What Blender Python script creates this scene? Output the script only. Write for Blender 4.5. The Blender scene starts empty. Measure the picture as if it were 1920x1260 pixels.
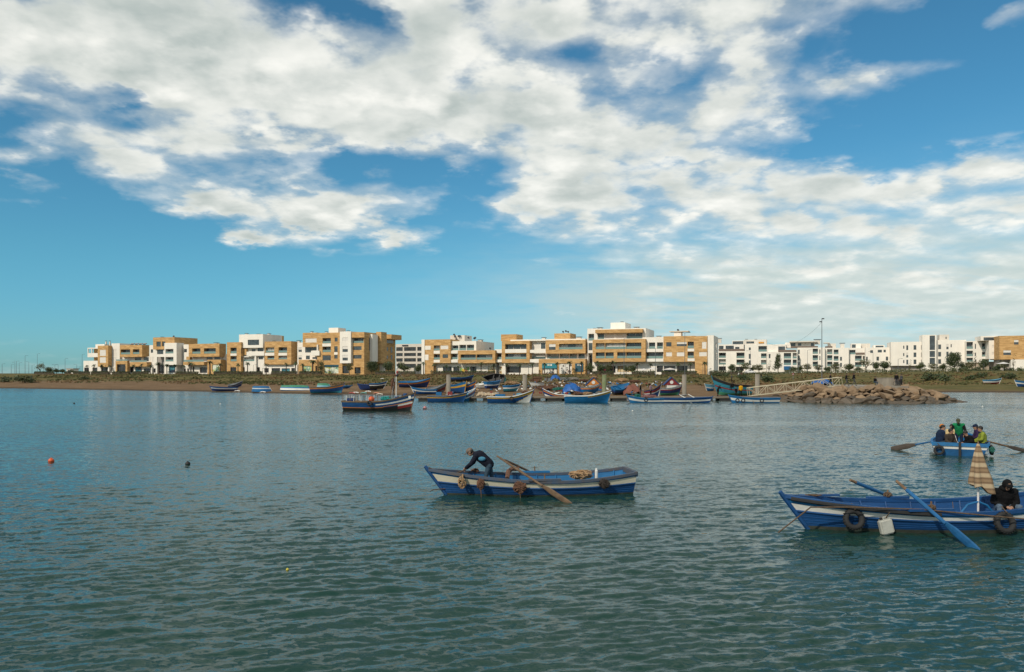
import bpy, bmesh, math, random
import numpy as np
from mathutils import Vector, Matrix, Euler

# ------------------------------------------------------------------ camera, sky, sun, exposure
F, HY, HC = 1440.0, 700.0, 3.75          # focal length and horizon row in photo pixels, eye height in metres
scene = bpy.context.scene
COL = scene.collection
cam_data = bpy.data.cameras.new('camera')
cam = bpy.data.objects.new('camera', cam_data)
COL.objects.link(cam)
cam.location = (0, 0, HC)
cam.rotation_euler = (math.radians(90), 0, 0)
cam_data.sensor_width = 36.0
cam_data.lens = 36.0 * F / 1920.0
cam_data.shift_y = (HY - 630.0) / 1920.0
cam_data.clip_start = 0.1
cam_data.clip_end = 20000
scene.camera = cam
scene.cycles.max_bounces = 6; scene.cycles.diffuse_bounces = 2; scene.cycles.glossy_bounces = 3; scene.cycles.transmission_bounces = 4
scene.cycles.sample_clamp_indirect = 4.0

vs = scene.view_settings
vs.view_transform = 'Standard'; vs.look = 'None'; vs.gamma = 1.0
vs.use_curve_mapping = False
vs.exposure = -0.12

SUN_AZ, SUN_EL = math.radians(-140), math.radians(38)
SUN_STRENGTH, SKY_STRENGTH = 3.5, 0.1

world = bpy.data.worlds.new('World'); scene.world = world
world.use_nodes = True
wt = world.node_tree; wt.nodes.clear()
def wn(kind, **kw):
    n = wt.nodes.new(kind)
    for k, v in kw.items():
        setattr(n, k, v)
    return n
def lk(a, b): wt.links.new(a, b)
def wmath(op, a, b=None, c=None, clamp=False):
    n = wn('ShaderNodeMath', operation=op); n.use_clamp = clamp
    for i, v in enumerate((a, b, c)):
        if v is None: continue
        if isinstance(v, (int, float)): n.inputs[i].default_value = v
        else: lk(v, n.inputs[i])
    return n.outputs[0]
def wvec(op, a, b=None, out=0):
    n = wn('ShaderNodeVectorMath', operation=op)
    for i, v in enumerate((a, b)):
        if v is None: continue
        if isinstance(v, (tuple, list)): n.inputs[i].default_value = v
        else: lk(v, n.inputs[i])
    return n.outputs[out]
def wmix(fac, a, b):
    n = wn('ShaderNodeMix', data_type='RGBA')
    for s, v in ((n.inputs[0], fac), (n.inputs[6], a), (n.inputs[7], b)):
        if isinstance(v, (int, float)): s.default_value = v
        elif isinstance(v, (tuple, list)): s.default_value = (*v, 1.0)
        else: lk(v, s)
    return n.outputs[2]
def wsmooth(v, lo, hi):
    n = wn('ShaderNodeMapRange', interpolation_type='SMOOTHSTEP')
    lk(v, n.inputs[0]); n.inputs[1].default_value = lo; n.inputs[2].default_value = hi
    return n.outputs[0]
def wnoise(vec, scale, detail, rough, dist=0.0):
    n = wn('ShaderNodeTexNoise'); lk(vec, n.inputs['Vector'])
    n.inputs['Scale'].default_value = scale; n.inputs['Detail'].default_value = detail
    n.inputs['Roughness'].default_value = rough; n.inputs['Distortion'].default_value = dist
    return n

sky = wn('ShaderNodeTexSky', sky_type='NISHITA')
sky.sun_disc = False
sky.sun_elevation = SUN_EL; sky.sun_rotation = SUN_AZ
sky.altitude = 0; sky.air_density = 1.0; sky.dust_density = 0.3; sky.ozone_density = 6.0
tint = wn('ShaderNodeMix', data_type='RGBA', blend_type='MULTIPLY')
tint.inputs[0].default_value = 1.0
lk(sky.outputs[0], tint.inputs[6]); tint.inputs[7].default_value = (0.46, 0.98, 1.02, 1)
tc = wn('ShaderNodeTexCoord')
dirn = wvec('NORMALIZE', tc.outputs['Generated'])
sep = wn('ShaderNodeSeparateXYZ'); lk(dirn, sep.inputs[0])
dx, dy, dz = sep.outputs
zc = wmath('MAXIMUM', dz, 0.0)
den = wmath('ADD', zc, 0.20)
cmb = wn('ShaderNodeCombineXYZ')
lk(wmath('DIVIDE', dx, den), cmb.inputs[0]); lk(wmath('DIVIDE', dy, den), cmb.inputs[1])
pcl = cmb.outputs[0]                                   # the flat cloud layer seen in perspective
az = wmath('ARCTAN2', dx, dy); el = wmath('ARCSINE', dz)
ae = wn('ShaderNodeCombineXYZ'); lk(az, ae.inputs[0]); lk(el, ae.inputs[1])
warp = wnoise(pcl, 4.0, 5, 0.62)
wv = wvec('MULTIPLY', wvec('SUBTRACT', warp.outputs['Color'], (0.5, 0.5, 0.5)), (0.12, 0.07, 0.0))
aew = wvec('ADD', ae.outputs[0], wv)

lk(wmix(wsmooth(el, 0.0, 0.16), (0.50, 0.97, 1.17), (0.58, 1.14, 1.08)), tint.inputs[7])
skycol = tint.outputs[2]

def cloud_bank(x, y, rx, ry, w):
    a = math.atan((x - 960) / F); e = math.atan((HY - y) / F * math.cos(a))
    sa = rx / F * math.cos(a) ** 2; se = ry / F * math.cos(a)
    d = wvec('MULTIPLY', wvec('SUBTRACT', aew, (a, e, 0)), (1 / sa, 1 / se, 0))
    d2 = wvec('DOT_PRODUCT', d, d, out=1)
    return wmath('MULTIPLY', wmath('POWER', 0.36788, d2), w)

BANKS = [  # where cloud lies and where blue shows, as directions in the sky
    (300, 70, 400, 130, 1.15), (620, 195, 330, 80, 1.15), (850, 205, 130, 70, .75), (760, 100, 110, 70, .45), (40, 90, 160, 110, .5),
    (260, 270, 190, 55, .7), (370, 340, 130, 40, .35), (30, 295, 60, 25, .55),
    (30, 220, 90, 40, -.8), (235, 188, 40, 16, -.8), (265, 245, 50, 14, -.55), (565, 5, 90, 26, -1.0), (700, 28, 60, 26, -.8),
    (880, 140, 45, 34, -.55), (1080, 105, 60, 20, -.5), (985, 165, 30, 14, -.4), (1210, 102, 50, 14, -.35),
    (780, 15, 120, 45, .7), (1000, 60, 100, 50, .7), (1280, 35, 300, 60, 1.0), (1130, 190, 150, 75, .7),
    (1440, 160, 120, 70, .65), (1640, 140, 150, 24, .95), (1290, 245, 160, 70, .7), (1490, 245, 50, 22, .35),
    (1760, 70, 230, 70, -1.1), (1800, 225, 260, 65, -1.0), (1600, 275, 150, 36, -.65), (1890, 30, 90, 30, 1.35),
    (1040, 375, 120, 75, .85), (1290, 360, 240, 60, .7), (1560, 350, 260, 45, .6), (1830, 310, 260, 36, .75), (1650, 420, 420, 60, .6), (1000, 280, 130, 70, .5),
    (1700, 540, 500, 60, .30), (1380, 500, 260, 30, .22), (1830, 370, 120, 12, -.3), (1250, 300, 90, 8, -.4), (1330, 450, 70, 14, -.4),
    (130, 440, 260, 80, -1.0), (690, 312, 210, 26, -.95), (860, 345, 90, 50, -.55), (880, 480, 110, 60, -.8), (350, 570, 640, 90, -1.3), (1010, 560, 160, 70, -.5),
    (385, 386, 75, 27, 1.3), (600, 402, 115, 34, 1.55), (465, 452, 52, 22, 1.5), (745, 437, 62, 16, .95), (560, 318, 60, 24, .45),
    (718, 325, 40, 22, .42), (830, 380, 40, 14, .4), (90, 506, 40, 7, 1.0), (285, 541, 30, 6, 1.1), (1062, 590, 20, 6, .5),
]
acc = None
for b in BANKS:
    v = cloud_bank(*b)
    acc = v if acc is None else wmath('ADD', acc, v)
# beyond the part of the sky in view the same broken cloud goes on
behind = wsmooth(wmath('ABSOLUTE', az), 0.66, 0.95)
high = wsmooth(el, 0.46, 0.62)
outside = wmath('MAXIMUM', behind, high)
big = wnoise(pcl, 1.3, 3, 0.5)
openc = wmath('MULTIPLY', wmath('SUBTRACT', big.outputs[0], 0.34), 3.2)
layout = wmath('ADD', wmath('MULTIPLY', acc, wmath('SUBTRACT', 1.0, outside)), wmath('MULTIPLY', openc, outside))

def fbm(vec): return wnoise(vec, 4.4, 9, 0.54, 0.10).outputs[0]
n1 = fbm(pcl)
n2 = fbm(wvec('ADD', pcl, (0.055, 0.045, 0.0)))
n3 = wnoise(pcl, 2.6, 5, 0.55).outputs[0]
def puff(vec):                                         # rounded billows
    n = wn('ShaderNodeTexVoronoi', feature='SMOOTH_F1', voronoi_dimensions='2D'); lk(vec, n.inputs['Vector'])
    n.inputs['Scale'].default_value = 5.2; n.inputs['Smoothness'].default_value = 0.35; n.inputs['Detail'].default_value = 1.0; n.inputs['Roughness'].default_value = 0.5
    return n.outputs['Distance']
pw = wvec('ADD', pcl, wvec('MULTIPLY', warp.outputs['Color'], (0.35, 0.35, 0.0)))
v1 = puff(pw)
cov = wmath('ADD', wmath('ADD', layout, -0.18), wmath('MULTIPLY', wmath('SUBTRACT', n1, 0.5), wmath('ADD', 1.2, wmath('MULTIPLY', wsmooth(el, 0.0, 0.2), 1.0))))
cov = wmath('ADD', cov, wmath('MULTIPLY', wmath('SUBTRACT', 0.42, v1), wmath('MULTIPLY', wsmooth(el, 0.03, 0.24), 0.95)))
low = wsmooth(el, -0.01, 0.01)
alpha = wmath('MULTIPLY', wmath('MAXIMUM', wsmooth(cov, -0.22, 0.62), wmath('MULTIPLY', wsmooth(cov, -0.62, 0.5), 0.55)), low)
lit = wsmooth(wmath('SUBTRACT', n1, n2), -0.17, 0.19)
thick = wsmooth(cov, 0.15, 1.0)
body = wmath('SUBTRACT', 1.0, wmath('MULTIPLY', thick, wsmooth(n3, 0.38, 0.62)))
shade = wmath('ADD', wmath('MULTIPLY', lit, 0.36), wmath('MULTIPLY', body, 0.40))
shade = wmath('ADD', shade, wmath('MULTIPLY', wsmooth(v1, 0.75, 0.1), 0.26))
cloudcol = wmix(shade, (4.6, 5.35, 5.1), (11.8, 11.6, 10.8))
# thin high veil, thickest low on the right
veil_n = wnoise(wvec('MULTIPLY', pcl, (1.0, 2.2, 1.0)), 1.9, 6, 0.6).outputs[0]
vb = wmath('ADD', cloud_bank(1800, 570, 800, 150, 1.25), cloud_bank(1250, 560, 300, 80, 0.5))
vb = wmath('ADD', vb, wmath('MULTIPLY', outside, 0.35))
veil = wmath('MULTIPLY', wmath('MULTIPLY', vb, wsmooth(veil_n, 0.12, 0.60)), low, clamp=True)
base = wmix(wmath('MULTIPLY', veil, 0.9), skycol, (6.2, 7.2, 6.85))
final = wmix(wmath('MULTIPLY', alpha, 0.95), base, cloudcol)
bg = wn('ShaderNodeBackground'); lk(final, bg.inputs[0]); bg.inputs[1].default_value = SKY_STRENGTH
wo = wn('ShaderNodeOutputWorld'); lk(bg.outputs[0], wo.inputs[0])
world.cycles.sampling_method = 'MANUAL'
world.cycles.sample_map_resolution = 512

sun_data = bpy.data.lights.new('sun', 'SUN')
sun = bpy.data.objects.new('sun', sun_data); COL.objects.link(sun)
sun_data.energy = SUN_STRENGTH; sun_data.angle = math.radians(0.6); sun_data.color = (1.0, 0.90, 0.75)
sv = Vector((math.sin(SUN_AZ) * math.cos(SUN_EL), math.cos(SUN_AZ) * math.cos(SUN_EL), math.sin(SUN_EL)))
sun.rotation_euler = (-sv).to_track_quat('-Z', 'Y').to_euler()
sun.location = sv * 300

# ------------------------------------------------------------------ helpers
R = random.Random(11)
rng = np.random.default_rng(5)
def smooth(a, b, x):
    t = np.clip((x - a) / (b - a), 0, 1); return t * t * (3 - 2 * t)
def at(x, y, Y):                      # photo direction at a chosen distance
    return Vector(((x - 960) / F * Y, Y, HC - (y - HY) / F * Y))
def on_z(x, y, z=0.0):                # photo direction meeting the level z
    Y = (HC - z) * F / (y - HY); return Vector(((x - 960) / F * Y, Y, z))

MATS = {}
def mat(name, col, rough=0.7, noise=0.0, nscale=6.0, bump=0.0, bscale=None, metal=0.0, spec=0.5, stretch=(1, 1, 1), col2=None, dirt=None):
    if name in MATS: return MATS[name]
    m = bpy.data.materials.new(name); m.use_nodes = True
    nt = m.node_tree; p = nt.nodes['Principled BSDF']
    p.inputs['Roughness'].default_value = rough; p.inputs['Metallic'].default_value = metal
    p.inputs['Specular IOR Level'].default_value = spec
    p.inputs['Base Color'].default_value = (*col, 1)
    if noise or bump or col2:
        tcn = nt.nodes.new('ShaderNodeTexCoord'); mp = nt.nodes.new('ShaderNodeMapping')
        mp.inputs['Scale'].default_value = stretch
        nt.links.new(tcn.outputs['Object'], mp.inputs[0])
        nz = nt.nodes.new('ShaderNodeTexNoise'); nt.links.new(mp.outputs[0], nz.inputs['Vector'])
        nz.inputs['Scale'].default_value = nscale; nz.inputs['Detail'].default_value = 6; nz.inputs['Roughness'].default_value = 0.62
        rp = nt.nodes.new('ShaderNodeValToRGB'); nt.links.new(nz.outputs[0], rp.inputs[0])
        rp.color_ramp.elements[0].position = 0.32; rp.color_ramp.elements[1].position = 0.68
        c2 = col2 if col2 else tuple(min(1, c * (1 + noise)) for c in col)
        c1 = col if col2 else tuple(c * (1 - noise) for c in col)
        rp.color_ramp.elements[0].color = (*c1, 1); rp.color_ramp.elements[1].color = (*c2, 1)
        nt.links.new(rp.outputs[0], p.inputs['Base Color'])
        if bump:
            b = nt.nodes.new('ShaderNodeBump'); b.inputs['Strength'].default_value = bump; b.inputs['Distance'].default_value = 0.05
            nz2 = nt.nodes.new('ShaderNodeTexNoise'); nt.links.new(mp.outputs[0], nz2.inputs['Vector'])
            nz2.inputs['Scale'].default_value = bscale or nscale * 2; nz2.inputs['Detail'].default_value = 4
            nt.links.new(nz2.outputs[0], b.inputs['Height']); nt.links.new(b.outputs[0], p.inputs['Normal'])
    MATS[name] = m
    return m

class MB:
    """collects shapes for one mesh"""
    def __init__(s): s.v = []; s.f = []; s.m = []
    def add(s, vs_, fs, mi=0):
        o = len(s.v); s.v.extend([tuple(v) for v in vs_])
        s.f.extend([tuple(i + o for i in f) for f in fs]); s.m.extend([mi] * len(fs)); return s
    def box(s, x0, x1, y0, y1, z0, z1, mi=0, M=None):
        vs_ = [Vector((x, y, z)) for z in (z0, z1) for y in (y0, y1) for x in (x0, x1)]
        if M is not None: vs_ = [M @ v for v in vs_]
        return s.add(vs_, [(0, 2, 3, 1), (4, 5, 7, 6), (0, 1, 5, 4), (2, 6, 7, 3), (0, 4, 6, 2), (1, 3, 7, 5)], mi)
    def tube(s, pts, rad, n=8, mi=0, cap=True, flat=None):
        pts = [Vector(p) for p in pts]; k = len(pts)
        if not isinstance(rad, (list, tuple)): rad = [rad] * k
        vs_ = []; prev = None
        for i, p in enumerate(pts):
            d = (pts[min(i + 1, k - 1)] - pts[max(i - 1, 0)])
            d = d.normalized() if d.length > 1e-9 else Vector((0, 0, 1))
            a = prev if prev is not None else (Vector((0, 0, 1)) if abs(d.z) < 0.9 else Vector((1, 0, 0)))
            e1 = (a - d * a.dot(d))
            if e1.length < 1e-6: e1 = d.orthogonal()
            e1.normalize(); e2 = d.cross(e1); prev = e1
            for j in range(n):
                t = 2 * math.pi * j / n
                fl = flat[i] if flat else (1, 1)
                vs_.append(p + (e1 * math.cos(t) * fl[0] + e2 * math.sin(t) * fl[1]) * rad[i])
        fs = [(i * n + j, i * n + (j + 1) % n, (i + 1) * n + (j + 1) % n, (i + 1) * n + j) for i in range(k - 1) for j in range(n)]
        if cap: fs += [tuple(range(n - 1, -1, -1)), tuple((k - 1) * n + j for j in range(n))]
        return s.add(vs_, fs, mi)
    def ball(s, c, r, nu=12, nv=8, mi=0, M=None, jit=0.0, rnd=None):
        if not isinstance(r, (tuple, list)): r = (r, r, r)
        vs_ = []; c = Vector(c)
        for i in range(nv + 1):
            ph = math.pi * i / nv
            for j in range(nu):
                th = 2 * math.pi * j / nu
                k = 1 + (rnd.uniform(-jit, jit) if rnd else 0)
                p = Vector((r[0] * math.sin(ph) * math.cos(th), r[1] * math.sin(ph) * math.sin(th), r[2] * math.cos(ph))) * k
                vs_.append((M @ p if M is not None else p) + c)
        fs = [(i * nu + j, (i + 1) * nu + j, (i + 1) * nu + (j + 1) % nu, i * nu + (j + 1) % nu) for i in range(nv) for j in range(nu)]
        return s.add(vs_, fs, mi)
    def lathe(s, prof, n=14, mi=0, M=None):
        vs_ = []
        for (r, z) in prof:
            for j in range(n):
                t = 2 * math.pi * j / n; p = Vector((r * math.cos(t), r * math.sin(t), z)); vs_.append(M @ p if M is not None else p)
        k = len(prof)
        fs = [(i * n + j, i * n + (j + 1) % n, (i + 1) * n + (j + 1) % n, (i + 1) * n + j) for i in range(k - 1) for j in range(n)]
        fs += [tuple(range(n - 1, -1, -1)), tuple((k - 1) * n + j for j in range(n))]
        return s.add(vs_, fs, mi)
    def torus(s, c, r0, r1, n=20, k=8, M=None, mi=0, flat=1.0):
        c = Vector(c); vs_ = []
        for i in range(n):
            a = 2 * math.pi * i / n
            for j in range(k):
                b = 2 * math.pi * j / k
                p = Vector(((r0 + r1 * math.cos(b)) * math.cos(a), (r0 + r1 * math.cos(b)) * math.sin(a), r1 * flat * math.sin(b)))
                vs_.append((M @ p if M is not None else p) + c)
        return s.add(vs_, [(i * k + j, ((i + 1) % n) * k + j, ((i + 1) % n) * k + (j + 1) % k, i * k + (j + 1) % k) for i in range(n) for j in range(k)], mi)
    def mesh(s, name, mats, smooth_=False):
        me = bpy.data.meshes.new(name); me.from_pydata(s.v, [], s.f)
        for m in (mats if isinstance(mats, (list, tuple)) else [mats]): me.materials.append(m)
        if any(s.m): me.polygons.foreach_set('material_index', s.m)
        if smooth_: me.polygons.foreach_set('use_smooth', [True] * len(s.f))
        me.update(); return me
    def build(s, name, mats, parent=None, smooth_=False, loc=None):
        return link(name, s.mesh(name, mats, smooth_), parent, loc)

def link(name, data, parent=None, loc=None, rot=None):
    o = bpy.data.objects.new(name, data); COL.objects.link(o)
    if parent is not None: o.parent = parent
    if loc is not None: o.location = loc
    if rot is not None: o.rotation_euler = rot
    return o
def tag(o, label=None, cat=None, group=None, kind=None):
    if label: o['label'] = label
    if cat: o['category'] = cat
    if group: o['group'] = group
    if kind: o['kind'] = kind
    return o
def thing(name, label, cat, loc=(0, 0, 0), rot=None, group=None):
    return tag(link(name, None, None, loc, rot), label, cat, group)
def copy_tree(o, parent=None):
    c = o.copy(); COL.objects.link(c); c.parent = parent
    for ch in list(o.children):
        copy_tree(ch, c)
    return c
ORD = ['first', 'second', 'third', 'fourth', 'fifth', 'sixth', 'seventh', 'eighth', 'ninth', 'tenth', 'eleventh', 'twelfth', 'thirteenth', 'fourteenth',
       'fifteenth', 'sixteenth', 'seventeenth', 'eighteenth', 'nineteenth', 'twentieth', 'twenty-first', 'twenty-second', 'twenty-third', 'twenty-fourth', 'twenty-fifth',
       'twenty-sixth', 'twenty-seventh', 'twenty-eighth', 'twenty-ninth', 'thirtieth', 'thirty-first', 'thirty-second', 'thirty-third', 'thirty-fourth', 'thirty-fifth', 'thirty-sixth']

def np_mesh(name, co, quads, mats, smooth_=False):
    me = bpy.data.meshes.new(name)
    me.vertices.add(len(co)); me.vertices.foreach_set('co', np.asarray(co, np.float32).ravel())
    quads = np.asarray(quads, np.int32); k = quads.shape[1]
    me.loops.add(quads.size); me.loops.foreach_set('vertex_index', quads.ravel())
    me.polygons.add(len(quads)); me.polygons.foreach_set('loop_start', np.arange(0, quads.size, k, dtype=np.int32))
    if smooth_: me.polygons.foreach_set('use_smooth', np.ones(len(quads), bool))
    for m in (mats if isinstance(mats, (list, tuple)) else [mats]): me.materials.append(m)
    me.update(calc_edges=True); me.validate(); return me
def grid_quads(nr, nc):
    i = np.arange(nr * nc).reshape(nr, nc)
    return np.stack([i[:-1, :-1], i[:-1, 1:], i[1:, 1:], i[1:, :-1]], -1).reshape(-1, 4)
def value_noise(x, y, seed=0):
    def h(ix, iy): 
        n = (ix * 374761393 + iy * 668265263 + seed * 1274126177) & 0x7fffffff
        n = ((n ^ (n >> 13)) * 1274126177) & 0x7fffffff
        return (n & 0xffff) / 65535.0
    ix = np.floor(x).astype(np.int64); iy = np.floor(y).astype(np.int64)
    fx = x - ix; fy = y - iy; fx = fx * fx * (3 - 2 * fx); fy = fy * fy * (3 - 2 * fy)
    return (h(ix, iy) * (1 - fx) + h(ix + 1, iy) * fx) * (1 - fy) + (h(ix, iy + 1) * (1 - fx) + h(ix + 1, iy + 1) * fx) * fy

# ------------------------------------------------------------------ water
def water_material():
    m = bpy.data.materials.new('sea_water'); m.use_nodes = True; nt = m.node_tree
    p = nt.nodes['Principled BSDF']
    p.inputs['Base Color'].default_value = (0.010, 0.040, 0.036, 1)
    p.inputs['Roughness'].default_value = 0.09; p.inputs['IOR'].default_value = 1.333; p.inputs['Specular Tint'].default_value = (0.82, 1.0, 0.93, 1)
    g = nt.nodes.new('ShaderNodeNewGeometry')
    def nz(scale, det, stretch, rough=0.6):
        mp = nt.nodes.new('ShaderNodeMapping'); mp.inputs['Scale'].default_value = stretch; mp.inputs['Rotation'].default_value = (0, 0, 0.25)
        nt.links.new(g.outputs['Position'], mp.inputs[0])
        n = nt.nodes.new('ShaderNodeTexNoise'); nt.links.new(mp.outputs[0], n.inputs['Vector'])
        n.inputs['Scale'].default_value = scale; n.inputs['Detail'].default_value = det; n.inputs['Roughness'].default_value = rough
        n.inputs['Distortion'].default_value = 0.4
        return n.outputs[0]
    def slopes(scale, det, stretch, k):
        n = nz(scale, det, stretch).node
        v = nt.nodes.new('ShaderNodeVectorMath'); v.operation = 'SUBTRACT'; nt.links.new(n.outputs['Color'], v.inputs[0]); v.inputs[1].default_value = (0.5, 0.5, 0.5)
        w = nt.nodes.new('ShaderNodeVectorMath'); w.operation = 'MULTIPLY'; nt.links.new(v.outputs[0], w.inputs[0]); w.inputs[1].default_value = k
        return w.outputs[0]
    def vadd(a, b):
        v = nt.nodes.new('ShaderNodeVectorMath'); v.operation = 'ADD'; nt.links.new(a, v.inputs[0]); nt.links.new(b, v.inputs[1]); return v.outputs[0]
    gust = nt.nodes.new('ShaderNodeMapRange'); nt.links.new(nz(0.05, 4, (0.45, 1.6, 1)), gust.inputs[0])     # calmer and ruffled patches
    gust.inputs[1].default_value = 0.35; gust.inputs[2].default_value = 0.65; gust.inputs[3].default_value = 0.62; gust.inputs[4].default_value = 1.25
    rip = vadd(slopes(2.2, 3, (0.75, 1.2, 1), (0.34, 0.50, 0)), slopes(9.0, 4, (0.65, 1.2, 1), (0.44, 0.70, 0)))
    sc_ = nt.nodes.new('ShaderNodeVectorMath'); sc_.operation = 'SCALE'; nt.links.new(rip, sc_.inputs[0]); nt.links.new(gust.outputs[0], sc_.inputs['Scale'])
    view_tilt = nt.nodes.new('ShaderNodeVectorMath'); view_tilt.operation = 'ADD'; nt.links.new(sc_.outputs[0], view_tilt.inputs[0]); view_tilt.inputs[1].default_value = (0.0, -0.04, 0.0)   # constant normal tilt towards the camera, added to lift reflections into the sky
    nrm = vadd(g.outputs['Normal'], view_tilt.outputs[0])
    nn = nt.nodes.new('ShaderNodeVectorMath'); nn.operation = 'NORMALIZE'; nt.links.new(nrm, nn.inputs[0])
    nt.links.new(nn.outputs[0], p.inputs['Normal'])
    # suspended silt makes the water body a little greener in broad patches
    rp = nt.nodes.new('ShaderNodeValToRGB'); nt.links.new(nz(0.02, 3, (0.5, 1, 1)), rp.inputs[0])
    rp.color_ramp.elements[0].color = (0.010, 0.037, 0.030, 1); rp.color_ramp.elements[1].color = (0.014, 0.046, 0.036, 1)
    nt.links.new(rp.outputs[0], p.inputs['Base Color'])
    return m
WATER = water_material()
def make_water():
    rows = [3.0]
    while rows[-1] < 340:
        Y = rows[-1]; rows.append(Y + max(0.04, Y * 0.0036, Y * Y * 0.00025))
    rows = np.array(rows); ks = np.linspace(-1.02, 1.02, 760)
    Yg, Kg = np.meshgrid(rows, ks, indexing='ij'); Xg = Kg * Yg
    Z = np.zeros_like(Xg)
    spx = Yg * (ks[1] - ks[0]); spy = np.gradient(rows)[:, None] * np.ones_like(Xg)
    sp = np.maximum(spx, spy)
    gust = 0.60 + 0.75 * value_noise(Xg * 0.11 + 7, Yg * 0.06 + 3, 4) * value_noise(Xg * 0.31, Yg * 0.2, 9) * 2.0
    r = np.random.default_rng(3)
    for i in range(64):
        lam = 0.16 * (1.0 / 0.16) ** (r.random() ** 1.1)
        th = math.radians(284) + r.normal(0, 0.30)
        k = 2 * math.pi / lam; amp = 0.0125 * lam ** 0.85 * r.uniform(0.6, 1.2)
        ph = (Xg * math.cos(th) + Yg * math.sin(th)) * k + r.uniform(0, 6.28) + 1.3 * value_noise(Xg / lam * 0.13 + i, Yg / lam * 0.13 - i, i)
        fade = np.clip((lam / sp - 1.6) / 2.5, 0, 1)
        s_ = np.sin(ph)
        Z += amp * fade * (s_ + 0.28 * np.cos(2 * ph))
    Z *= gust * 0.31
    co = np.stack([Xg, Yg, Z], -1).reshape(-1, 3); q = grid_quads(*Xg.shape)
    n0 = len(co); e = np.array([[-900, -400, 0], [900, -400, 0], [900, 3.0, 0], [-900, 3.0, 0],      # calm outer sheets
                                [-900, 340, 0], [-1.02 * 340, 340, 0], [-3.06, 3, 0], [-900, 3.02, 0], [900, 340, 0], [1.02 * 340, 340, 0], [3.06, 3, 0], [900, 3.02, 0]], float)
    q2 = np.array([[0, 1, 2, 3], [7, 6, 5, 4], [10, 11, 8, 9]]) + n0
    me = np_mesh('water', np.vstack([co, e]), np.vstack([q, q2]), WATER, True)
    tag(link('water', me), 'dark green choppy harbour water', 'water', kind='structure')
make_water()

# ------------------------------------------------------------------ ground
SHX = np.array([-3000, -400, -129, -92, -60, -34.6, -16, 0, 25, 40, 50, 60, 75, 100, 300, 3000], float)
SHY = np.array([330, 232, 193, 174, 154, 138, 129, 117, 115, 113, 118, 133, 151, 150, 152, 200], float)
YAW = math.radians(20); ROWY = 280.0
CA, SA = math.cos(YAW), math.sin(YAW)
def ground_z(X, Y, rough=True):
    X = np.asarray(X, float); Y = np.asarray(Y, float)
    sh = np.interp(X, SHX, SHY) + (2.5 * (value_noise(X * 0.09 + 50, Y * 0 + 3, 21) - 0.5) if rough else 0)
    d = Y - sh
    top = 3.25 + 0.9 * smooth(70, 150, X)
    z = np.where(d < 0, np.maximum(-2.0, d * 0.09), 0)
    low = 1.25 * (np.clip(d, 0, 25) / 25) ** 0.85
    w = smooth(25, np.clip(265 - 0.35 * X - sh, 60, 150), d)
    z = z + low + (top - 1.25) * w
    if rough:
        bump = (value_noise(X * 0.16, Y * 0.10, 2) - 0.5) * 0.55 + (value_noise(X * 0.5, Y * 0.33, 6) - 0.5) * 0.30
        z = z + bump * smooth(10, 45, d) * (1 - 0.75 * smooth(90, 140, d))
        z = z + (value_noise(X * 0.4, Y * 0.3, 12) - 0.5) * 0.14 * smooth(0, 8, d)
        # low dunes at the far left
        z = z + 0.9 * np.exp(-((Y - 215 + X * 0.2) / 16) ** 2) * smooth(-70, -110, X) * value_noise(X * 0.07, Y * 0.05, 31)
    return z
def gz(X, Y): return float(ground_z(np.array([X]), np.array([Y]))[0])

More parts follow.
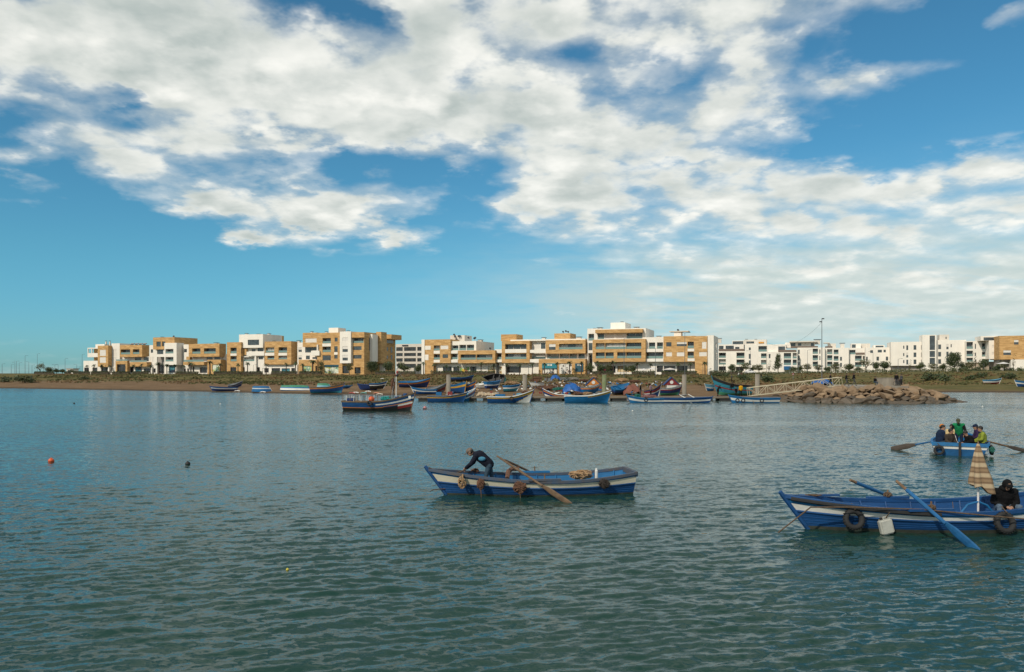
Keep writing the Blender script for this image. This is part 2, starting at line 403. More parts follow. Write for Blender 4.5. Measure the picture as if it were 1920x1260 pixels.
def ground_material():
    m = bpy.data.materials.new('beach_and_grass'); m.use_nodes = True; nt = m.node_tree; p = nt.nodes['Principled BSDF']
    p.inputs['Roughness'].default_value = 0.95; p.inputs['Specular IOR Level'].default_value = 0.15
    g = nt.nodes.new('ShaderNodeNewGeometry'); sp = nt.nodes.new('ShaderNodeSeparateXYZ'); nt.links.new(g.outputs['Position'], sp.inputs[0])
    def nz(scale, det, stretch=(1, 1, 0), rough=0.6):
        mp = nt.nodes.new('ShaderNodeMapping'); mp.inputs['Scale'].default_value = stretch; nt.links.new(g.outputs['Position'], mp.inputs[0])
        n = nt.nodes.new('ShaderNodeTexNoise'); nt.links.new(mp.outputs[0], n.inputs['Vector'])
        n.inputs['Scale'].default_value = scale; n.inputs['Detail'].default_value = det; n.inputs['Roughness'].default_value = rough
        return n.outputs[0]
    def ramp(v, stops):
        r = nt.nodes.new('ShaderNodeValToRGB'); nt.links.new(v, r.inputs[0]); e = r.color_ramp.elements
        while len(e) < len(stops): e.new(0.5)
        for k, (pos, c) in enumerate(stops): e[k].position = pos; e[k].color = (*c, 1)
        return r.outputs[0]
    def mixc(f, a, b):
        n = nt.nodes.new('ShaderNodeMix'); n.data_type = 'RGBA'; nt.links.new(f, n.inputs[0]); nt.links.new(a, n.inputs[6]); nt.links.new(b, n.inputs[7]); return n.outputs[2]
    def mth(op, a, b, clamp=False):
        n = nt.nodes.new('ShaderNodeMath'); n.operation = op; n.use_clamp = clamp
        for i, v in enumerate((a, b)):
            if isinstance(v, (int, float)): n.inputs[i].default_value = v
            else: nt.links.new(v, n.inputs[i])
        return n.outputs[0]
    sand = ramp(nz(0.35, 7, (0.6, 1, 0)), [(0.3, (0.115, 0.070, 0.036)), (0.55, (0.17, 0.107, 0.058)), (0.75, (0.225, 0.15, 0.086))])
    grass = ramp(nz(0.16, 9, (0.5, 1.6, 0), 0.7), [(0.28, (0.045, 0.048, 0.014)), (0.45, (0.085, 0.078, 0.024)), (0.58, (0.15, 0.115, 0.042)), (0.75, (0.17, 0.088, 0.042))])
    wet = ramp(nz(0.8, 4), [(0.3, (0.06, 0.042, 0.026)), (0.7, (0.10, 0.066, 0.038))])
    hz = mth('ADD', sp.outputs[2], mth('MULTIPLY', mth('SUBTRACT', nz(0.22, 5, (0.5, 1, 0)), 0.5), 1.5))
    mr = nt.nodes.new('ShaderNodeMapRange'); nt.links.new(sp.outputs[0], mr.inputs[0]); mr.inputs[1].default_value = 52; mr.inputs[2].default_value = 78; mr.inputs[4].default_value = 1.3   # salt marsh on the right
    hz = mth('ADD', hz, mr.outputs[0])
    fg = nt.nodes.new('ShaderNodeMapRange'); nt.links.new(hz, fg.inputs[0]); fg.inputs[1].default_value = 1.35; fg.inputs[2].default_value = 1.75
    fw = nt.nodes.new('ShaderNodeMapRange'); nt.links.new(sp.outputs[2], fw.inputs[0]); fw.inputs[1].default_value = 0.3; fw.inputs[2].default_value = 0.14
    col = mixc(fg.outputs[0], sand, grass); col = mixc(fw.outputs[0], col, wet)
    nt.links.new(col, p.inputs['Base Color'])
    b = nt.nodes.new('ShaderNodeBump'); b.inputs['Strength'].default_value = 0.8; b.inputs['Distance'].default_value = 0.4
    nt.links.new(nz(1.2, 6), b.inputs['Height']); nt.links.new(b.outputs[0], p.inputs['Normal'])
    return m
GROUND = ground_material()
def make_ground():
    xs = np.concatenate([[-7000, -3500, -1800, -900, -600, -450, -350, -290], np.arange(-250, 250.1, 1.25), [290, 350, 450, 600, 900, 1800, 3500, 7000]])
    ys = np.concatenate([np.arange(100, 215, 0.9), np.arange(215, 345, 2.0), [350, 380, 420, 500, 700, 1200, 2500, 5000, 9000]])
    Yg, Xg = np.meshgrid(ys, xs, indexing='ij')
    Z = ground_z(Xg, Yg)
    me = np_mesh('ground', np.stack([Xg, Yg, Z], -1).reshape(-1, 3), grid_quads(*Xg.shape), GROUND, True)
    tag(link('ground', me), 'brown sandy shore rising to a dry grassy bank', 'ground', kind='structure')
make_ground()

# ------------------------------------------------------------------ buildings
def stone_material():
    m = bpy.data.materials.new('honey_stone'); m.use_nodes = True; nt = m.node_tree; p = nt.nodes['Principled BSDF']
    p.inputs['Roughness'].default_value = 0.9
    tcn = nt.nodes.new('ShaderNodeTexCoord')
    sp = nt.nodes.new('ShaderNodeSeparateXYZ'); nt.links.new(tcn.outputs['Object'], sp.inputs[0])
    ad = nt.nodes.new('ShaderNodeMath'); ad.operation = 'ADD'; nt.links.new(sp.outputs[0], ad.inputs[0]); nt.links.new(sp.outputs[1], ad.inputs[1])
    cb = nt.nodes.new('ShaderNodeCombineXYZ'); nt.links.new(ad.outputs[0], cb.inputs[0]); nt.links.new(sp.outputs[2], cb.inputs[1])
    br = nt.nodes.new('ShaderNodeTexBrick'); nt.links.new(cb.outputs[0], br.inputs['Vector'])
    br.inputs['Scale'].default_value = 1.0; br.inputs['Brick Width'].default_value = 1.5; br.inputs['Row Height'].default_value = 0.42
    br.inputs['Mortar Size'].default_value = 0.012; br.inputs['Bias'].default_value = 0.0
    br.inputs['Color1'].default_value = (0.46, 0.27, 0.105, 1); br.inputs['Color2'].default_value = (0.63, 0.40, 0.175, 1); br.inputs['Mortar'].default_value = (0.35, 0.20, 0.09, 1)
    nz = nt.nodes.new('ShaderNodeTexNoise'); mp = nt.nodes.new('ShaderNodeMapping'); mp.inputs['Scale'].default_value = (0.35, 1.6, 1)
    nt.links.new(cb.outputs[0], mp.inputs[0]); nt.links.new(mp.outputs[0], nz.inputs['Vector']); nz.inputs['Scale'].default_value = 1.3; nz.inputs['Detail'].default_value = 7
    rp = nt.nodes.new('ShaderNodeValToRGB'); nt.links.new(nz.outputs[0], rp.inputs[0])
    rp.color_ramp.elements[0].position = 0.3; rp.color_ramp.elements[0].color = (0.82, 0.78, 0.74, 1); rp.color_ramp.elements[1].position = 0.7; rp.color_ramp.elements[1].color = (1.1, 1.08, 1.05, 1)
    mx = nt.nodes.new('ShaderNodeMix'); mx.data_type = 'RGBA'; mx.blend_type = 'MULTIPLY'; mx.inputs[0].default_value = 1
    nt.links.new(br.outputs[0], mx.inputs[6]); nt.links.new(rp.outputs[0], mx.inputs[7]); nt.links.new(mx.outputs[2], p.inputs['Base Color'])
    return m
STONE = stone_material()
WHITE = mat('white_render', (0.80, 0.745, 0.665), 0.85, noise=0.06, nscale=0.5, stretch=(1, 1, 0.35))
CREAM = mat('cream_render', (0.62, 0.565, 0.49), 0.85, noise=0.08, nscale=0.5, stretch=(1, 1, 0.35))
GREYW = mat('grey_plaster', (0.36, 0.32, 0.29), 0.9, noise=0.1, nscale=0.6)  # grey-brown plaster for recessed walls and the kiosk roof
BROWNP = mat('brown_panel', (0.17, 0.125, 0.10), 0.7, noise=0.15, nscale=2)
SHUT = mat('roller_shutter', (0.70, 0.655, 0.60), 0.6, noise=0.07, nscale=2.0, stretch=(0.2, 0.2, 5))
FRAME = mat('dark_window_frame', (0.05, 0.05, 0.055), 0.5, noise=0.1)
WFRAME = mat('white_window_frame', (0.6, 0.58, 0.55), 0.5, noise=0.05)
ROOF = mat('roof_membrane', (0.35, 0.33, 0.31), 0.9, noise=0.1)
METAL = mat('galvanised_metal', (0.30, 0.30, 0.31), 0.5, noise=0.1, metal=0.4)
DARKM = mat('dark_metal', (0.035, 0.035, 0.04), 0.5, noise=0.2)
def glass_material(name, c1, c2):
    m = mat(name, c1, 0.08, col2=c2, nscale=0.7, spec=0.7); return m
GLASS = glass_material('window_glass', (0.020, 0.028, 0.034), (0.085, 0.105, 0.115))
DGLASS = glass_material('dark_shop_glass', (0.010, 0.010, 0.012), (0.035, 0.033, 0.034))
RAILG = mat('green_rail_glass', (0.16, 0.26, 0.24), 0.1, noise=0.1, spec=0.7)
def poster_material(name, stops, scale):
    if name in MATS: return MATS[name]
    m = bpy.data.materials.new(name); m.use_nodes = True; nt = m.node_tree; p = nt.nodes['Principled BSDF']; p.inputs['Roughness'].default_value = 0.4
    tcn = nt.nodes.new('ShaderNodeTexCoord'); v = nt.nodes.new('ShaderNodeTexVoronoi'); nt.links.new(tcn.outputs['Object'], v.inputs['Vector']); v.inputs['Scale'].default_value = scale
    r = nt.nodes.new('ShaderNodeValToRGB'); sx = nt.nodes.new('ShaderNodeSeparateColor'); nt.links.new(v.outputs['Color'], sx.inputs[0]); nt.links.new(sx.outputs[0], r.inputs[0])
    e = r.color_ramp.elements; r.color_ramp.interpolation = 'CONSTANT'
    while len(e) < len(stops): e.new(0.5)
    for k, c in enumerate(stops): e[k].position = k / len(stops); e[k].color = (*c, 1)
    nt.links.new(r.outputs[0], p.inputs['Base Color']); MATS[name] = m; return m
POSTER = {
    'green': poster_material('green_shop_display', [(0.35, 0.5, 0.32), (0.6, 0.65, 0.5), (0.2, 0.35, 0.25), (0.7, 0.7, 0.6), (0.45, 0.45, 0.12)], 1.1),
    'yellow': poster_material('yellow_shop_display', [(0.6, 0.45, 0.22), (0.75, 0.6, 0.35), (0.35, 0.2, 0.08), (0.7, 0.65, 0.5)], 1.2),
    'mixed': poster_material('colourful_shop_display', [(0.6, 0.42, 0.05), (0.2, 0.35, 0.1), (0.5, 0.15, 0.1), (0.6, 0.6, 0.5), (0.1, 0.15, 0.12)], 1.0),
    'teal': poster_material('teal_shop_display', [(0.03, 0.12, 0.16), (0.02, 0.05, 0.08), (0.06, 0.22, 0.26), (0.02, 0.03, 0.05)], 0.9),
    'people': poster_material('pale_shop_display', [(0.7, 0.67, 0.62), (0.72, 0.68, 0.6), (0.66, 0.62, 0.55), (0.10, 0.09, 0.09), (0.7, 0.66, 0.6), (0.5, 0.42, 0.35)], 1.6),
}
TEAL = mat('teal_signboard', (0.012, 0.20, 0.25), 0.5, noise=0.05)
DTEAL = mat('dark_teal_signboard', (0.015, 0.075, 0.11), 0.5, noise=0.05)
PINK = mat('magenta_signboard', (0.36, 0.012, 0.07), 0.5, noise=0.1)

def row_t(x, dy=0.0):
    k = (x - 960) / F
    return (k * (ROWY + dy * CA) - dy * SA) / (CA + k * SA)
def row_Y(t, dy=0.0): return ROWY - t * SA + dy * CA
def side_depth(t, x):        # how far back the right-hand side runs until photo column x
    k = (x - 960) / F
    return (t * (CA + k * SA) - k * ROWY) / (k * CA - SA)
BASEZ = 2.9

class Building:
    def __init__(s, label, Z, x_ref, dy=0.0, group=None, cat='apartment building', name='apartment_building'):
        s.ox, s.oy, s.sc = Z; s.dy = dy
        s.t0 = row_t(s.px(x_ref), dy)
        P = Vector((s.t0 * CA + dy * SA, row_Y(s.t0, dy), BASEZ))
        s.root = thing(name, label, cat, P, (0, 0, -YAW), group)
    def px(s, zx): return s.ox + zx / s.sc
    def py(s, zy): return s.oy + zy / s.sc
    def T(s, zx, dy): return row_t(s.px(zx), s.dy + dy) - s.t0
    def zed(s, zy, zx, dy):
        Y = row_Y(row_t(s.px(zx), s.dy + dy), s.dy + dy)
        return HC - (s.py(zy) - HY) / F * Y - BASEZ
    def block(s, x0, x1, y0, y1, dy=0.0, side=None, depth=9.0, m=None, holes=(), name='wall', back=None, mback=None):
        """a volume with recessed openings in its front; openings are (x0,x1,y0,y1,kind)"""
        m = m or WHITE; xc = (x0 + x1) / 2
        t0, t1 = s.T(x0, dy), s.T(x1, dy)
        z1 = s.zed(y0, xc, dy); z0 = s.zed(y1, xc, dy) if y1 is not None else -0.3
        if side is not None:
            depth = min(60.0, max(0.6, side_depth(t1 + s.t0, s.px(side)) - (s.dy + dy)))
        mb = MB(); hs = []
        for h in holes:
            hs.append((max(t0 + .05, s.T(h[0], dy)), min(t1 - .05, s.T(h[1], dy)), max(z0 + .03, s.zed(h[3], xc, dy)), min(z1 - .05, s.zed(h[2], xc, dy)), h[4], h[5] if len(h) > 5 else {}))
        hs = [h for h in hs if h[1] - h[0] > .15 and h[3] - h[2] > .15]
        xs = sorted({t0, t1, *[h[0] for h in hs], *[h[1] for h in hs]}); zs = sorted({z0, z1, *[h[2] for h in hs], *[h[3] for h in hs]})
        F0, B0 = dy, dy + depth
        for i in range(len(xs) - 1):
            for j in range(len(zs) - 1):
                cx, cz = (xs[i] + xs[i + 1]) / 2, (zs[j] + zs[j + 1]) / 2
                if any(h[0] < cx < h[1] and h[2] < cz < h[3] for h in hs): continue
                mb.add([(xs[i], F0, zs[j]), (xs[i + 1], F0, zs[j]), (xs[i + 1], F0, zs[j + 1]), (xs[i], F0, zs[j + 1])], [(0, 1, 2, 3)])
        mb.add([(t0, F0, z0), (t1, F0, z0), (t1, B0, z0), (t0, B0, z0), (t0, F0, z1), (t1, F0, z1), (t1, B0, z1), (t0, B0, z1)],
               [(0, 3, 2, 1), (1, 2, 6, 5), (2, 3, 7, 6), (3, 0, 4, 7)])
        mb.add([(t0, F0, z1), (t1, F0, z1), (t1, B0, z1), (t0, B0, z1)], [(0, 1, 2, 3)], 2)
        REV = {'w': .22, 'h': .2, 's': .14, 'l': 1.5, 'd': .5, 'p': .35, 'b': .06, 'e': 2.2, 'g': .3, 'lw': 1.5, 'ls': 1.2, 'lb': 1.5}
        for h in hs:
            r = min(h[5].get('rev', REV[h[4]]), depth * .8); a, b, c, d = h[:4]
            V = [(a, F0, c), (b, F0, c), (b, F0, d), (a, F0, d), (a, F0 + r, c), (b, F0 + r, c), (b, F0 + r, d), (a, F0 + r, d)]
            mb.add(V, [(0, 4, 5, 1), (1, 5, 6, 2), (2, 6, 7, 3), (3, 7, 4, 0)])
            mb.add(V[4:], [(0, 1, 2, 3)], 1)
        lo = mback or (CREAM if m in (STONE,) else m)
        o = mb.build(name, [m, lo, m], s.root)
        for h in hs: s.fill(h, F0, min(h[5].get('rev', REV[h[4]]), depth * .8))
        # parapet coping keeps the roofline from being a bare edge
        return o
    def window(s, a, b, c, d, y, n=2, glass=None, frame=None, name='window'):
        f = MB(); e = .07; y0, y1 = y - .10, y - .02
        f.box(a, b, y0, y1, c, c + e).box(a, b, y0, y1, d - e, d).box(a, a + e, y0, y1, c + e, d - e).box(b - e, b, y0, y1, c + e, d - e)
        for i in range(1, n):
            x = a + (b - a) * i / n; f.box(x - .035, x + .035, y0 + .005, y1, c + e, d - e)
        w = f.build(name, frame or FRAME, s.root)
        p = MB(); p.box(a + e * .5, b - e * .5, y - .055, y - .03, c + e * .5, d - e * .5); p.build('pane', glass or GLASS, w)
        return w
    def shutter(s, a, b, c, d, y):
        mb = MB(); n = max(4, int((d - c) / .22)); st = (d - c) / n
        for i in range(n):
            z = c + i * st
            mb.add([(a, y - .03, z), (b, y - .03, z), (b, y - .075, z + st * .5), (a, y - .075, z + st * .5), (b, y - .03, z + st), (a, y - .03, z + st)], [(0, 1, 2, 3), (3, 2, 4, 5)])
        return mb.build('roller_shutter', SHUT, s.root)
    def rail(s, a, b, c, y, h=.95, glass=True):
        f = MB(); f.box(a, b, y - .04, y + .02, c + h - .05, c + h)
        n = max(2, int((b - a) / 1.6))
        for i in range(n + 1):
            x = a + .03 + (b - a - .06) * i / n; f.box(x - .02, x + .02, y - .025, y + .015, c, c + h - .05)
        r = f.build('railing', METAL, s.root)
        if glass:
            g = MB(); g.box(a + .06, b - .06, y - .008, y + .008, c + .06, c + h - .08); g.build('rail_glass', RAILG, r)
        return r
    def fill(s, h, F0, r):
        a, b, c, d, k, o = h; y = F0 + r; w = b - a
        if k == 'w': s.window(a, b, c, d, y, n=max(1, int(round(w / 1.3))))
        elif k == 'g': s.window(a, b, c, d, y, n=max(2, int(round(w / 1.1))))
        elif k == 's': s.shutter(a, b, c, d, y)
        elif k == 'h':
            mid = c + (d - c) * .5; s.window(a, b, c, mid, y, n=max(1, int(round(w / 1.3)))); s.shutter(a, b, mid, d, y - .04)
        elif k == 'b':
            MB().box(a, b, F0 - .05, y, c, d).build('white_panel', WHITE, s.root)
        elif k in ('l', 'lw', 'ls', 'lb'):
            n = max(1, int(round(w / 2.6))); st = w / n; q = random.Random(int(a * 100) + int(c * 77))
            for i in range(n):
                x0, x1 = a + st * i + .12, a + st * (i + 1) - .12
                t = q.random()
                if k == 'ls' or (k == 'l' and t < .30): s.shutter(x0, x1, c + .05, d - .25, y)
                else: s.window(x0, x1, c + .04, d - .25, y, n=2, name='balcony_door')
            if k == 'lb': MB().box(a, b, F0 - .04, F0 + .18, c, c + (d - c) * .42).build('white_parapet', WHITE, s.root)
            else: s.rail(a, b, c, F0 + .15, h=min(.95, (d - c) * .42))
        elif k == 'd':
            s.window(a, b, c, d, y, n=max(2, int(round(w / 1.7))), glass=DGLASS, name='shop_window')
        elif k == 'p':
            wdw = s.window(a, b, c, d, y, n=max(2, int(round(w / 2.2))), glass=POSTER[o.get('p', 'green')], name='shop_window')
        elif k == 'e':
            MB().box(a + .1, b - .1, y - .08, y - .02, c, c + (d - c) * .9).build('entrance_door', DGLASS, s.root)
    def part(s, name, x0, x1, y0, y1, dy, depth, m):
        xc = (x0 + x1) / 2
        return MB().box(s.T(x0, dy), s.T(x1, dy), dy, dy + depth, s.zed(y1, xc, dy) if y1 is not None else -.3, s.zed(y0, xc, dy)).build(name, m, s.root)
    def side_win(s, x1, dy0, xa, xb, y0, y1, dyf=0.0, kind='w'):
        """window on the right-hand side face that ends the block at x1"""
        t = s.T(x1, dyf); ya = side_depth(t + s.t0, s.px(xa)) - s.dy; yb = side_depth(t + s.t0, s.px(xb)) - s.dy
        z1, z0 = s.zed(y0, xa, ya), s.zed(y1, xa, ya)
        f = MB().box(t + .003, t + .07, ya, yb, z0, z1).build('window', FRAME, s.root)
        MB().box(t + .03, t + .085, ya + .08, yb - .08, z0 + .08, z1 - .08).build('pane', GLASS if kind == 'w' else SHUT, f)
    def vent(s, zx, zy, dy=5.0, w=.8, h=.7):
        t = s.T(zx, dy); z = s.zed(zy, zx, dy)
        mb = MB().box(t - w / 2, t + w / 2, dy, dy + w, z - 2.2, z - h * .45); c = mb.build('chimney', CREAM, s.root)
        MB().box(t - w * .7, t + w * .7, dy - w * .2, dy + w * 1.2, z - h * .2, z).build('chimney_cap', DARKM, c)
    def dish(s, zx, zy, dy=5.0, r=.45):
        t = s.T(zx, dy); z = s.zed(zy, zx, dy); Mx = Matrix.Translation((t, dy, z)) @ Euler((math.radians(60), 0, .6)).to_matrix().to_4x4()
        mb = MB(); prof = [(r * k / 4, -.18 * r * (1 - (k / 4) ** 2)) for k in range(1, 5)]; mb.lathe(prof + [(r * .97, .02), (r * .5, -.1), (.02, -.12)], 12, M=Mx)
        o = mb.build('satellite_dish', DARKM, s.root)
        MB().tube([(t, dy + .1, z - 1.6), (t, dy + .1, z)], .035, 6).build('mast', METAL, o)
    def solar(s, zx, zy, dy=4.0):
        t = s.T(zx, dy); z = s.zed(zy, zx, dy)
        mb = MB(); mb.add([(t - .8, dy, z - .9), (t + .8, dy, z - .9), (t + .8, dy + 1, z - .1), (t - .8, dy + 1, z - .1)], [(0, 1, 2, 3)])
        mb.add([(t - .8, dy + .05, z - .95), (t + .8, dy + .05, z - .95), (t + .8, dy + 1.05, z - .15), (t - .8, dy + 1.05, z - .15)], [(3, 2, 1, 0)])
        o = mb.build('solar_heater', DGLASS, s.root)
        MB().tube([(t - .9, dy + 1.1, z), (t + .9, dy + 1.1, z)], .25, 10).build('tank', METAL, o)

Z1 = (150, 610, 7.68); Z2 = (380, 600, 9.6); Z3 = (550, 600, 7.68); Z4 = (780, 600, 8.727); Z5 = (920, 600, 9.6); Z6 = (1090, 590, 7.111); Z7 = (1330, 590, 6.1935); Z8 = (1620, 600, 6.4)

def b01():
    b = Building('leftmost low apartment block with open corner balcony and pale stone shutter tower', Z1, 50)
    b.block(50, 255, 510, None, 0.4, depth=9, holes=[(60, 130, 608, 690, 'd'), (178, 250, 608, 690, 'd')])
    b.part('balcony_parapet', 108, 255, 400, 458, 0, 3.5, WHITE); b.part('balcony_roof', 108, 255, 322, 337, 0, 3.5, WHITE)
    for x in (108, 163): b.part('balcony_post', x, x + 9, 337, 400, 0.05, .35, WHITE)
    b.part('stone_pier', 200, 256, 338, 510, 3.0, 3, STONE)
    b.block(222, 352, 272, 510, 5.2, depth=9)
    b.block(255, 405, 292, 597, -1.0, side=458, m=STONE, holes=[(283, 372, 352, 440, 's'), (283, 372, 458, 540, 's')], name='stone_tower')
    b.block(256, 405, 597, None, .3, depth=7, holes=[(303, 400, 608, 690, 'd')]); b.part('column', 405, 424, 597, None, -.9, .7, WHITE)
    b.block(455, 572, 260, None, 1.2, depth=8, holes=[(462, 530, 348, 448, 's'), (462, 530, 458, 598, 's')])
    b.block(424, 512, 598, None, 0.9, depth=5, holes=[(430, 508, 610, 685, 'd')])
    for x in (370, 425): b.vent(x, 222, 6, .5, .9)
def b02():
    b = Building('stone-framed apartments with a row of solar heaters on the flat roof', Z1, 575)
    b.block(575, 895, 283, 455, 0, side=997, m=STONE, holes=[(585, 722, 345, 418, 'lw'), (760, 856, 345, 415, 'lw')], name='stone_frame')
    b.block(560, 1005, 452, 600, 2.2, depth=8, holes=[(600, 660, 462, 520, 's'), (790, 882, 460, 525, 'w'), (918, 992, 460, 518, 'w')])
    b.block(512, 680, 512, None, -.4, side=715, m=STONE, holes=[(530, 655, 560, 690, 'd')], name='stone_porch')
    b.part('stone_balcony', 720, 962, 528, 592, -.2, 3, STONE); b.rail(b.T(722, -.2), b.T(960, -.2), b.zed(528, 840, -.2), -.1, .8)
    b.rail(b.T(515, -.4), b.T(680, -.4), b.zed(512, 590, -.4), -.2, .7)
    b.block(682, 1035, 592, None, 1.6, depth=7, holes=[(715, 775, 594, 682, 'd'), (795, 890, 597, 685, 'p', {'p': 'teal'}), (918, 1010, 620, 684, 'd')])
    for x in (733, 792, 850, 908): b.solar(x, 262, 3.5)
def b03():
    b = Building('apartments with tall stone penthouse above a projecting white balcony block', Z1, 1000)
    b.block(1000, 1092, 285, None, 2.4, depth=8, holes=[(1020, 1053, 345, 395, 'w'), (1035, 1066, 455, 525, 's'), (1040, 1090, 620, 682, 'd')])
    b.block(1052, 1360, 172, 345, 0, side=1693, m=STONE, holes=[(1100, 1163, 232, 305, 'g'), (1182, 1228, 232, 300, 'g')], name='stone_penthouse')
    b.block(1093, 1216, 345, 455, .6, depth=7, holes=[(1110, 1200, 350, 415, 'g')])
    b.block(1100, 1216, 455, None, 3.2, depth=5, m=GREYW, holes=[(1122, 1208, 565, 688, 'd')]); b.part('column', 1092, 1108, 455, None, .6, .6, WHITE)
    b.block(1215, 1390, 253, 570, -.8, side=1497, holes=[(1230, 1345, 340, 405, 'lw'), (1230, 1345, 455, 520, 'lw')], name='white_block')
    b.block(1216, 1385, 570, None, .4, depth=7, holes=[(1280, 1370, 572, 682, 'p', {'p': 'teal'})])
    b.block(1390, 1492, 480, None, 3.5, depth=5, m=CREAM)
    b.block(1490, 1572, 275, None, 2.4, depth=8, holes=[(1500, 1540, 340, 388, 'w'), (1495, 1525, 620, 680, 'd'), (1543, 1568, 620, 680, 'd')])
    b.vent(1175, 165, 6); b.dish(1350, 158, 7)
def b04():
    b = Building('low stone-fronted apartments with two wide balconies and a green shop display', Z2, -180)
    g = lambda x, y: ((150 + x / 7.68 - 380) * 9.6, (610 + y / 7.68 - 600) * 9.6)
    x = lambda v: (150 + v / 7.68 - 380) * 9.6; y = lambda v: (610 + v / 7.68 - 600) * 9.6
    b.block(x(1565), 300, y(265), y(452), 0, side=420, m=STONE, holes=[(x(1615), x(1735), y(330), y(408), 'lw'), (x(1785), 235, y(330), y(408), 'lw')], name='stone_frame')
    b.block(x(1575), 330, y(452), None, 2.2, depth=7, holes=[(x(1600), x(1700), y(462), y(525), 's'), (x(1825), 180, 660, 712, 'w'), (210, 325, 660, 712, 'w'), (x(1620), x(1645), y(592), y(672), 'd'), (x(1725), x(1830), y(605), y(685), 'd')])
    b.part('stone_balcony', x(1485), x(1785), y(525), y(570), -.3, 2.6, STONE); b.rail(b.T(x(1490), -.3), b.T(x(1780), -.3), b.zed(y(525), x(1640), -.3), -.1, .9)
    b.part('stone_wing', x(1530), x(1580), y(450), y(525), .8, 1.2, STONE)
    b.block(85, 325, 715, None, -.8, side=415, m=STONE, holes=[(170, 305, 800, 930, 'p', {'p': 'green'})], name='stone_porch')
    b.block(352, 432, 615, None, 3.4, depth=6)
    b.vent(230, 405, 5, 1.4, .5)
def b05():
    b = Building('apartments with a white boxed penthouse between two stone towers', Z2, 435)
    b.block(435, 690, 400, None, 0, side=738, m=STONE, holes=[(500, 612, 498, 600, 'lw'), (500, 612, 603, 643, 'b'), (500, 612, 650, 745, 'lw'), (497, 605, 850, 932, 'd')], name='stone_tower')
    for y0, y1 in ((497, 600), (648, 750)): b.side_win(690, 0, 698, 712, y0, y1)
    b.block(655, 1085, 258, 500, 1.0, side=1425, holes=[(812, 1015, 355, 452, 'g')], name='white_penthouse')
    b.block(1380, 1430, 285, 420, 24, side=1462, m=STONE, name='stone_chimney_block')
    b.block(735, 1112, 500, 650, 2.6, depth=6, holes=[(885, 950, 520, 565, 'w'), (990, 1090, 505, 565, 'w')]); b.part('stone_pier', 740, 786, 510, 628, 1.6, 1, STONE)
    b.part('white_parapet', 790, 1108, 570, 642, .3, .4, WHITE)
    b.block(725, 1108, 650, None, 1.4, depth=6, holes=[(735, 930, 668, 742, 'ls'), (1005, 1090, 655, 710, 'w'), (720, 758, 850, 930, 'd'), (968, 1030, 850, 930, 'd')])
    b.part('column', 936, 960, 650, None, .5, .7, WHITE)
    for v in (780, 995, 1180): b.vent(v, 238 if v != 995 else 248, 6, 1.0, .6)
def b06():
    b = Building('three-storey stone block with deep framed balconies over white shopfronts', Z2, 1115)
    b.block(1115, 1595, 385, 800, 0, side=1705, m=STONE, holes=[(1130, 1290, 490, 585, 'ls'), (1120, 1290, 590, 640, 'b'), (1365, 1520, 490, 590, 'lw'), (1365, 1520, 595, 640, 'b'), (1165, 1290, 645, 710, 'lw'), (1365, 1520, 645, 710, 'ls')], name='stone_frame')
    b.block(1050, 1700, 802, None, 1.2, depth=7, holes=[(1075, 1190, 865, 945, 'd'), (1240, 1395, 865, 935, 'd'), (1420, 1570, 870, 935, 'p', {'p': 'teal'}), (1595, 1660, 865, 945, 'd')])
    b.part('step', 1115, 1240, 950, None, -1.6, 2.4, CREAM)
    b.block(1706, 1832, 405, None, 2.4, depth=7, holes=[(1725, 1785, 495, 575, 'h'), (1725, 1785, 640, 710, 'h')])
    b.vent(1275, 375, 5); b.vent(1720, 365, 7, 1.2, .8)
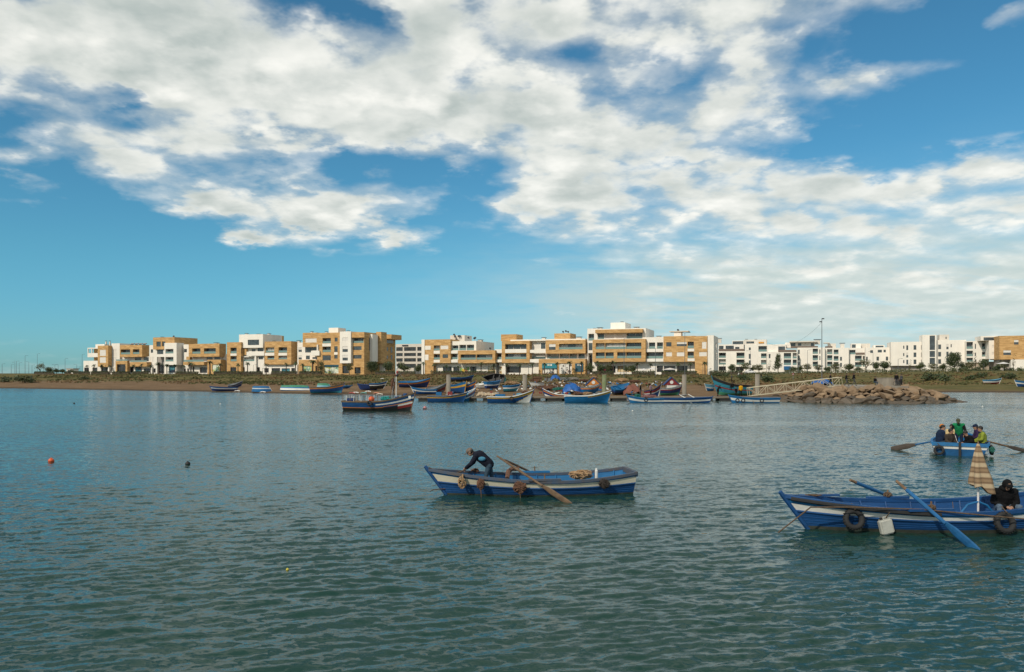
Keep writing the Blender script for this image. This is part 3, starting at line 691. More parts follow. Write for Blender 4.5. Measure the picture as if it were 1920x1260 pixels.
def b07():
    b = Building('tall four-storey stone corner block with a white bay and rooftop stair box', Z3, 75)
    b.block(135, 345, 183, 386, 0, depth=12, m=STONE, holes=[(172, 335, 265, 325, 's')], name='stone_volume')
    b.block(345, 670, 183, None, -.01, depth=12, m=STONE, holes=[(420, 540, 258, 335, 'lw'), (418, 542, 338, 380, 'b'), (420, 540, 383, 462, 'l'), (595, 638, 255, 312, 'w'), (590, 638, 380, 462, 'w'), (588, 638, 465, 500, 'b'), (590, 638, 505, 557, 'w'), (420, 540, 508, 582, 'g'), (445, 650, 645, 770, 'p', {'p': 'green'})], name='stone_volume')
    b.part('fascia', 443, 652, 645, 672, -.08, .1, DTEAL)
    b.block(130, 345, 386, 572, 1.6, depth=9, holes=[(170, 275, 395, 468, 'w'), (275, 335, 395, 440, 'w'), (182, 238, 512, 565, 'w'), (275, 340, 535, 562, 'w')])
    b.part('white_balcony', 255, 375, 442, 512, -.7, 1.6, WHITE)
    b.part('white_fin', 337, 352, 355, 442, -.7, 1.0, WHITE)
    b.block(75, 345, 572, None, -.6, depth=9, m=STONE, holes=[(140, 260, 660, 745, 'p', {'p': 'green'}), (318, 342, 660, 745, 'd')], name='stone_porch')
    b.block(670, 828, 165, 622, -1.3, depth=6, holes=[(708, 785, 252, 305, 's'), (708, 785, 378, 460, 'h'), (708, 785, 503, 583, 'h')], name='white_bay')
    b.block(671, 828, 622, None, -.01, depth=9, m=STONE, holes=[(705, 800, 660, 770, 'd')], name='stone_base')
    b.block(828, 1020, 175, None, -.02, side=1470, m=STONE, holes=[(842, 1012, 258, 330, 'l'), (865, 983, 378, 432, 'w'), (865, 983, 503, 557, 'w'), (882, 968, 680, 768, 'd')], name='stone_volume')
    b.part('stone_cornice', 840, 1022, 177, 252, -.9, .85, STONE)
    # bays on the long right-hand flank
    t = b.T(1020, 0)
    def flank(name, xa, xb, y0, y1, out, m):
        ya = side_depth(t + b.t0, b.px(xa)); yb = side_depth(t + b.t0, b.px(xb))
        zt = b.zed(y0, xa, ya); zb = b.zed(y1, xa, ya) if y1 else -.3
        return MB().box(t + .002, t + out, ya, yb, zb, zt).build(name, m, b.root)
    flank('white_bay', 1100, 1180, 205, 600, 1.2, WHITE); flank('stone_bay', 1190, 1270, 172, 622, 2.4, STONE); flank('stone_overhang', 1320, 1468, 208, 278, 3.0, STONE); flank('column', 1240, 1262, 622, None, 2.0, CREAM)
    for (xa, xb, y0, y1) in ((1090, 1102, 260, 440), (1335, 1362, 390, 445), (1400, 1425, 390, 470), (1338, 1362, 512, 560), (1402, 1424, 505, 570), (1300, 1440, 282, 330)):
        b.side_win(1020, 0, xa, xb, y0, y1)
    b.block(510, 645, 112, 185, 6, side=755, name='stair_box')
    b.vent(260, 162, 5); b.vent(470, 165, 5); b.vent(785, 150, 6)
def b08():
    b = Building('white office block with ribbon windows, set back behind trees', Z3, 1475, dy=42)
    hs = []
    for y0, y1 in ((390, 445), (475, 520), (550, 600), (632, 690)):
        for x0, x1 in ((1482, 1575), (1595, 1765), (1785, 1850)): hs.append((x0, x1, y0, y1, 'g'))
    b.block(1475, 1875, 345, None, 0, depth=12, m=CREAM, holes=hs)
    b.part('rooftop_sign', 1565, 1650, 358, 375, -.3, .2, DARKM); b.vent(1810, 352, 5)
def b09():
    b = Building('long stone and white apartments with rooftop box covered in satellite dishes', Z4, 90)
    b.block(90, 140, 320, None, -.3, depth=9, name='white_pier')
    b.block(140, 565, 318, 705, 0, depth=10, m=STONE, holes=[(142, 240, 420, 485, 'b'), (142, 205, 565, 655, 'b'), (290, 390, 415, 500, 'l'), (290, 390, 503, 550, 'b'), (290, 390, 558, 648, 'l'), (290, 390, 652, 695, 'b'), (400, 528, 418, 480, 's'), (435, 525, 562, 622, 'w')], name='stone_volume')
    b.block(140, 285, 705, None, 0.01, depth=8, m=STONE, name='stone_base')
    b.block(570, 985, 345, 500, 1.0, side=1278, holes=[(585, 695, 412, 495, 'l'), (708, 820, 405, 495, 'lw'), (830, 950, 405, 495, 'lw')], name='white_penthouse')
    b.block(566, 690, 500, 705, .8, depth=8, holes=[(572, 682, 555, 645, 'l')]); b.part('white_parapet', 568, 684, 505, 548, .3, .5, WHITE); b.part('white_parapet', 568, 684, 652, 696, .3, .5, WHITE)
    b.block(690, 1295, 498, 705, -.7, depth=10, m=STONE, holes=[(730, 980, 562, 650, 'l'), (990, 1250, 562, 650, 'l')], name='stone_frame')
    b.block(560, 795, 250, 350, 8, side=915, m=CREAM, name='roof_box')
    for x, y in ((625, 240), (640, 272), (665, 318), (697, 265), (720, 262), (860, 290), (955, 300), (970, 290), (1215, 465)): b.dish(x, y, 7.4 if x < 800 else 6)
    b.block(286, 1306, 706, None, 2.2, depth=6, holes=[(440, 585, 760, 858, 'd'), (610, 712, 765, 862, 'd'), (715, 875, 765, 862, 'p', {'p': 'mixed'}), (885, 990, 762, 862, 'd'), (1175, 1300, 760, 880, 'p', {'p': 'yellow'})])
    b.block(1296, 1408, 480, 700, 1.2, depth=8, holes=[(1304, 1400, 545, 645, 'l')]); b.part('white_parapet', 1297, 1406, 482, 540, .6, .5, WHITE); b.part('white_parapet', 1297, 1406, 648, 690, .6, .5, WHITE)
    b.vent(1040, 320, 8, 1.6, .4)
def b10():
    b = Building('stone-framed apartments above the teal shop signs, two stone roof boxes', Z5, 185)
    b.block(185, 465, 258, 376, 2.0, side=580, m=STONE, name='stone_roof_box')
    b.block(200, 700, 376, 770, 0, side=740, m=STONE, holes=[(260, 645, 432, 590, 'lb'), (260, 645, 600, 705, 'l')], name='stone_frame')
    b.block(355, 1702, 345, 372, 1.2, depth=9, name='white_roof_band')
    b.block(735, 992, 372, 770, 2.6, depth=7, holes=[(740, 890, 415, 520, 's'), (905, 985, 415, 520, 'w'), (740, 985, 600, 700, 'ls')])
    b.part('white_parapet', 705, 990, 535, 590, .2, .5, WHITE); b.part('white_parapet', 705, 868, 705, 762, .2, .5, WHITE)
    b.block(990, 1705, 360, 602, 0, side=1745, m=STONE, holes=[(1050, 1168, 428, 535, 'h'), (1230, 1655, 428, 530, 'l')], name='stone_frame')
    b.block(995, 1738, 602, 702, 2.2, depth=6, holes=[(1015, 1228, 606, 690, 'ls'), (1245, 1408, 606, 690, 'ls'), (1420, 1550, 606, 695, 'l'), (1580, 1690, 606, 695, 'l')])
    b.block(865, 1705, 702, None, -1.2, side=1745, m=STONE, holes=[(925, 1195, 780, 968, 'p', {'p': 'people'}), (1225, 1460, 780, 968, 'p', {'p': 'people'})], name='stone_shop_front')
    b.block(150, 866, 771, None, 2.2, depth=6, holes=[(150, 205, 835, 990, 'p', {'p': 'yellow'}), (275, 545, 835, 950, 'd')])
    b.part('column', 238, 266, 770, None, .4, .7, WHITE)
    sg = b.part('shop_sign', 925, 1195, 780, 870, -1.42, .2, TEAL); ds = b.part('shop_sign', 1520, 1665, 780, 930, -1.42, .2, DTEAL)
    def letters(par, x0, x1, y0, y1, dyy, dotx):   # small white lettering and round emblem on the sign
        n = 5
        for i in range(n):
            xa = x0 + (x1 - x0) * i / n; xb = xa + (x1 - x0) / n * .7
            MB().box(b.T(xa, dyy), b.T(xb, dyy), dyy, dyy + .05, b.zed(y1 - (i % 2) * 4, x0, dyy), b.zed(y0, x0, dyy)).build('letter', WHITE, par)
        MB().lathe([(.33, 0), (.33, .06)], 14, M=Matrix.Translation((b.T(dotx, dyy), dyy + .05, b.zed((y0 + y1) / 2, x0, dyy))) @ Euler((math.radians(90), 0, 0)).to_matrix().to_4x4()).build('emblem', WHITE, par)
    letters(sg, 1020, 1062, 798, 824, -1.47, 1088); letters(ds, 1558, 1590, 800, 822, -1.47, 1618)
    b.block(1145, 1430, 240, 346, 5, side=1535, m=STONE, name='stone_roof_box'); b.vent(950, 310, 6, 1.2, .6); b.vent(1580, 300, 6, 1.6, .5)
    for x in (1305, 1355, 1395): b.dish(x, 212 if x != 1355 else 200, 5.5, .4)
def b11():
    b = Building('four-storey apartments with two long stone balcony frames and white stair box', Z6, 80)
    b.block(80, 216, 185, None, 1.4, depth=9, holes=[(95, 170, 255, 345, 'lw'), (97, 148, 378, 475, 'w'), (92, 148, 512, 775, 'e')])
    b.block(216, 860, 186, 328, 1.6, side=970, holes=[(220, 305, 246, 320, 'l'), (315, 435, 250, 325, 's'), (470, 595, 250, 325, 's'), (602, 815, 246, 320, 'l')], name='white_storey')
    b.part('stone_cornice', 185, 815, 195, 240, -.4, 1.95, STONE)
    b.block(150, 855, 328, 628, -.5, depth=10, m=STONE, holes=[(192, 312, 375, 458, 'l'), (318, 592, 375, 458, 'ls'), (598, 800, 375, 458, 'l'), (192, 312, 500, 582, 'lw'), (322, 432, 500, 582, 'lw'), (478, 592, 500, 582, 'lw'), (598, 800, 500, 582, 'lw')], name='stone_frame')
    b.block(856, 1095, 300, 628, 1.4, depth=8, holes=[(900, 985, 370, 455, 'lw'), (1008, 1088, 370, 455, 'lw'), (860, 1090, 500, 585, 'l')])
    b.part('white_parapet', 857, 1094, 455, 497, .6, .5, WHITE); b.part('white_parapet', 857, 1094, 588, 626, .6, .5, WHITE)
    b.block(390, 585, 105, 188, 8, side=660, name='stair_box')
    b.block(190, 1095, 630, None, 2.4, depth=6, holes=[(270, 455, 685, 775, 'd'), (480, 700, 682, 765, 'p', {'p': 'yellow'}), (1005, 1090, 682, 765, 'd')])
    b.part('magenta_sign', 225, 320, 725, 775, -1.5, .15, PINK)
    b.vent(175, 178, 5, .7, .5); b.vent(243, 170, 6, 1.5, .5); b.vent(733, 163, 6, 1.5, .5); b.vent(540, 92, 9, .8, .5)
def b12():
    b = Building('stone apartment block with scattered white shutters and a tall white end wall', Z6, 1095)
    b.block(1095, 1515, 285, 628, -.5, depth=10, m=STONE, holes=[(1132, 1202, 365, 422, 'w'), (1272, 1405, 365, 420, 'h'), (1418, 1500, 362, 450, 'lw'), (1416, 1505, 455, 490, 'b'), (1130, 1208, 500, 555, 's'), (1272, 1372, 500, 555, 's'), (1418, 1500, 497, 580, 'lw'), (1416, 1510, 585, 620, 'b')], name='stone_volume')
    b.block(1515, 1680, 285, None, -.51, depth=10, m=STONE, holes=[(1608, 1668, 362, 455, 's'), (1570, 1672, 497, 555, 's')], name='stone_volume')
    b.block(1680, 1765, 275, None, -.2, side=1825, name='white_end_wall')
    for y0, y1 in ((370, 470), (500, 600)): b.side_win(1765, 0, 1790, 1803, y0, y1, -.2)
    b.block(1096, 1515, 630, None, 2.4, depth=6, holes=[(1100, 1250, 682, 765, 'd'), (1275, 1415, 682, 765, 'd')])
    b.block(1235, 1330, 225, 290, 7, depth=4, name='roof_box'); b.part('roof_canopy', 1170, 1425, 215, 227, 6.5, 5, CREAM); b.dish(1290, 205, 7); b.vent(1030, 282, 6, 1.4, .5)
def b13():
    D = 92
    b = Building('white apartments with brown roof terrace, first behind the stone row', Z7, 105, dy=D)
    b.block(100, 412, 425, None, 0, depth=12, holes=[(110, 192, 440, 500, 'l'), (110, 192, 515, 580, 'l'), (315, 408, 440, 505, 'l'), (315, 408, 520, 582, 'l'), (110, 192, 600, 650, 'd'), (310, 400, 605, 655, 'd')])
    b.block(105, 400, 345, 425, 2.5, depth=9, holes=[(112, 165, 360, 420, 'w'), (190, 285, 360, 420, 'w'), (300, 350, 375, 420, 'w')]); b.part('brown_parapet', 108, 402, 398, 426, .1, .4, BROWNP)
    b.block(266, 400, 302, 350, 6, depth=6, holes=[(270, 396, 308, 345, 'g')]); b.vent(118, 272, 5, 1.5, .8)
    b = Building('white apartments with orange-trimmed roof terrace behind the leafy garden', Z7, 412, dy=D - 6)
    b.block(413, 672, 345, None, 0, depth=14, holes=[(458, 482, 380, 412, 'w'), (458, 482, 455, 512, 'w'), (458, 482, 530, 580, 'w'), (570, 668, 365, 430, 'lw'), (600, 665, 450, 505, 'l'), (600, 665, 525, 580, 'l')])
    b.block(400, 665, 290, 346, 5, depth=8, m=CREAM, holes=[(430, 520, 310, 335, 'w')]); b.part('orange_awning', 572, 632, 316, 332, 4.6, .5, mat('orange_canvas', (.5, .22, .02), .8, noise=.1)); b.vent(432, 283, 6); b.vent(540, 283, 6)
    b = Building('white apartments with a blue awning at ground level behind trees', Z7, 680, dy=D - 8)
    b.block(673, 1022, 430, None, 0, depth=12, holes=[(690, 710, 455, 505, 'w'), (865, 950, 445, 510, 'l'), (968, 1015, 445, 510, 'l'), (865, 950, 520, 585, 'l'), (968, 1015, 522, 585, 'l')])
    b.block(673, 890, 345, 431, 1.5, depth=10, holes=[(800, 880, 370, 410, 'w')]); b.part('brown_parapet', 800, 1012, 408, 431, -.2, .4, BROWNP); b.part('blue_awning', 865, 945, 598, 640, -1.6, 1.5, mat('blue_canvas', (.01, .10, .24), .8, noise=.1))
    b = Building('white apartments with a thin flat canopy over the top-floor terrace', Z7, 1022, dy=D - 4)
    b.block(1023, 1342, 382, None, 0, depth=14, holes=[(1030, 1050, 405, 455, 'w'), (1030, 1050, 475, 530, 'w'), (1030, 1050, 550, 585, 'w'), (1200, 1262, 395, 455, 'l'), (1200, 1262, 470, 528, 'l'), (1200, 1262, 545, 598, 'l'), (1278, 1290, 405, 455, 'w'), (1278, 1290, 480, 528, 'w')])
    b.block(880, 1225, 322, 383, 3, depth=9, holes=[(945, 1000, 328, 380, 'w'), (1030, 1070, 330, 360, 'w'), (1180, 1215, 330, 380, 'w')]); b.part('roof_canopy', 930, 1262, 305, 318, .5, 9, CREAM); b.part('brown_parapet', 945, 1262, 365, 383, .2, .3, BROWNP); b.vent(1255, 285, 8, 2.2, .9)
    b = Building('white apartments right of the tall floodlight mast, two balcony columns', Z7, 1342, dy=D - 2)
    b.block(1343, 1620, 385, None, 0, depth=14, holes=[(1368, 1428, 400, 458, 'l'), (1445, 1500, 405, 460, 'l'), (1368, 1428, 470, 530, 'l'), (1445, 1500, 480, 535, 'l'), (1368, 1428, 545, 600, 'l'), (1445, 1500, 550, 600, 'l'), (1518, 1540, 490, 535, 'w'), (1518, 1540, 560, 605, 'w')])
    b.part('brown_parapet', 1344, 1430, 366, 385, .2, .3, BROWNP); b.part('roof_canopy', 1330, 1400, 322, 332, 3, 6, CREAM); b.block(1380, 1470, 335, 386, 5, depth=6, m=CREAM); b.vent(1545, 328, 6, 1.6, 1.0)
    b = Building('low white apartments with square rooftop room and corner terrace', Z7, 1620, dy=D)
    b.block(1621, 1835, 388, None, 0, depth=14, holes=[(1628, 1697, 408, 460, 'l'), (1692, 1770, 475, 535, 'l'), (1782, 1815, 480, 535, 'l'), (1692, 1770, 550, 605, 'l'), (1782, 1815, 550, 605, 'l')])
    b.block(1650, 1762, 335, 389, 3, depth=8, holes=[(1655, 1700, 345, 385, 'w')]); b.block(1762, 1868, 335, 420, 6, depth=8, m=CREAM); b.part('brown_parapet', 1698, 1815, 440, 462, -.2, .3, BROWNP)
def b14():
    D = 88
    b = Building('white apartments with small dark windows beside the long blank wall', Z8, 0, dy=D)
    b.block(18, 322, 330, None, 0, depth=14, holes=[(75, 108, 362, 395, 'w'), (165, 215, 358, 390, 'w'), (235, 262, 358, 388, 'w'), (25, 45, 440, 488, 'w'), (150, 180, 440, 488, 'w'), (262, 290, 440, 488, 'w'), (262, 290, 510, 550, 'w')])
    b.block(115, 245, 302, 331, 4, depth=6, holes=[(138, 235, 308, 328, 'w')])
    b = Building('long plain white slab with rows of narrow windows and dark base', Z8, 322, dy=D - 5)
    hs = []
    for y0 in (303, 391, 475):
        hs += [(470, 484, y0 + 5, y0 + 42, 'w'), (508, 530, y0 + 2, y0 + 59, 'h' if y0 == 391 else 'w'), (595, 628, y0, y0 + 55, 'w'), (685, 696, y0, y0 + 56, 'w')]
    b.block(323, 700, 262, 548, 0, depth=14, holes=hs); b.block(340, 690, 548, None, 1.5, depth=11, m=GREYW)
    b = Building('tall white stair tower with a full-height strip of glass', Z8, 700, dy=D - 7)
    b.block(700, 870, 178, None, 0, depth=8, holes=[(788, 852, 188, 360, 'g'), (788, 852, 372, 445, 'g'), (788, 852, 455, 528, 'g')]); b.block(905, 1022, 175, 245, 4, depth=6, m=CREAM, holes=[(978, 992, 203, 228, 'w')])
    b = Building('white slab of square windows behind the largest dark tree', Z8, 870, dy=D - 5)
    hs = []
    for y0 in (293, 382, 470): hs += [(890, 925, y0, y0 + 56, 'w'), (988, 1015, y0 - 2, y0 + 58, 'h' if y0 == 293 else 'w'), (1040, 1053, y0 - 3, y0 + 34, 'w')]
    b.block(871, 1225, 240, None, 0, depth=14, holes=hs)
    b = Building('white apartments with two columns of dark balconies over a beige ground floor', Z8, 1225, dy=D - 8)
    hs = []
    for y0, y1 in ((262, 345), (367, 435), (452, 500)): hs += [(1230, 1308, y0, y1, 'lw'), (1415, 1490, y0 + 16, y1 + 4, 'lw'), (1330, 1344, y0 + 25, y1, 'w')]
    b.block(1226, 1500, 252, 512, 0, depth=14, holes=hs)
    b.block(1250, 1650, 500, None, .5, depth=10, m=mat('beige_render', (0.42, 0.34, 0.26), .9, noise=.1), holes=[(1500, 1525, 570, 640, 'd'), (1540, 1562, 570, 640, 'd'), (1320, 1350, 580, 640, 'd')])
    b = Building('narrow white apartment tower with an open slot at its roof', Z8, 1500, dy=D - 14)
    b.block(1500, 1612, 245, 468, 0, depth=12, holes=[(1535, 1570, 300, 332, 's'), (1535, 1570, 385, 420, 's')])
    b.block(1400, 1612, 192, 246, .2, depth=10, holes=[(1435, 1570, 208, 245, 'w')])
    b = Building('stone-clad apartment block at the right edge above a white base', Z8, 1612, dy=D - 22)
    b.block(1625, 1990, 188, 472, 0, depth=14, m=STONE, holes=[(1800, 1855, 238, 295, 'h'), (1672, 1765, 362, 420, 'h')], name='stone_volume')
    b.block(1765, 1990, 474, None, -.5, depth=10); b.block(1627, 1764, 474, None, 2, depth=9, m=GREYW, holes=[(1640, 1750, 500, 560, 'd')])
for f_ in (b01, b02, b03, b04, b05, b06, b07, b08, b09, b10, b11, b12, b13, b14): f_()

# ------------------------------------------------------------------ vegetation and promenade
def ground_hit(x, y, y0=105.0, y1=420.0, n=1600):
    Ys = np.linspace(y0, y1, n); Xs = (x - 960) / F * Ys
    z = ground_z(Xs, Ys); py = HY - (z - HC) / Ys * F
    i = int(np.argmin(np.abs(py - y))); return Vector((Xs[i], Ys[i], z[i]))
def front_point(x, dy):
    t = row_t(x, dy); X = t * CA + dy * SA; Y = row_Y(t, dy); return Vector((X, Y, gz(X, Y)))

LEAF = [mat('dark_leaf', (0.022, 0.040, 0.014), .6, col2=(0.050, 0.075, 0.026), nscale=1.5), mat('mid_leaf', (0.045, 0.066, 0.018), .6, col2=(0.095, 0.105, 0.034), nscale=1.5),
        mat('olive_leaf', (0.075, 0.070, 0.024), .6, col2=(0.13, 0.115, 0.045), nscale=1.5)]
BARK = mat('bark', (0.075, 0.055, 0.04), .9, noise=.3, nscale=5)
PALMB = mat('palm_bark', (0.060, 0.042, 0.032), .9, noise=.35, nscale=4)
def leaf_quads(rg, blobs, n, size, flat=1.0):
    w = np.array([b[3] * b[4] * b[5] for b in blobs]) ** .7; w /= w.sum()
    idx = rg.choice(len(blobs), n, p=w); B = np.array(blobs)[idx]
    d = rg.normal(size=(n, 3)); d /= np.linalg.norm(d, axis=1)[:, None]
    r = rg.random(n) ** .45
    c = B[:, :3] + d * B[:, 3:6] * r[:, None]
    a = rg.normal(size=(n, 3)); a /= np.linalg.norm(a, axis=1)[:, None]
    b = np.cross(a, rg.normal(size=(n, 3))); b /= np.linalg.norm(b, axis=1)[:, None]
    s = size * rg.uniform(.5, 1.25, n)[:, None]
    v = np.stack([c - a * s, c + b * s * .55, c + a * s, c - b * s * .55], 1).reshape(-1, 3)
    return v, np.arange(4 * n).reshape(-1, 4)
def crown_mesh(seed, w, h, z0, n, size, nb=9, mats=(0, 1), conic=0.0):
    rg = np.random.default_rng(seed); blobs = []
    for i in range(nb):
        t = rg.random(); rad = (1 - conic * t) * w / 2
        an = rg.uniform(0, 6.28); rr = rad * .62 * math.sqrt(rg.random())
        s = rg.uniform(.26, .46)
        blobs.append((math.cos(an) * rr, math.sin(an) * rr, z0 + h * (.18 + .66 * t), w * s * (1 - .5 * conic * t), w * s * (1 - .5 * conic * t), h * s * .62))
    v, q = leaf_quads(rg, blobs, n, size)
    me = np_mesh('crown', v, q, [LEAF[k] for k in mats])
    me.polygons.foreach_set('material_index', rg.integers(0, len(mats), len(q)).astype(np.int32)); return me
def trunk_mesh(seed, h, z0, w, r):
    q = random.Random(seed); mb = MB()
    lean = q.uniform(-.15, .15); top = z0 + h * .45
    mb.tube([(0, 0, -.3), (lean * .3, 0, z0 * .6), (lean, lean * .5, z0 + h * .1), (lean * 1.4, lean, top)], [r * 1.25, r, r * .8, r * .4], 7)
    for i in range(5):
        a = q.uniform(0, 6.28); L = w * q.uniform(.25, .42)
        mb.tube([(lean * .8, lean * .4, z0 * q.uniform(.75, 1.1)), (math.cos(a) * L * .5, math.sin(a) * L * .5, z0 + h * .3), (math.cos(a) * L, math.sin(a) * L, z0 + h * q.uniform(.45, .75))], [r * .5, r * .32, r * .12], 5)
    return mb.mesh('trunk', BARK, True)
TREEKIND = {}
def tree_meshes(kind):
    if kind not in TREEKIND:
        P = {'round_a': (1, 4.2, 3.4, 1.2, 1500, .22, 10, (0, 1), 0), 'round_b': (2, 4.0, 3.2, 1.5, 1300, .22, 8, (0, 1, 1), 0), 'olive': (3, 4.2, 3.0, 1.6, 1000, .2, 9, (1, 2), 0),
             'sparse': (4, 4.4, 3.2, 1.9, 520, .2, 9, (1, 2, 2), 0), 'big': (5, 6.5, 6.6, 1.6, 3200, .26, 14, (0, 0, 1), .25), 'pine': (6, 3.4, 6.4, 1.4, 1200, .24, 12, (0, 1), .7), 'bare': (7, 2.2, 5.2, 1.6, 150, .16, 8, (2,), .3)}[kind]
        sd, w, h, z0, n, sz, nb, ms, con = P
        TREEKIND[kind] = (crown_mesh(sd, w, h, z0, n, sz, nb, ms, con), trunk_mesh(sd, h, z0, w, .16 if kind != 'bare' else .1), w, z0 + h)
    return TREEKIND[kind]
TREEN = [0]
def tree(x, ytop, ybot, kind, label, Y=None, wpx=None, base=None, group=None):
    cm, tm, w0, h0 = tree_meshes(kind)
    P = base if base is not None else front_point(x, -5.0)
    H = (ybot - ytop) / F * P.y + .3; k = H / h0; kw = (wpx / F * P.y / w0) if wpx else k
    TREEN[0] += 1; rz = (TREEN[0] * 2.399) % 6.28
    t = thing({'pine': 'pine_tree', 'bare': 'bare_tree'}.get(kind, 'garden_tree'), label, 'tree', P, (0, 0, rz), group); t.scale = (kw, kw, k)
    link('trunk', tm, t); link('crown', cm, t)
    return t

TREES = [  # column, top row, foot row, kind, width, distance behind the row front, label
    (75, 682, 701, 'sparse', 17, -3, 'thin grey-green tree with see-through crown near the left street lamps'),
    (92, 688, 701, 'round_a', 13, -3, 'low dark bushy tree just right of the see-through tree at left'),
    (106, 691, 701, 'round_b', 14, -3, 'squat dark tree second to the right of the see-through tree at left'),
    (117, 692, 701, 'round_a', 11, -3, 'small dark round tree before the pale kiosk at left'),
    (137, 692, 701, 'round_b', 10, -3, 'small dark tree right of the pale kiosk at left'),
    (602, 676, 701, 'olive', 13, -4, 'slim olive-green tree before the green shop display of the corner block'),
    (655, 682, 702, 'olive', 14, -4, 'small tree in front of the dark entrance under the white bay'),
    (697, 675, 701, 'big', 25, -5, 'broad dark tree at the right flank of the tall stone corner block'),
    (728, 677, 701, 'round_a', 20, -5, 'round dark tree between the corner block and the fishing boat mast'),
    (757, 679, 701, 'round_b', 25, 8, 'wide yellowish-green tree before the white office ribbon windows'),
    (784, 684, 701, 'round_a', 13, 6, 'small tree at the right end of the office block'),
    (1106, 680, 701, 'round_b', 17, -4, 'round tree left of the magenta sign'),
    (1127, 683, 701, 'round_a', 15, -5, 'bushy tree hanging over the magenta sign'),
    (1140, 681, 701, 'olive', 12, -4, 'yellow-green tree just right of the magenta sign'),
    (1174, 684, 701, 'round_b', 13, -4, 'left one of two small trees before the yellow shop display'),
    (1186, 684, 701, 'round_a', 13, -4, 'right one of two small trees before the yellow shop display'),
    (1373, 680, 698, 'round_a', 14, 60, 'clipped dark tree before the first white block behind the stone row'),
    (1399, 677, 699, 'olive', 17, 62, 'loose olive tree left of the parked white car'),
    (1411, 683, 699, 'round_b', 12, 65, 'small dark tree directly behind the parked white car'),
    (1423, 681, 698, 'olive', 20, 60, 'wide yellow-green tree right of the parked white car'),
    (1442, 674, 698, 'bare', 12, 62, 'nearly bare brown tree left of the tall pine'),
    (1459, 661, 698, 'pine', 17, 55, 'tall pine standing alone before the blue-awning apartments'),
    (1488, 686, 698, 'round_a', 15, 58, 'dark rounded tree beside the blue awning'),
    (1500, 684, 698, 'round_b', 12, 60, 'narrow tree just right of the blue awning'),
    (1513, 681, 698, 'olive', 17, 58, 'spreading olive tree before the flat-canopied white block'),
    (1535, 683, 699, 'olive', 16, 55, 'low yellowish tree beside the foot of the tall floodlight mast'),
    (1552, 688, 699, 'round_a', 15, 52, 'dark bush-like tree just right of the tall floodlight mast'),
    (1567, 681, 699, 'olive', 20, 55, 'wide brownish tree second right of the tall floodlight mast'),
    (1592, 683, 699, 'round_a', 17, 55, 'dark clipped tree left of the low white corner terrace'),
    (1608, 689, 699, 'round_b', 14, 52, 'low green tree under the low white corner terrace'),
    (1624, 677, 700, 'sparse', 24, 50, 'see-through brownish tree at the left end of the white slabs'),
    (1642, 680, 699, 'round_a', 14, 50, 'small dark tree left one of a pair before the long blank wall'),
    (1659, 679, 699, 'round_a', 18, 50, 'dark dome-shaped tree right one of a pair before the long blank wall'),
    (1706, 675, 698, 'bare', 8, 52, 'thin bare tree against the long plain white slab'),
    (1725, 681, 699, 'round_b', 16, 48, 'bushy tree in front of the narrow-window slab near the stair tower'),
    (1750, 683, 699, 'olive', 16, 50, 'olive tree at the foot of the white stair tower'),
    (1767, 683, 699, 'round_b', 16, 48, 'dense tree left of the largest dark tree'),
    (1790, 660, 699, 'big', 27, 46, 'largest dark tree, tall and dense, before the square-window slab'),
    (1806, 680, 699, 'round_b', 13, 48, 'small tree touching the right side of the largest dark tree'),
    (1818, 679, 699, 'olive', 15, 46, 'olive tree before the beige ground floor at right'),
    (1829, 664, 699, 'bare', 9, 46, 'tall bare tree between the two dark balcony columns'),
    (1844, 675, 699, 'round_a', 15, 46, 'dark tree before the right column of dark balconies'),
    (1870, 684, 699, 'round_b', 12, 42, 'small tree under the narrow white tower'),
    (1883, 680, 700, 'olive', 15, 38, 'reddish-brown tree before the stone block at the right edge'),
    (1900, 667, 700, 'bare', 9, 36, 'bare tree crossing the stone block at the right edge'),
]
for x, yt, yb, kind, wpx, dy, lab in TREES:
    tree(x, yt, yb, kind, lab, wpx=wpx, base=front_point(x, dy))
# clipped ball shrubs on the right
def shrub_mesh(seed, n=420):
    rg = np.random.default_rng(seed); blobs = [(0, 0, .62, .8, .8, .62)] + [(rg.normal(0, .35), rg.normal(0, .35), .6 + rg.normal(0, .2), .45, .45, .4) for _ in range(5)]
    v, q = leaf_quads(rg, blobs, n, .14); me = np_mesh('foliage', v, q, [LEAF[0], LEAF[1]]); me.polygons.foreach_set('material_index', rg.integers(0, 2, len(q)).astype(np.int32)); return me
SHRUB = [shrub_mesh(k) for k in (21, 22, 23)]
STEM = MB().tube([(0, 0, -.2), (0, 0, .5)], .06, 6).mesh('stem', BARK)
SHP = [1788, 1803, 1813, 1825, 1833, 1868, 1886, 1897, 1914]
for i, x in enumerate(SHP):
    P = front_point(x, 36); t = thing('ball_shrub', f'{ORD[i]} clipped round shrub from the left below the right-hand buildings', 'shrub', P, (0, 0, i), 'clipped round shrubs'); t.scale = (1.15 + .2 * (i % 3),) * 3
    link('foliage', SHRUB[i % 3], t); link('stem', STEM, t)
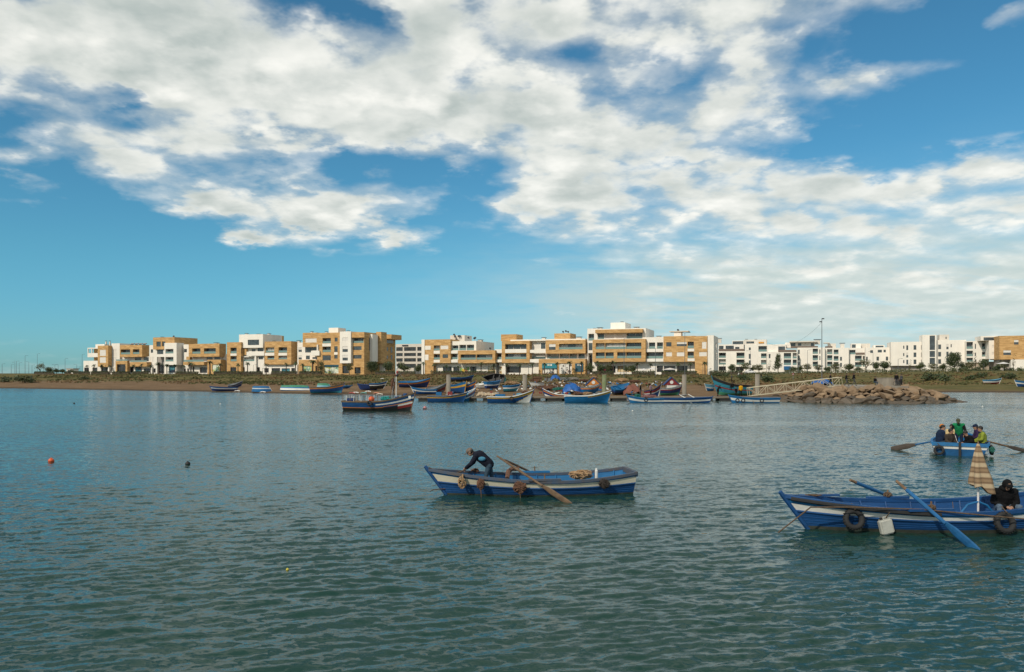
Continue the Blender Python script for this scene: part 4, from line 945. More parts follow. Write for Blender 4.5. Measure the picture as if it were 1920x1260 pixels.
# wild bushes on the bank
BUSH = [(47, 718, 2.1, 'largest dark bush on the sandy bank at far left'), (12, 716, 1.5, 'dark bush at the left edge above the shore'), (160, 712, 1.2, 'scrubby bush on the low dune below the leftmost block'),
        (1345, 706, 1.3, 'round bush above the turquoise beached hull'), (1362, 706, 1.2, 'second round bush above the turquoise beached hull'), (1395, 712, 1.6, 'wide bush behind the black-clad walkers'),
        (1440, 716, 1.7, 'dark bush behind the gangway top'), (1745, 713, 2.0, 'dark green bush on the marsh behind the rock groyne'), (1775, 714, 1.7, 'second dark bush on the marsh behind the rock groyne'),
        (1840, 708, 1.4, 'small bush near the far blue and white boat'), (1890, 710, 1.6, 'bush near the right edge of the marsh'), (1820, 712, 1.3, 'low bush between the marsh bushes and the far boat')]
for i, (x, y, sc, lab) in enumerate(BUSH):
    P = ground_hit(x, y); t = thing('wild_bush', lab, 'bush', P, (0, 0, i * 1.7)); t.scale = (sc * 1.3, sc * 1.3, sc * .8); link('foliage', SHRUB[i % 3], t); link('stem', STEM, t)
# undergrowth that hides the feet of the right-hand buildings
def make_undergrowth():
    rg = np.random.default_rng(77); V = []
    for x in np.arange(1338, 1935, 1.6):
        P = front_point(x, rg.uniform(20, 62)); P.z = gz(P.x, P.y); hgt = .5 + 1.5 * value_noise(np.array([x * .06]), np.array([3.3]), 61)[0]
        v, q = leaf_quads(rg, [(P.x, P.y, P.z + hgt * .4, rg.uniform(.8, 1.8), .8, hgt * .6)], 34, .2); V.append(v)
    v = np.concatenate(V); q = np.arange(len(v)).reshape(-1, 4); me = np_mesh('undergrowth', v, q, LEAF); me.polygons.foreach_set('material_index', rg.integers(0, 3, len(q)).astype(np.int32))
    tag(link('undergrowth', me), 'dense green undergrowth along the gardens at right', 'undergrowth', kind='stuff')
make_undergrowth()
# hedges
HEDGES = [(65, 101), (122, 132), (139, 168), (171, 204), (211, 242), (249, 278), (330, 371), (401, 452), (454, 492), (509, 556), (561, 603), (704, 740), (747, 779), (813, 865), (866, 928), (1110, 1150), (1184, 1228), (1240, 1306), (1331, 1362), (1364, 1392)]
HW = ['near the left street lamps', 'below the pale kiosk', 'left of the leftmost block', 'before the leftmost block', 'before the open corner balcony block', 'before the solar-heater block', 'before the green shop display porch',
      'before the left stone tower', 'below the white boxed penthouse', 'before the row of white shopfronts', 'before the tall corner block', 'beside the broad dark tree', 'before the white office block',
      'left of the colourful shop window', 'right of the colourful shop window', 'under the magenta sign', 'before the white-shuttered ground floor', 'before the dark cafe windows', 'right of the tall white end wall', 'before the first white block behind']
def hedge_mesh(L, seed):
    rg = np.random.default_rng(seed); n = int(L * 130)
    c = np.stack([rg.uniform(-L / 2, L / 2, n), rg.uniform(-.55, .55, n), 1.15 * rg.random(n) ** .6 + rg.normal(0, .05, n)], 1)
    a = rg.normal(size=(n, 3)); a /= np.linalg.norm(a, axis=1)[:, None]; b = np.cross(a, rg.normal(size=(n, 3))); b /= np.linalg.norm(b, axis=1)[:, None]; s = .15 * rg.uniform(.6, 1.3, n)[:, None]
    v = np.stack([c - a * s, c + b * s * .6, c + a * s, c - b * s * .6], 1).reshape(-1, 3)
    me = np_mesh('foliage', v, np.arange(4 * n).reshape(-1, 4), [LEAF[0], LEAF[1]]); me.polygons.foreach_set('material_index', rg.integers(0, 2, n).astype(np.int32)); return me
for i, ((xa, xb), w) in enumerate(zip(HEDGES, HW)):
    A, B = front_point(xa, -7), front_point(xb, -7); L = (B - A).length
    t = thing('hedge', f'clipped dark green hedge {w}', 'hedge', (A + B) / 2, (0, 0, -YAW)); t.location.z = min(A.z, B.z) + .05; t.scale = (1, 1, 1.15)
    link('foliage', hedge_mesh(L, 300 + i), t); MB().box(-L / 2 + .1, L / 2 - .1, -.35, .35, -.3, .8).build('stems', BARK, t)
# palms
def palm_meshes(seed, h):
    q = random.Random(seed); tr = MB(); tr.tube([(0, 0, -.3), (.02, 0, .4), (.05, .03, h * .5), (.08, .02, h)], [.26, .2, .17, .2], 8)
    cr = MB(); c = Vector((.08, .02, h))
    for i in range(16):
        a = i * 2.399 + q.uniform(-.2, .2); up = q.uniform(-.45, 1.25); L = q.uniform(.8, 1.25); d = Vector((math.cos(a), math.sin(a), 0)); pts = []
        for k in range(6):
            s = k / 5; pts.append(c + d * (L * s * math.cos(up * .6)) + Vector((0, 0, L * (math.sin(up) * s - .55 * s * s))))
        sd = d.cross(Vector((0, 0, 1))).normalized()
        for k in range(5):
            w0 = .16 * math.sin(math.pi * (.15 + .75 * k / 5)); p0, p1 = pts[k], pts[k + 1]
            for s_ in (-1, 1):
                cr.add([p0, p1, p1 + sd * s_ * w0 * 1.6 - Vector((0, 0, .10)), p0 + sd * s_ * w0 - Vector((0, 0, .05))], [(0, 1, 2, 3)])
    cr.ball(c - Vector((0, 0, .18)), (.24, .24, .3), 8, 5)
    return tr.mesh('trunk', PALMB, True), cr.mesh('crown', LEAF[0])
PALMS = [(163, 684), (176, 683), (191, 683), (206, 684), (250, 683), (265, 682), (282, 684), (298, 679), (313, 682), (328, 683), (345, 684), (358, 679), (394, 676), (413, 681), (446, 681), (464, 678), (499, 681), (537, 680), (554, 677), (567, 681),
         (586, 674), (794, 678), (814, 680), (837, 683), (859, 685), (902, 678), (926, 681), (950, 681), (974, 681), (998, 680), (1021, 679), (1045, 678), (1068, 676), (1090, 677), (1120, 676), (1150, 675), (1195, 678), (1220, 680), (1271, 678), (1294, 678), (1322, 676)]
PV = [palm_meshes(50 + k, 4.2) for k in range(4)]
PWORD = ['leftmost block', 'solar-heater block', 'stone penthouse block', 'green-display porch', 'boxed-penthouse block', 'white shopfronts', 'tall corner block', 'dish-covered roof box block', 'teal-sign block', 'four-storey block', 'white-shuttered block']
PB = [208, 275, 352, 425, 496, 556, 760, 930, 1100, 1230, 1400]
cnt = {}
for i, (x, yt) in enumerate(PALMS):
    k = next(j for j, e in enumerate(PB) if x <= e); cnt[k] = cnt.get(k, 0) + 1
    P = front_point(x, -4.5); H = (702 - yt) / F * P.y; sc = H / 4.6; sc = max(.7, sc)
    t = thing('palm_tree', f'{ORD[cnt[k] - 1]} slim palm from the left before the {PWORD[k]}', 'palm', P, (0, 0, i * 1.3), 'palms along the promenade'); wd = 1.0 if x not in (298, 358, 394, 586) else 1.5
    t.scale = (wd * min(sc, 1.1), wd * min(sc, 1.1), sc); link('trunk', PV[i % 4][0], t); link('crown', PV[i % 4][1], t)

# street lamps
POLE = mat('lamp_pole_grey', (0.10, 0.11, 0.12), .5, noise=.15)
def street_lamp(P, H, arm, label, group, twin=False, r=.07):
    t = thing('street_lamp', label, 'street lamp', P, None, group)
    MB().tube([(0, 0, -.3), (0, 0, H * .5), (0, 0, H)], [r * 1.3, r, r * .75], 8).build('pole', POLE, t)
    for s in ((arm, -arm) if twin else (arm,)):
        a = MB().tube([(0, 0, H - .05), (s * .5, 0, H + .12), (s * 1.3, 0, H + .2)], r * .55, 6).build('arm', POLE, t)
        MB().box(s * 1.3 - .3, s * 1.3 + .3, -.14, .14, H + .13, H + .23).build('lamp_head', DARKM, a)
    return t
LL = [(4, 682, 1, 0), (21, 683, 1, 0), (28, 679, -1, 0), (31, 677, 1, 1), (36, 680, 1, 0), (47, 666, 1, 0), (54, 678, -1, 0), (60, 684, 1, 0), (70, 663, 1, 0), (81, 678, -1, 0), (103, 683, -1, 1), (109, 683, -1, 0), (122, 672, 1, 0), (144, 683, -1, 0), (150, 686, 1, 0), (154, 664, 1, 0)]
for i, (x, yt, a, tw) in enumerate(LL):
    Y = 420 + (i * 37 % 60); P = at(x, 701, Y); P.z = gz(P.x, P.y); street_lamp(P, (701 - yt) / F * Y, a, f'{ORD[i]} street lamp from the left edge, beside the sea road', 'street lamps beside the sea road', bool(tw), .085)
PL = [(198, 684), (288, 684), (335, 684), (433, 683), (475, 683), (510, 683), (874, 681), (932, 682), (991, 681), (1164, 681), (1318, 678)]
for i, (x, yt) in enumerate(PL):
    P = front_point(x, -3.2); street_lamp(P, (701 - yt) / F * P.y, -1 if i % 2 else 1, f'{ORD[i]} slim promenade lamp from the left in front of the stone apartments', 'slim promenade lamps')
street_lamp(ground_hit(1170, 708), 10.3, 1, 'tall lamp post on the grass before the long stone balcony frames', None)
street_lamp(ground_hit(1229, 708), 7.9, 1, 'mid-height lamp post on the grass before the white link of balconies', None)
street_lamp(ground_hit(1284, 706), 12.2, 1, 'tall lamp post before the stone block with scattered shutters', None, True)
street_lamp(ground_hit(1330, 703), 8.6, 1, 'leaning-armed lamp post before the tall white end wall', None)
GL = [(1357, 678), (1386, 676), (1407, 656), (1437, 664), (1497, 679), (1514, 656), (1533, 676), (1609, 680), (1637, 660), (1684, 674), (1734, 684), (1845, 682)]
for i, (x, yt) in enumerate(GL):
    P = front_point(x, 45); street_lamp(P, (699 - yt) / F * P.y, 1 if i % 2 else -1, f'{ORD[i]} lamp post from the left in the gardens behind the groyne', 'garden lamp posts')
# floodlight mast and its cable
P = ground_hit(1541, 712); MH = (712 - 598) / F * P.y
t = thing('floodlight_mast', 'tall floodlight mast rising above the roofs beside the groyne', 'mast', P)
MB().tube([(0, 0, -.4), (0, 0, MH * .5), (0, 0, MH)], [.13, .1, .07], 10).build('pole', POLE, t)
for dx_, dz_ in ((.18, .05), (-.2, -.75)):
    a = MB().tube([(0, 0, MH + dz_ - .1), (dx_ * 1.5, 0, MH + dz_)], .03, 6).build('bracket', POLE, t)
    MB().box(dx_ * 1.5 - .3, dx_ * 1.5 + .3, -.2, .15, MH + dz_ - .12, MH + dz_ + .14).build('floodlight', DARKM, a)
A_, B_ = P + Vector((0, 0, MH - .9)), at(1440, 643, 250)
tag(MB().tube([A_.lerp(B_, k / 16) - Vector((0, 0, 3.0 * 4 * (k / 16) * (1 - k / 16))) for k in range(17)], .022, 5).build('overhead_cable', DARKM), 'overhead cable sagging from the floodlight mast to the white roofs', 'cable')

# pale kiosk far left, cafe parasols, parked car
P = front_point(131, 12); t = thing('kiosk', 'small pale kiosk among trees at the far left', 'kiosk', P, (0, 0, -YAW))
MB().box(-2.2, 2.2, 0, 3, -.3, 2.7).build('wall', CREAM, t); MB().box(-2.5, 2.5, -.3, 3.3, 2.7, 2.95).build('roof', GREYW, t); MB().box(-1.4, 1.2, -.05, .02, .9, 2.2).build('hatch', DGLASS, t)
for i, (x, y, r, lab) in enumerate([(1207, 691, 1.7, 'grey-blue cafe parasol left of the dark cafe windows'), (1224, 689, 1.8, 'pale cafe parasol in the middle of the terrace'), (1256, 690, 2.6, 'widest white cafe parasol before the dark cafe windows'), (1881, 679, 2.0, 'white parasol above the beige ground floor at right')]):
    P = front_point(x, -5.5 if x < 1500 else 34); H = HC - (y - HY) / F * P.y - P.z
    t = thing('cafe_parasol', lab, 'parasol', P)
    MB().tube([(0, 0, -.1), (0, 0, H)], .04, 6).build('pole', WFRAME, t)
    MB().lathe([(r, H - .55), (r * .98, H - .5), (.05, H + .05), (.02, H + .02)], 8).build('canopy', mat('parasol_canvas', (.6, .57, .55), .8, noise=.1), t)
def car(P, rz, label, paint):
    t = thing('parked_car', label, 'car', P, (0, 0, rz)); b = MB()
    prof = [(-2.05, .35), (-2.1, .62), (-1.95, .85), (-1.55, .92), (-1.05, 1.38), (.35, 1.42), (1.0, .95), (1.75, .86), (2.05, .68), (2.05, .35)]
    n = len(prof)
    for s in (-.82, .82): b.add([(x, s * (1 if z < .95 else .82), z) for x, z in prof], [tuple(range(n)) if s < 0 else tuple(range(n - 1, -1, -1))])
    b.add([(x, -.82 * (1 if z < .95 else .82), z) for x, z in prof] + [(x, .82 * (1 if z < .95 else .82), z) for x, z in prof], [(i, i + n, (i + 1) % n + n, (i + 1) % n) for i in range(n)])
    b.build('body', paint, t)
    for s in (-.79, .79):
        g = MB(); g.add([(-1.35, s * .97, .97), (.75, s * .97, .97), (.25, s * .87, 1.33), (-1.0, s * .87, 1.33)], [(0, 1, 2, 3)]); g.add([(-1.35, s * .955, .97), (.75, s * .955, .97), (.25, s * .855, 1.33), (-1.0, s * .855, 1.33)], [(3, 2, 1, 0)]); g.build('side_window', DGLASS, t)
        for x in (-1.3, 1.28):
            M_ = Matrix.Translation((x, s * .93, .31)) @ Euler((math.radians(90), 0, 0)).to_matrix().to_4x4()
            w = MB().lathe([(.2, -.1), (.31, -.09), (.31, .09), (.2, .1)], 14, M=M_).build('wheel', mat('tyre_rubber', (.02, .02, .021), .85, noise=.2), t); MB().lathe([(.19, -.105), (.19, .105)], 10, M=M_).build('rim', METAL, w)
    for s in (-.6, .6): MB().box(2.0, 2.07, s - .16, s + .16, .62, .76).build('headlight', WFRAME, t)
WPAINT = mat('white_car_paint', (.6, .6, .6), .3, noise=.03)
car(front_point(1406, 40) + Vector((0, 0, .25)), -YAW, 'white car parked among trees behind the gangway', WPAINT)

# dry grass and weeds: too many to count
def make_grass():
    rg = np.random.default_rng(8); n = 26000
    X = rg.uniform(-190, 190, n); d = rg.uniform(22, 190, n); Y = np.interp(X, SHX, SHY) + d
    z = ground_z(X, Y); ok = (Y < 268 - .36 * X) & (z > .95) & (np.abs(X / Y) < .78) & (value_noise(X * .12, Y * .08, 44) + value_noise(X * .4, Y * .3, 45) * .5 > .62)
    X, Y, z = X[ok], Y[ok], z[ok]; n = len(X); h = rg.uniform(.12, .34, n) * (0.7 + .8 * value_noise(X * .06, Y * .06, 47)); V = []; 
    for k in range(3):
        a = rg.uniform(0, 6.28, n); w = rg.uniform(.15, .4, n); lx, ly = rg.normal(0, .12, n), rg.normal(0, .12, n)
        V.append(np.stack([np.stack([X - np.cos(a) * w, Y - np.sin(a) * w, z - .05], 1), np.stack([X + np.cos(a) * w, Y + np.sin(a) * w, z - .05], 1), np.stack([X + lx + np.cos(a) * w * .6, Y + ly, z + h], 1), np.stack([X + lx - np.cos(a) * w * .7, Y + ly, z + h * .8], 1)], 1))
    v = np.concatenate(V).reshape(-1, 3); q = np.arange(len(v)).reshape(-1, 4)
    me = np_mesh('dry_grass', v, q, [mat('green_weed', (.045, .055, .016), .9, col2=(.085, .085, .028), nscale=.2), mat('dry_weed', (.12, .085, .032), .9, col2=(.17, .10, .05), nscale=.2)])
    px_ = np.tile(X, 3); py_ = np.tile(Y, 3); me.polygons.foreach_set('material_index', (value_noise(px_ * .08, py_ * .05, 51) + rg.normal(0, .12, len(q)) > .5).astype(np.int32))
    tag(link('dry_grass', me), 'dry grass and weeds over the bank', 'grass', kind='stuff')
make_grass()

# ------------------------------------------------------------------ boats
def paint(name, c, wear=.24, rough=.55): return mat(name, c, rough, noise=wear, nscale=3.5, stretch=(.4, 1, 1.6), bump=.12, bscale=9)
BLUE = paint('royal_blue_paint', (0.005, 0.056, 0.18)); BLUE2 = paint('bright_blue_paint', (0.006, 0.115, 0.28)); NAVY = paint('navy_paint', (0.008, 0.030, 0.12)); TURQ = paint('turquoise_paint', (0.02, 0.17, 0.24), .3)
CREAMP = paint('cream_paint', (0.60, 0.55, 0.43), .08); WHITEP = paint('white_boat_paint', (0.62, 0.61, 0.57), .1); ORANGE = paint('orange_paint', (0.50, 0.17, 0.02)); YELLOW = paint('yellow_paint', (0.50, 0.28, 0.03)); RED = paint('red_paint', (0.20, 0.022, 0.02)); GREEN = paint('green_paint', (0.04, 0.19, 0.11), .25)
WEED = mat('slimy_bottom', (0.028, 0.034, 0.026), .7, col2=(0.07, 0.075, 0.06), nscale=3, bump=.3); BLACKP = mat('tarred_bottom', (0.012, 0.012, 0.013), .6, noise=.4, nscale=3)
GREYP = paint('grey_weathered_paint', (0.16, 0.17, 0.18), .3); WOOD = mat('weathered_wood', (0.105, 0.062, 0.034), .8, col2=(0.20, 0.125, 0.07), nscale=4, stretch=(.25, 2, 2), bump=.3); OLDBLUE = mat('worn_blue_rail', (0.035, 0.075, 0.14), .7, col2=(0.085, 0.070, 0.060), nscale=2.2, bump=.2)
TYRE = mat('tyre_rubber', (.02, .02, .021), .85, noise=.2); ROPE = mat('old_rope', (0.10, 0.065, 0.04), .95, noise=.35, nscale=20, bump=.4); NETR = mat('brown_net', (0.085, 0.040, 0.026), .95, col2=(0.17, 0.085, 0.05), nscale=9, bump=.6); NETO = mat('tan_net', (0.25, 0.145, 0.07), .95, col2=(0.38, 0.25, 0.14), nscale=9, bump=.6)
TEALNET = mat('turquoise_net', (0.02, 0.27, 0.25), .9, noise=.3, nscale=12, bump=.4); TARP = mat('blue_tarpaulin', (0.008, 0.085, 0.30), .5, noise=.25, nscale=3, bump=.5); PALEB = paint('pale_blue_paint', (0.10, 0.30, 0.42), .2)

OARW = mat('dark_oar_wood', (0.075, 0.045, 0.026), .8, col2=(0.15, 0.095, 0.055), nscale=4, stretch=(.3, 2, 2), bump=.2)
class Boat:
    def __init__(s, label, bow, stern, B, zb, zm, zst, bands, z=0.0, roll=0.0, pitch=0.0, rake=.6, rt=.72, kd=.32, zf=.12, name='rowing_boat', gun=None, inner=None, thw=(.22, .5, .72), rub=None, stem=None, ribs=0, fine=False, gun_m2=None, mats=None, cat='boat', group=None, floor=None, full=.40, zw=None):
        bow, stern = Vector(bow[:2]), Vector(stern[:2]); v = bow - stern; s.L = L = v.length; s.B = B
        mid = (bow + stern) / 2
        s.root = thing(name, label, cat, (mid.x, mid.y, z), None, group)
        s.root.rotation_euler = (Matrix.Rotation(math.atan2(v.y, v.x), 3, 'Z') @ Matrix.Rotation(pitch, 3, 'Y') @ Matrix.Rotation(roll, 3, 'X')).to_euler()
        s.zb, s.zm, s.zst, s.rake, s.rt, s.kd, s.zf, s.full = zb, zm, zst, rake, rt, kd, zf, full; s.zw = zw
        N = 30 if fine else 20; S = [1 - (1 - i / N) ** 1.25 for i in range(N + 1)]
        # outer planking, painted in bands that follow the sheer
        us = {0.0, 1.0}; 
        for (lo, m) in bands: us.add(lo)
        us = sorted(us | {k / 9 for k in range(10)} if not callable(mats) else us | {k / 22 for k in range(23)})
        ms = []; 
        for lo, m in bands:
            if m not in ms: ms.append(m)
        if mats: ms = mats.mats
        def band(sv, u):
            if mats: return mats(sv, u)
            for lo, m in bands:
                if u >= lo: return ms.index(m)
            return ms.index(bands[-1][1])
        mb = MB(); nu = len(us)
        for side in (1, -1):
            V = [s.pt(sv, s.row(sv, u), side) for sv in S for u in us]
            for i in range(N):
                for j in range(nu - 1):
                    f = (i * nu + j, (i + 1) * nu + j, (i + 1) * nu + j + 1, i * nu + j + 1)
                    mb.add([V[k] for k in f], [(0, 1, 2, 3) if side < 0 else (3, 2, 1, 0)], band((S[i] + S[i + 1]) / 2, (us[j] + us[j + 1]) / 2))
        for j in range(nu - 1):
            mb.add([s.pt(0, s.row(0, us[j]), 1), s.pt(0, s.row(0, us[j]), -1), s.pt(0, s.row(0, us[j + 1]), -1), s.pt(0, s.row(0, us[j + 1]), 1)], [(0, 1, 2, 3)], band(0, (us[j] + us[j + 1]) / 2))
        bm = bmesh.new(); me = mb.mesh('hull', ms); bm.from_mesh(me); bmesh.ops.remove_doubles(bm, verts=bm.verts, dist=.0008); bm.to_mesh(me); bm.free()
        s.hull = link('hull', me, s.root)
        # inside
        im = inner or BLUE2; mi = MB()
        uf = [0, .12, .25, .4, .55, .7, .85, 1.0]
        for side in (1, -1):
            for i in range(N):
                a0, a1 = S[i], S[i + 1]
                for j in range(len(uf) - 1):
                    q = [s.inn(a0, uf[j], side), s.inn(a1, uf[j], side), s.inn(a1, uf[j + 1], side), s.inn(a0, uf[j + 1], side)]
                    mi.add(q, [(0, 1, 2, 3) if side > 0 else (3, 2, 1, 0)])
        mi.add([s.inn(0, 0, 1), s.inn(0, 0, -1), s.inn(0, 1, -1), s.inn(0, 1, 1)], [(3, 2, 1, 0)])
        mi.build('inner_planking', im, s.root)
        fb = MB()
        for i in range(N): fb.add([s.inn(S[i], 0, -1), s.inn(S[i + 1], 0, -1), s.inn(S[i + 1], 0, 1), s.inn(S[i], 0, 1)], [(0, 1, 2, 3)])
        fb.build('floor_boards', floor or im, s.root)
        g = gun or im
        for side in (1, -1):
            mb = MB(); ring = []
            for sv in S:
                p = s.pt(sv, 1, side); w = .035
                ring.append([p + Vector((0, side * w, -.05)), p + Vector((0, side * w, .03)), p + Vector((0, -side * .075, .03)), p + Vector((0, -side * .075, -.05))])
            for i in range(N):
                for k in range(4):
                    q = [ring[i][k], ring[i + 1][k], ring[i + 1][(k + 1) % 4], ring[i][(k + 1) % 4]]
                    mb.add(q, [(0, 1, 2, 3) if side < 0 else (3, 2, 1, 0)])
            mb.add(ring[0], [(0, 1, 2, 3)]); mb.build('gunwale', g, s.root)
            if rub is not None:
                mb = MB(); pts = [s.pt(sv, s.row(sv, rub), side) + Vector((0, side * .012, 0)) for sv in S]; mb.tube(pts, .022, 6).build('rub_rail', bands[-2][1] if len(bands) > 1 else bands[0][1], s.root)
        if fine and zw is not None:      # plank seams stand a little proud
            for side in (1, -1):
                for r_ in (.37, .44, .52): MB().tube([s.pt(sv, s.row(sv, r_), side) + Vector((0, side * .002, 0)) for sv in S], .0075, 4).build('strake', bands[-2][1], s.root)
        a, b_ = s.pt(0, 1, 1), s.pt(0, 1, -1)
        MB().box(a.x - .03, a.x + .09, b_.y, a.y, a.z - .12, a.z + .034).build('transom_cap', g, s.root)
        st = MB(); p0, p1 = s.pt(1, .0, 1), s.pt(1, 1, 1); d = (p1 - p0).normalized(); top = p1 + d * .12
        st.tube([p0 - d * .02, p0.lerp(p1, .5), p1, top], [.055, .055, .06, .05], 6, flat=[(1, 1)] * 4); st.build('stem_post', stem or bands[-2 if len(bands) > 1 else 0][1], s.root)
        for sv in thw:
            p = s.pt(sv, 1, 1); zt = s.sheer(sv) - .2; w = s.inn_y(sv, zt)
            MB().box(p.x - .12, p.x + .12, -w, w, zt - .035, zt).build('thwart', im, s.root)
        for k in range(ribs):
            sv = .06 + .86 * k / max(1, ribs - 1)
            for side in (1, -1):
                mb = MB(); pts = [s.inn(sv, u, side) + Vector((0, -side * .012, 0)) for u in (0, .3, .6, .97)]; mb.tube(pts, .022, 4).build('rib', im, s.root)
    def row(s, t, r):
        if s.zw is None: return r
        kz = -s.kd * (1 - .35 * max(0, (t - .6) / .4) ** 2); uw = (s.zw - kz) / (s.sheer(t) - kz)
        return r / .3 * uw if r < .3 else uw + (r - .3) / .7 * (1 - uw)
    def hw(s, t):
        if t < .42: return s.B / 2 * (s.rt + (1 - s.rt) * math.sin(math.pi / 2 * t / .42))
        q = (t - .42) / .58; return max(.015, s.B / 2 * max(0, 1 - q ** 2.15) ** .92)
    def sheer(s, t):
        if t < .42: return s.zm + (s.zst - s.zm) * ((.42 - t) / .42) ** 2
        return s.zm + (s.zb - s.zm) * ((t - .42) / .58) ** 2
    def pt(s, t, u, side):
        kz = -s.kd * (1 - .35 * max(0, (t - .6) / .4) ** 2); z = kz + (s.sheer(t) - kz) * u
        p = s.full + .45 * max(0, (t - .45) / .55) ** 1.5; y = s.hw(t) * u ** p
        x = -s.L / 2 + t * (s.L - s.rake) + s.rake * u * max(0, (t - .35) / .65) ** 2.2 - .12 * u * (1 - t) ** 4
        return Vector((x, side * y, z))
    def inn_y(s, t, z):
        kz = -s.kd * (1 - .35 * max(0, (t - .6) / .4) ** 2); u = max(.02, (z - kz) / (s.sheer(t) - kz)); p = s.full + .45 * max(0, (t - .45) / .55) ** 1.5
        return max(.004, s.hw(t) * min(1, u) ** p - .045)
    def inn(s, t, k, side):
        zf = s.zf + .25 * max(0, t - .8) * 5 * .4; z = zf + (s.sheer(t) - .012 - zf) * k; kz = -s.kd; u = (z - kz) / (s.sheer(t) - kz)
        q = s.pt(t, min(1, u), side); x = q.x + (.055 if t < .02 else 0) - (.06 if t > .97 else 0)
        return Vector((x, side * s.inn_y(t, z), z))
    def w(s, v):
        s_ = s.root; M_ = Matrix.Translation(s_.location) @ s_.rotation_euler.to_matrix().to_4x4(); return M_ @ Vector(v)
    def loc(s, wv): 
        M_ = Matrix.Translation(s.root.location) @ s.root.rotation_euler.to_matrix().to_4x4(); return M_.inverted() @ Vector(wv)

def oar(p0, p1, label, shaft_m, blade_m, grip_m=None, r=.035, blade=.36, bw=.11, group=None):
    p0, p1 = Vector(p0), Vector(p1); t = thing('oar', label, 'oar', p0, None, group); d = p1 - p0; L = d.length
    MB().tube([d * .0, d * .14], [r * .75, r * .85], 8).build('grip', grip_m or shaft_m, t)
    MB().tube([d * .14, d * .4, d * (1 - blade + .05)], [r, r * 1.05, r * .9], 8).build('shaft', shaft_m, t)
    n = 8; b = MB(); b.tube([d * (1 - blade + blade * k / n) for k in range(n + 1)], [bw * (.35 + .65 * min(1, k / 3)) * (1 if k < n else .85) for k in range(n + 1)], 8, flat=[(1, .22)] * (n + 1)); b.build('blade', blade_m, t)
    return t
def tangle(name, label, cat, c, size, m, n=5, r=.018, seed=0, group=None, body=True, parent=None):
    q = random.Random(seed); mb = MB(); sx, sy, sz = size
    for k in range(n):
        d0 = Vector((q.gauss(0, 1), q.gauss(0, 1), q.gauss(0, 1))).normalized(); ax = Vector((q.gauss(0, 1), q.gauss(0, 1), q.gauss(0, 1))).normalized(); pts = []
        for i in range(24):
            d0 = (Matrix.Rotation(q.uniform(.25, .6), 3, ax) @ d0).normalized(); ax = (ax + Vector((q.gauss(0, .3), q.gauss(0, .3), q.gauss(0, .3)))).normalized(); rr_ = q.uniform(.6, 1.05)
            pts.append((sx * d0.x * rr_, sy * d0.y * rr_, sz * (.5 + .5 * d0.z * rr_)))
        mb.tube(pts, r, 5)
    if body: mb.ball((0, 0, sz * .42), (sx * .62, sy * .62, sz * .42), 12, 8, jit=.22, rnd=q)
    o = mb.build(name, m, parent, loc=c)
    if parent is None: tag(o, label, cat, group)
    return o
def tyre(c, r0, r1, label, normal=(0, -1, 0), group=None, name='tyre_fender'):
    M_ = Vector((0, 0, 1)).rotation_difference(Vector(normal)).to_matrix()
    t = thing(name, label, 'tyre', c, None, group); MB().torus((0, 0, 0), r0, r1, 24, 10, M=M_, flat=1.15).build('tyre', TYRE, t, True)
    tr = MB()
    for i in range(24):
        a = 2 * math.pi * i / 24; M2 = M_.to_4x4() @ Matrix.Rotation(a, 4, 'Z'); tr.box(r0 + r1 * .86, r0 + r1 * 1.05, -.012, .012, -r1 * .8, r1 * .8, M=M2)
    tr.build('tread', TYRE, t)
    MB().tube([Vector((0, .05, r0 - r1 * .3)), Vector((0, -.07, r0 + r1 * .9)), Vector((0, .05, r0 + r1 * 1.9)), Vector((0, .12, r0 + r1 * 2.6))], .012, 5).build('rope_loop', ROPE, t)
    return t
def rope(pts, label, r=.012, m=None, name='rope', sag=0.0, group=None):
    P_ = []
    for i in range(len(pts) - 1):
        a, b = Vector(pts[i]), Vector(pts[i + 1])
        for k in range(10): t_ = k / 10; P_.append(a.lerp(b, t_) - Vector((0, 0, sag * 4 * t_ * (1 - t_))))
    P_.append(Vector(pts[-1])); return tag(MB().tube(P_, r, 6).build(name, m or ROPE), label, 'rope', group)

# --- centre boat
A = Boat('blue rowing boat with cream stripe, man bending in its bow, at centre', (-2.62, 23.75), (3.68, 24.55), 1.95, .79, .46, .66, [(.875, BLUE2), (.645, CREAMP), (.30, BLUE), (0, WEED)], rub=.635, zw=.045, full=.20, gun=OLDBLUE, thw=(.12, .4, .62), ribs=9, fine=True, zf=.06, kd=.3, rake=.72, stem=BLUE)
for sv, n_ in ((.56, 'near'),):   # thole blocks on the rails
    for side in (1, -1):
        p = A.pt(.50, 1, side); MB().box(p.x - .5, p.x + .5, p.y - .055, p.y + .05, p.z + .031, p.z + .09).build('oar_block', OLDBLUE if side > 0 else BLUE2, A.root)
        MB().tube([(p.x, p.y, p.z + .08), (p.x, p.y, p.z + .24)], .02, 6).build('thole_pin', WOOD, A.root)
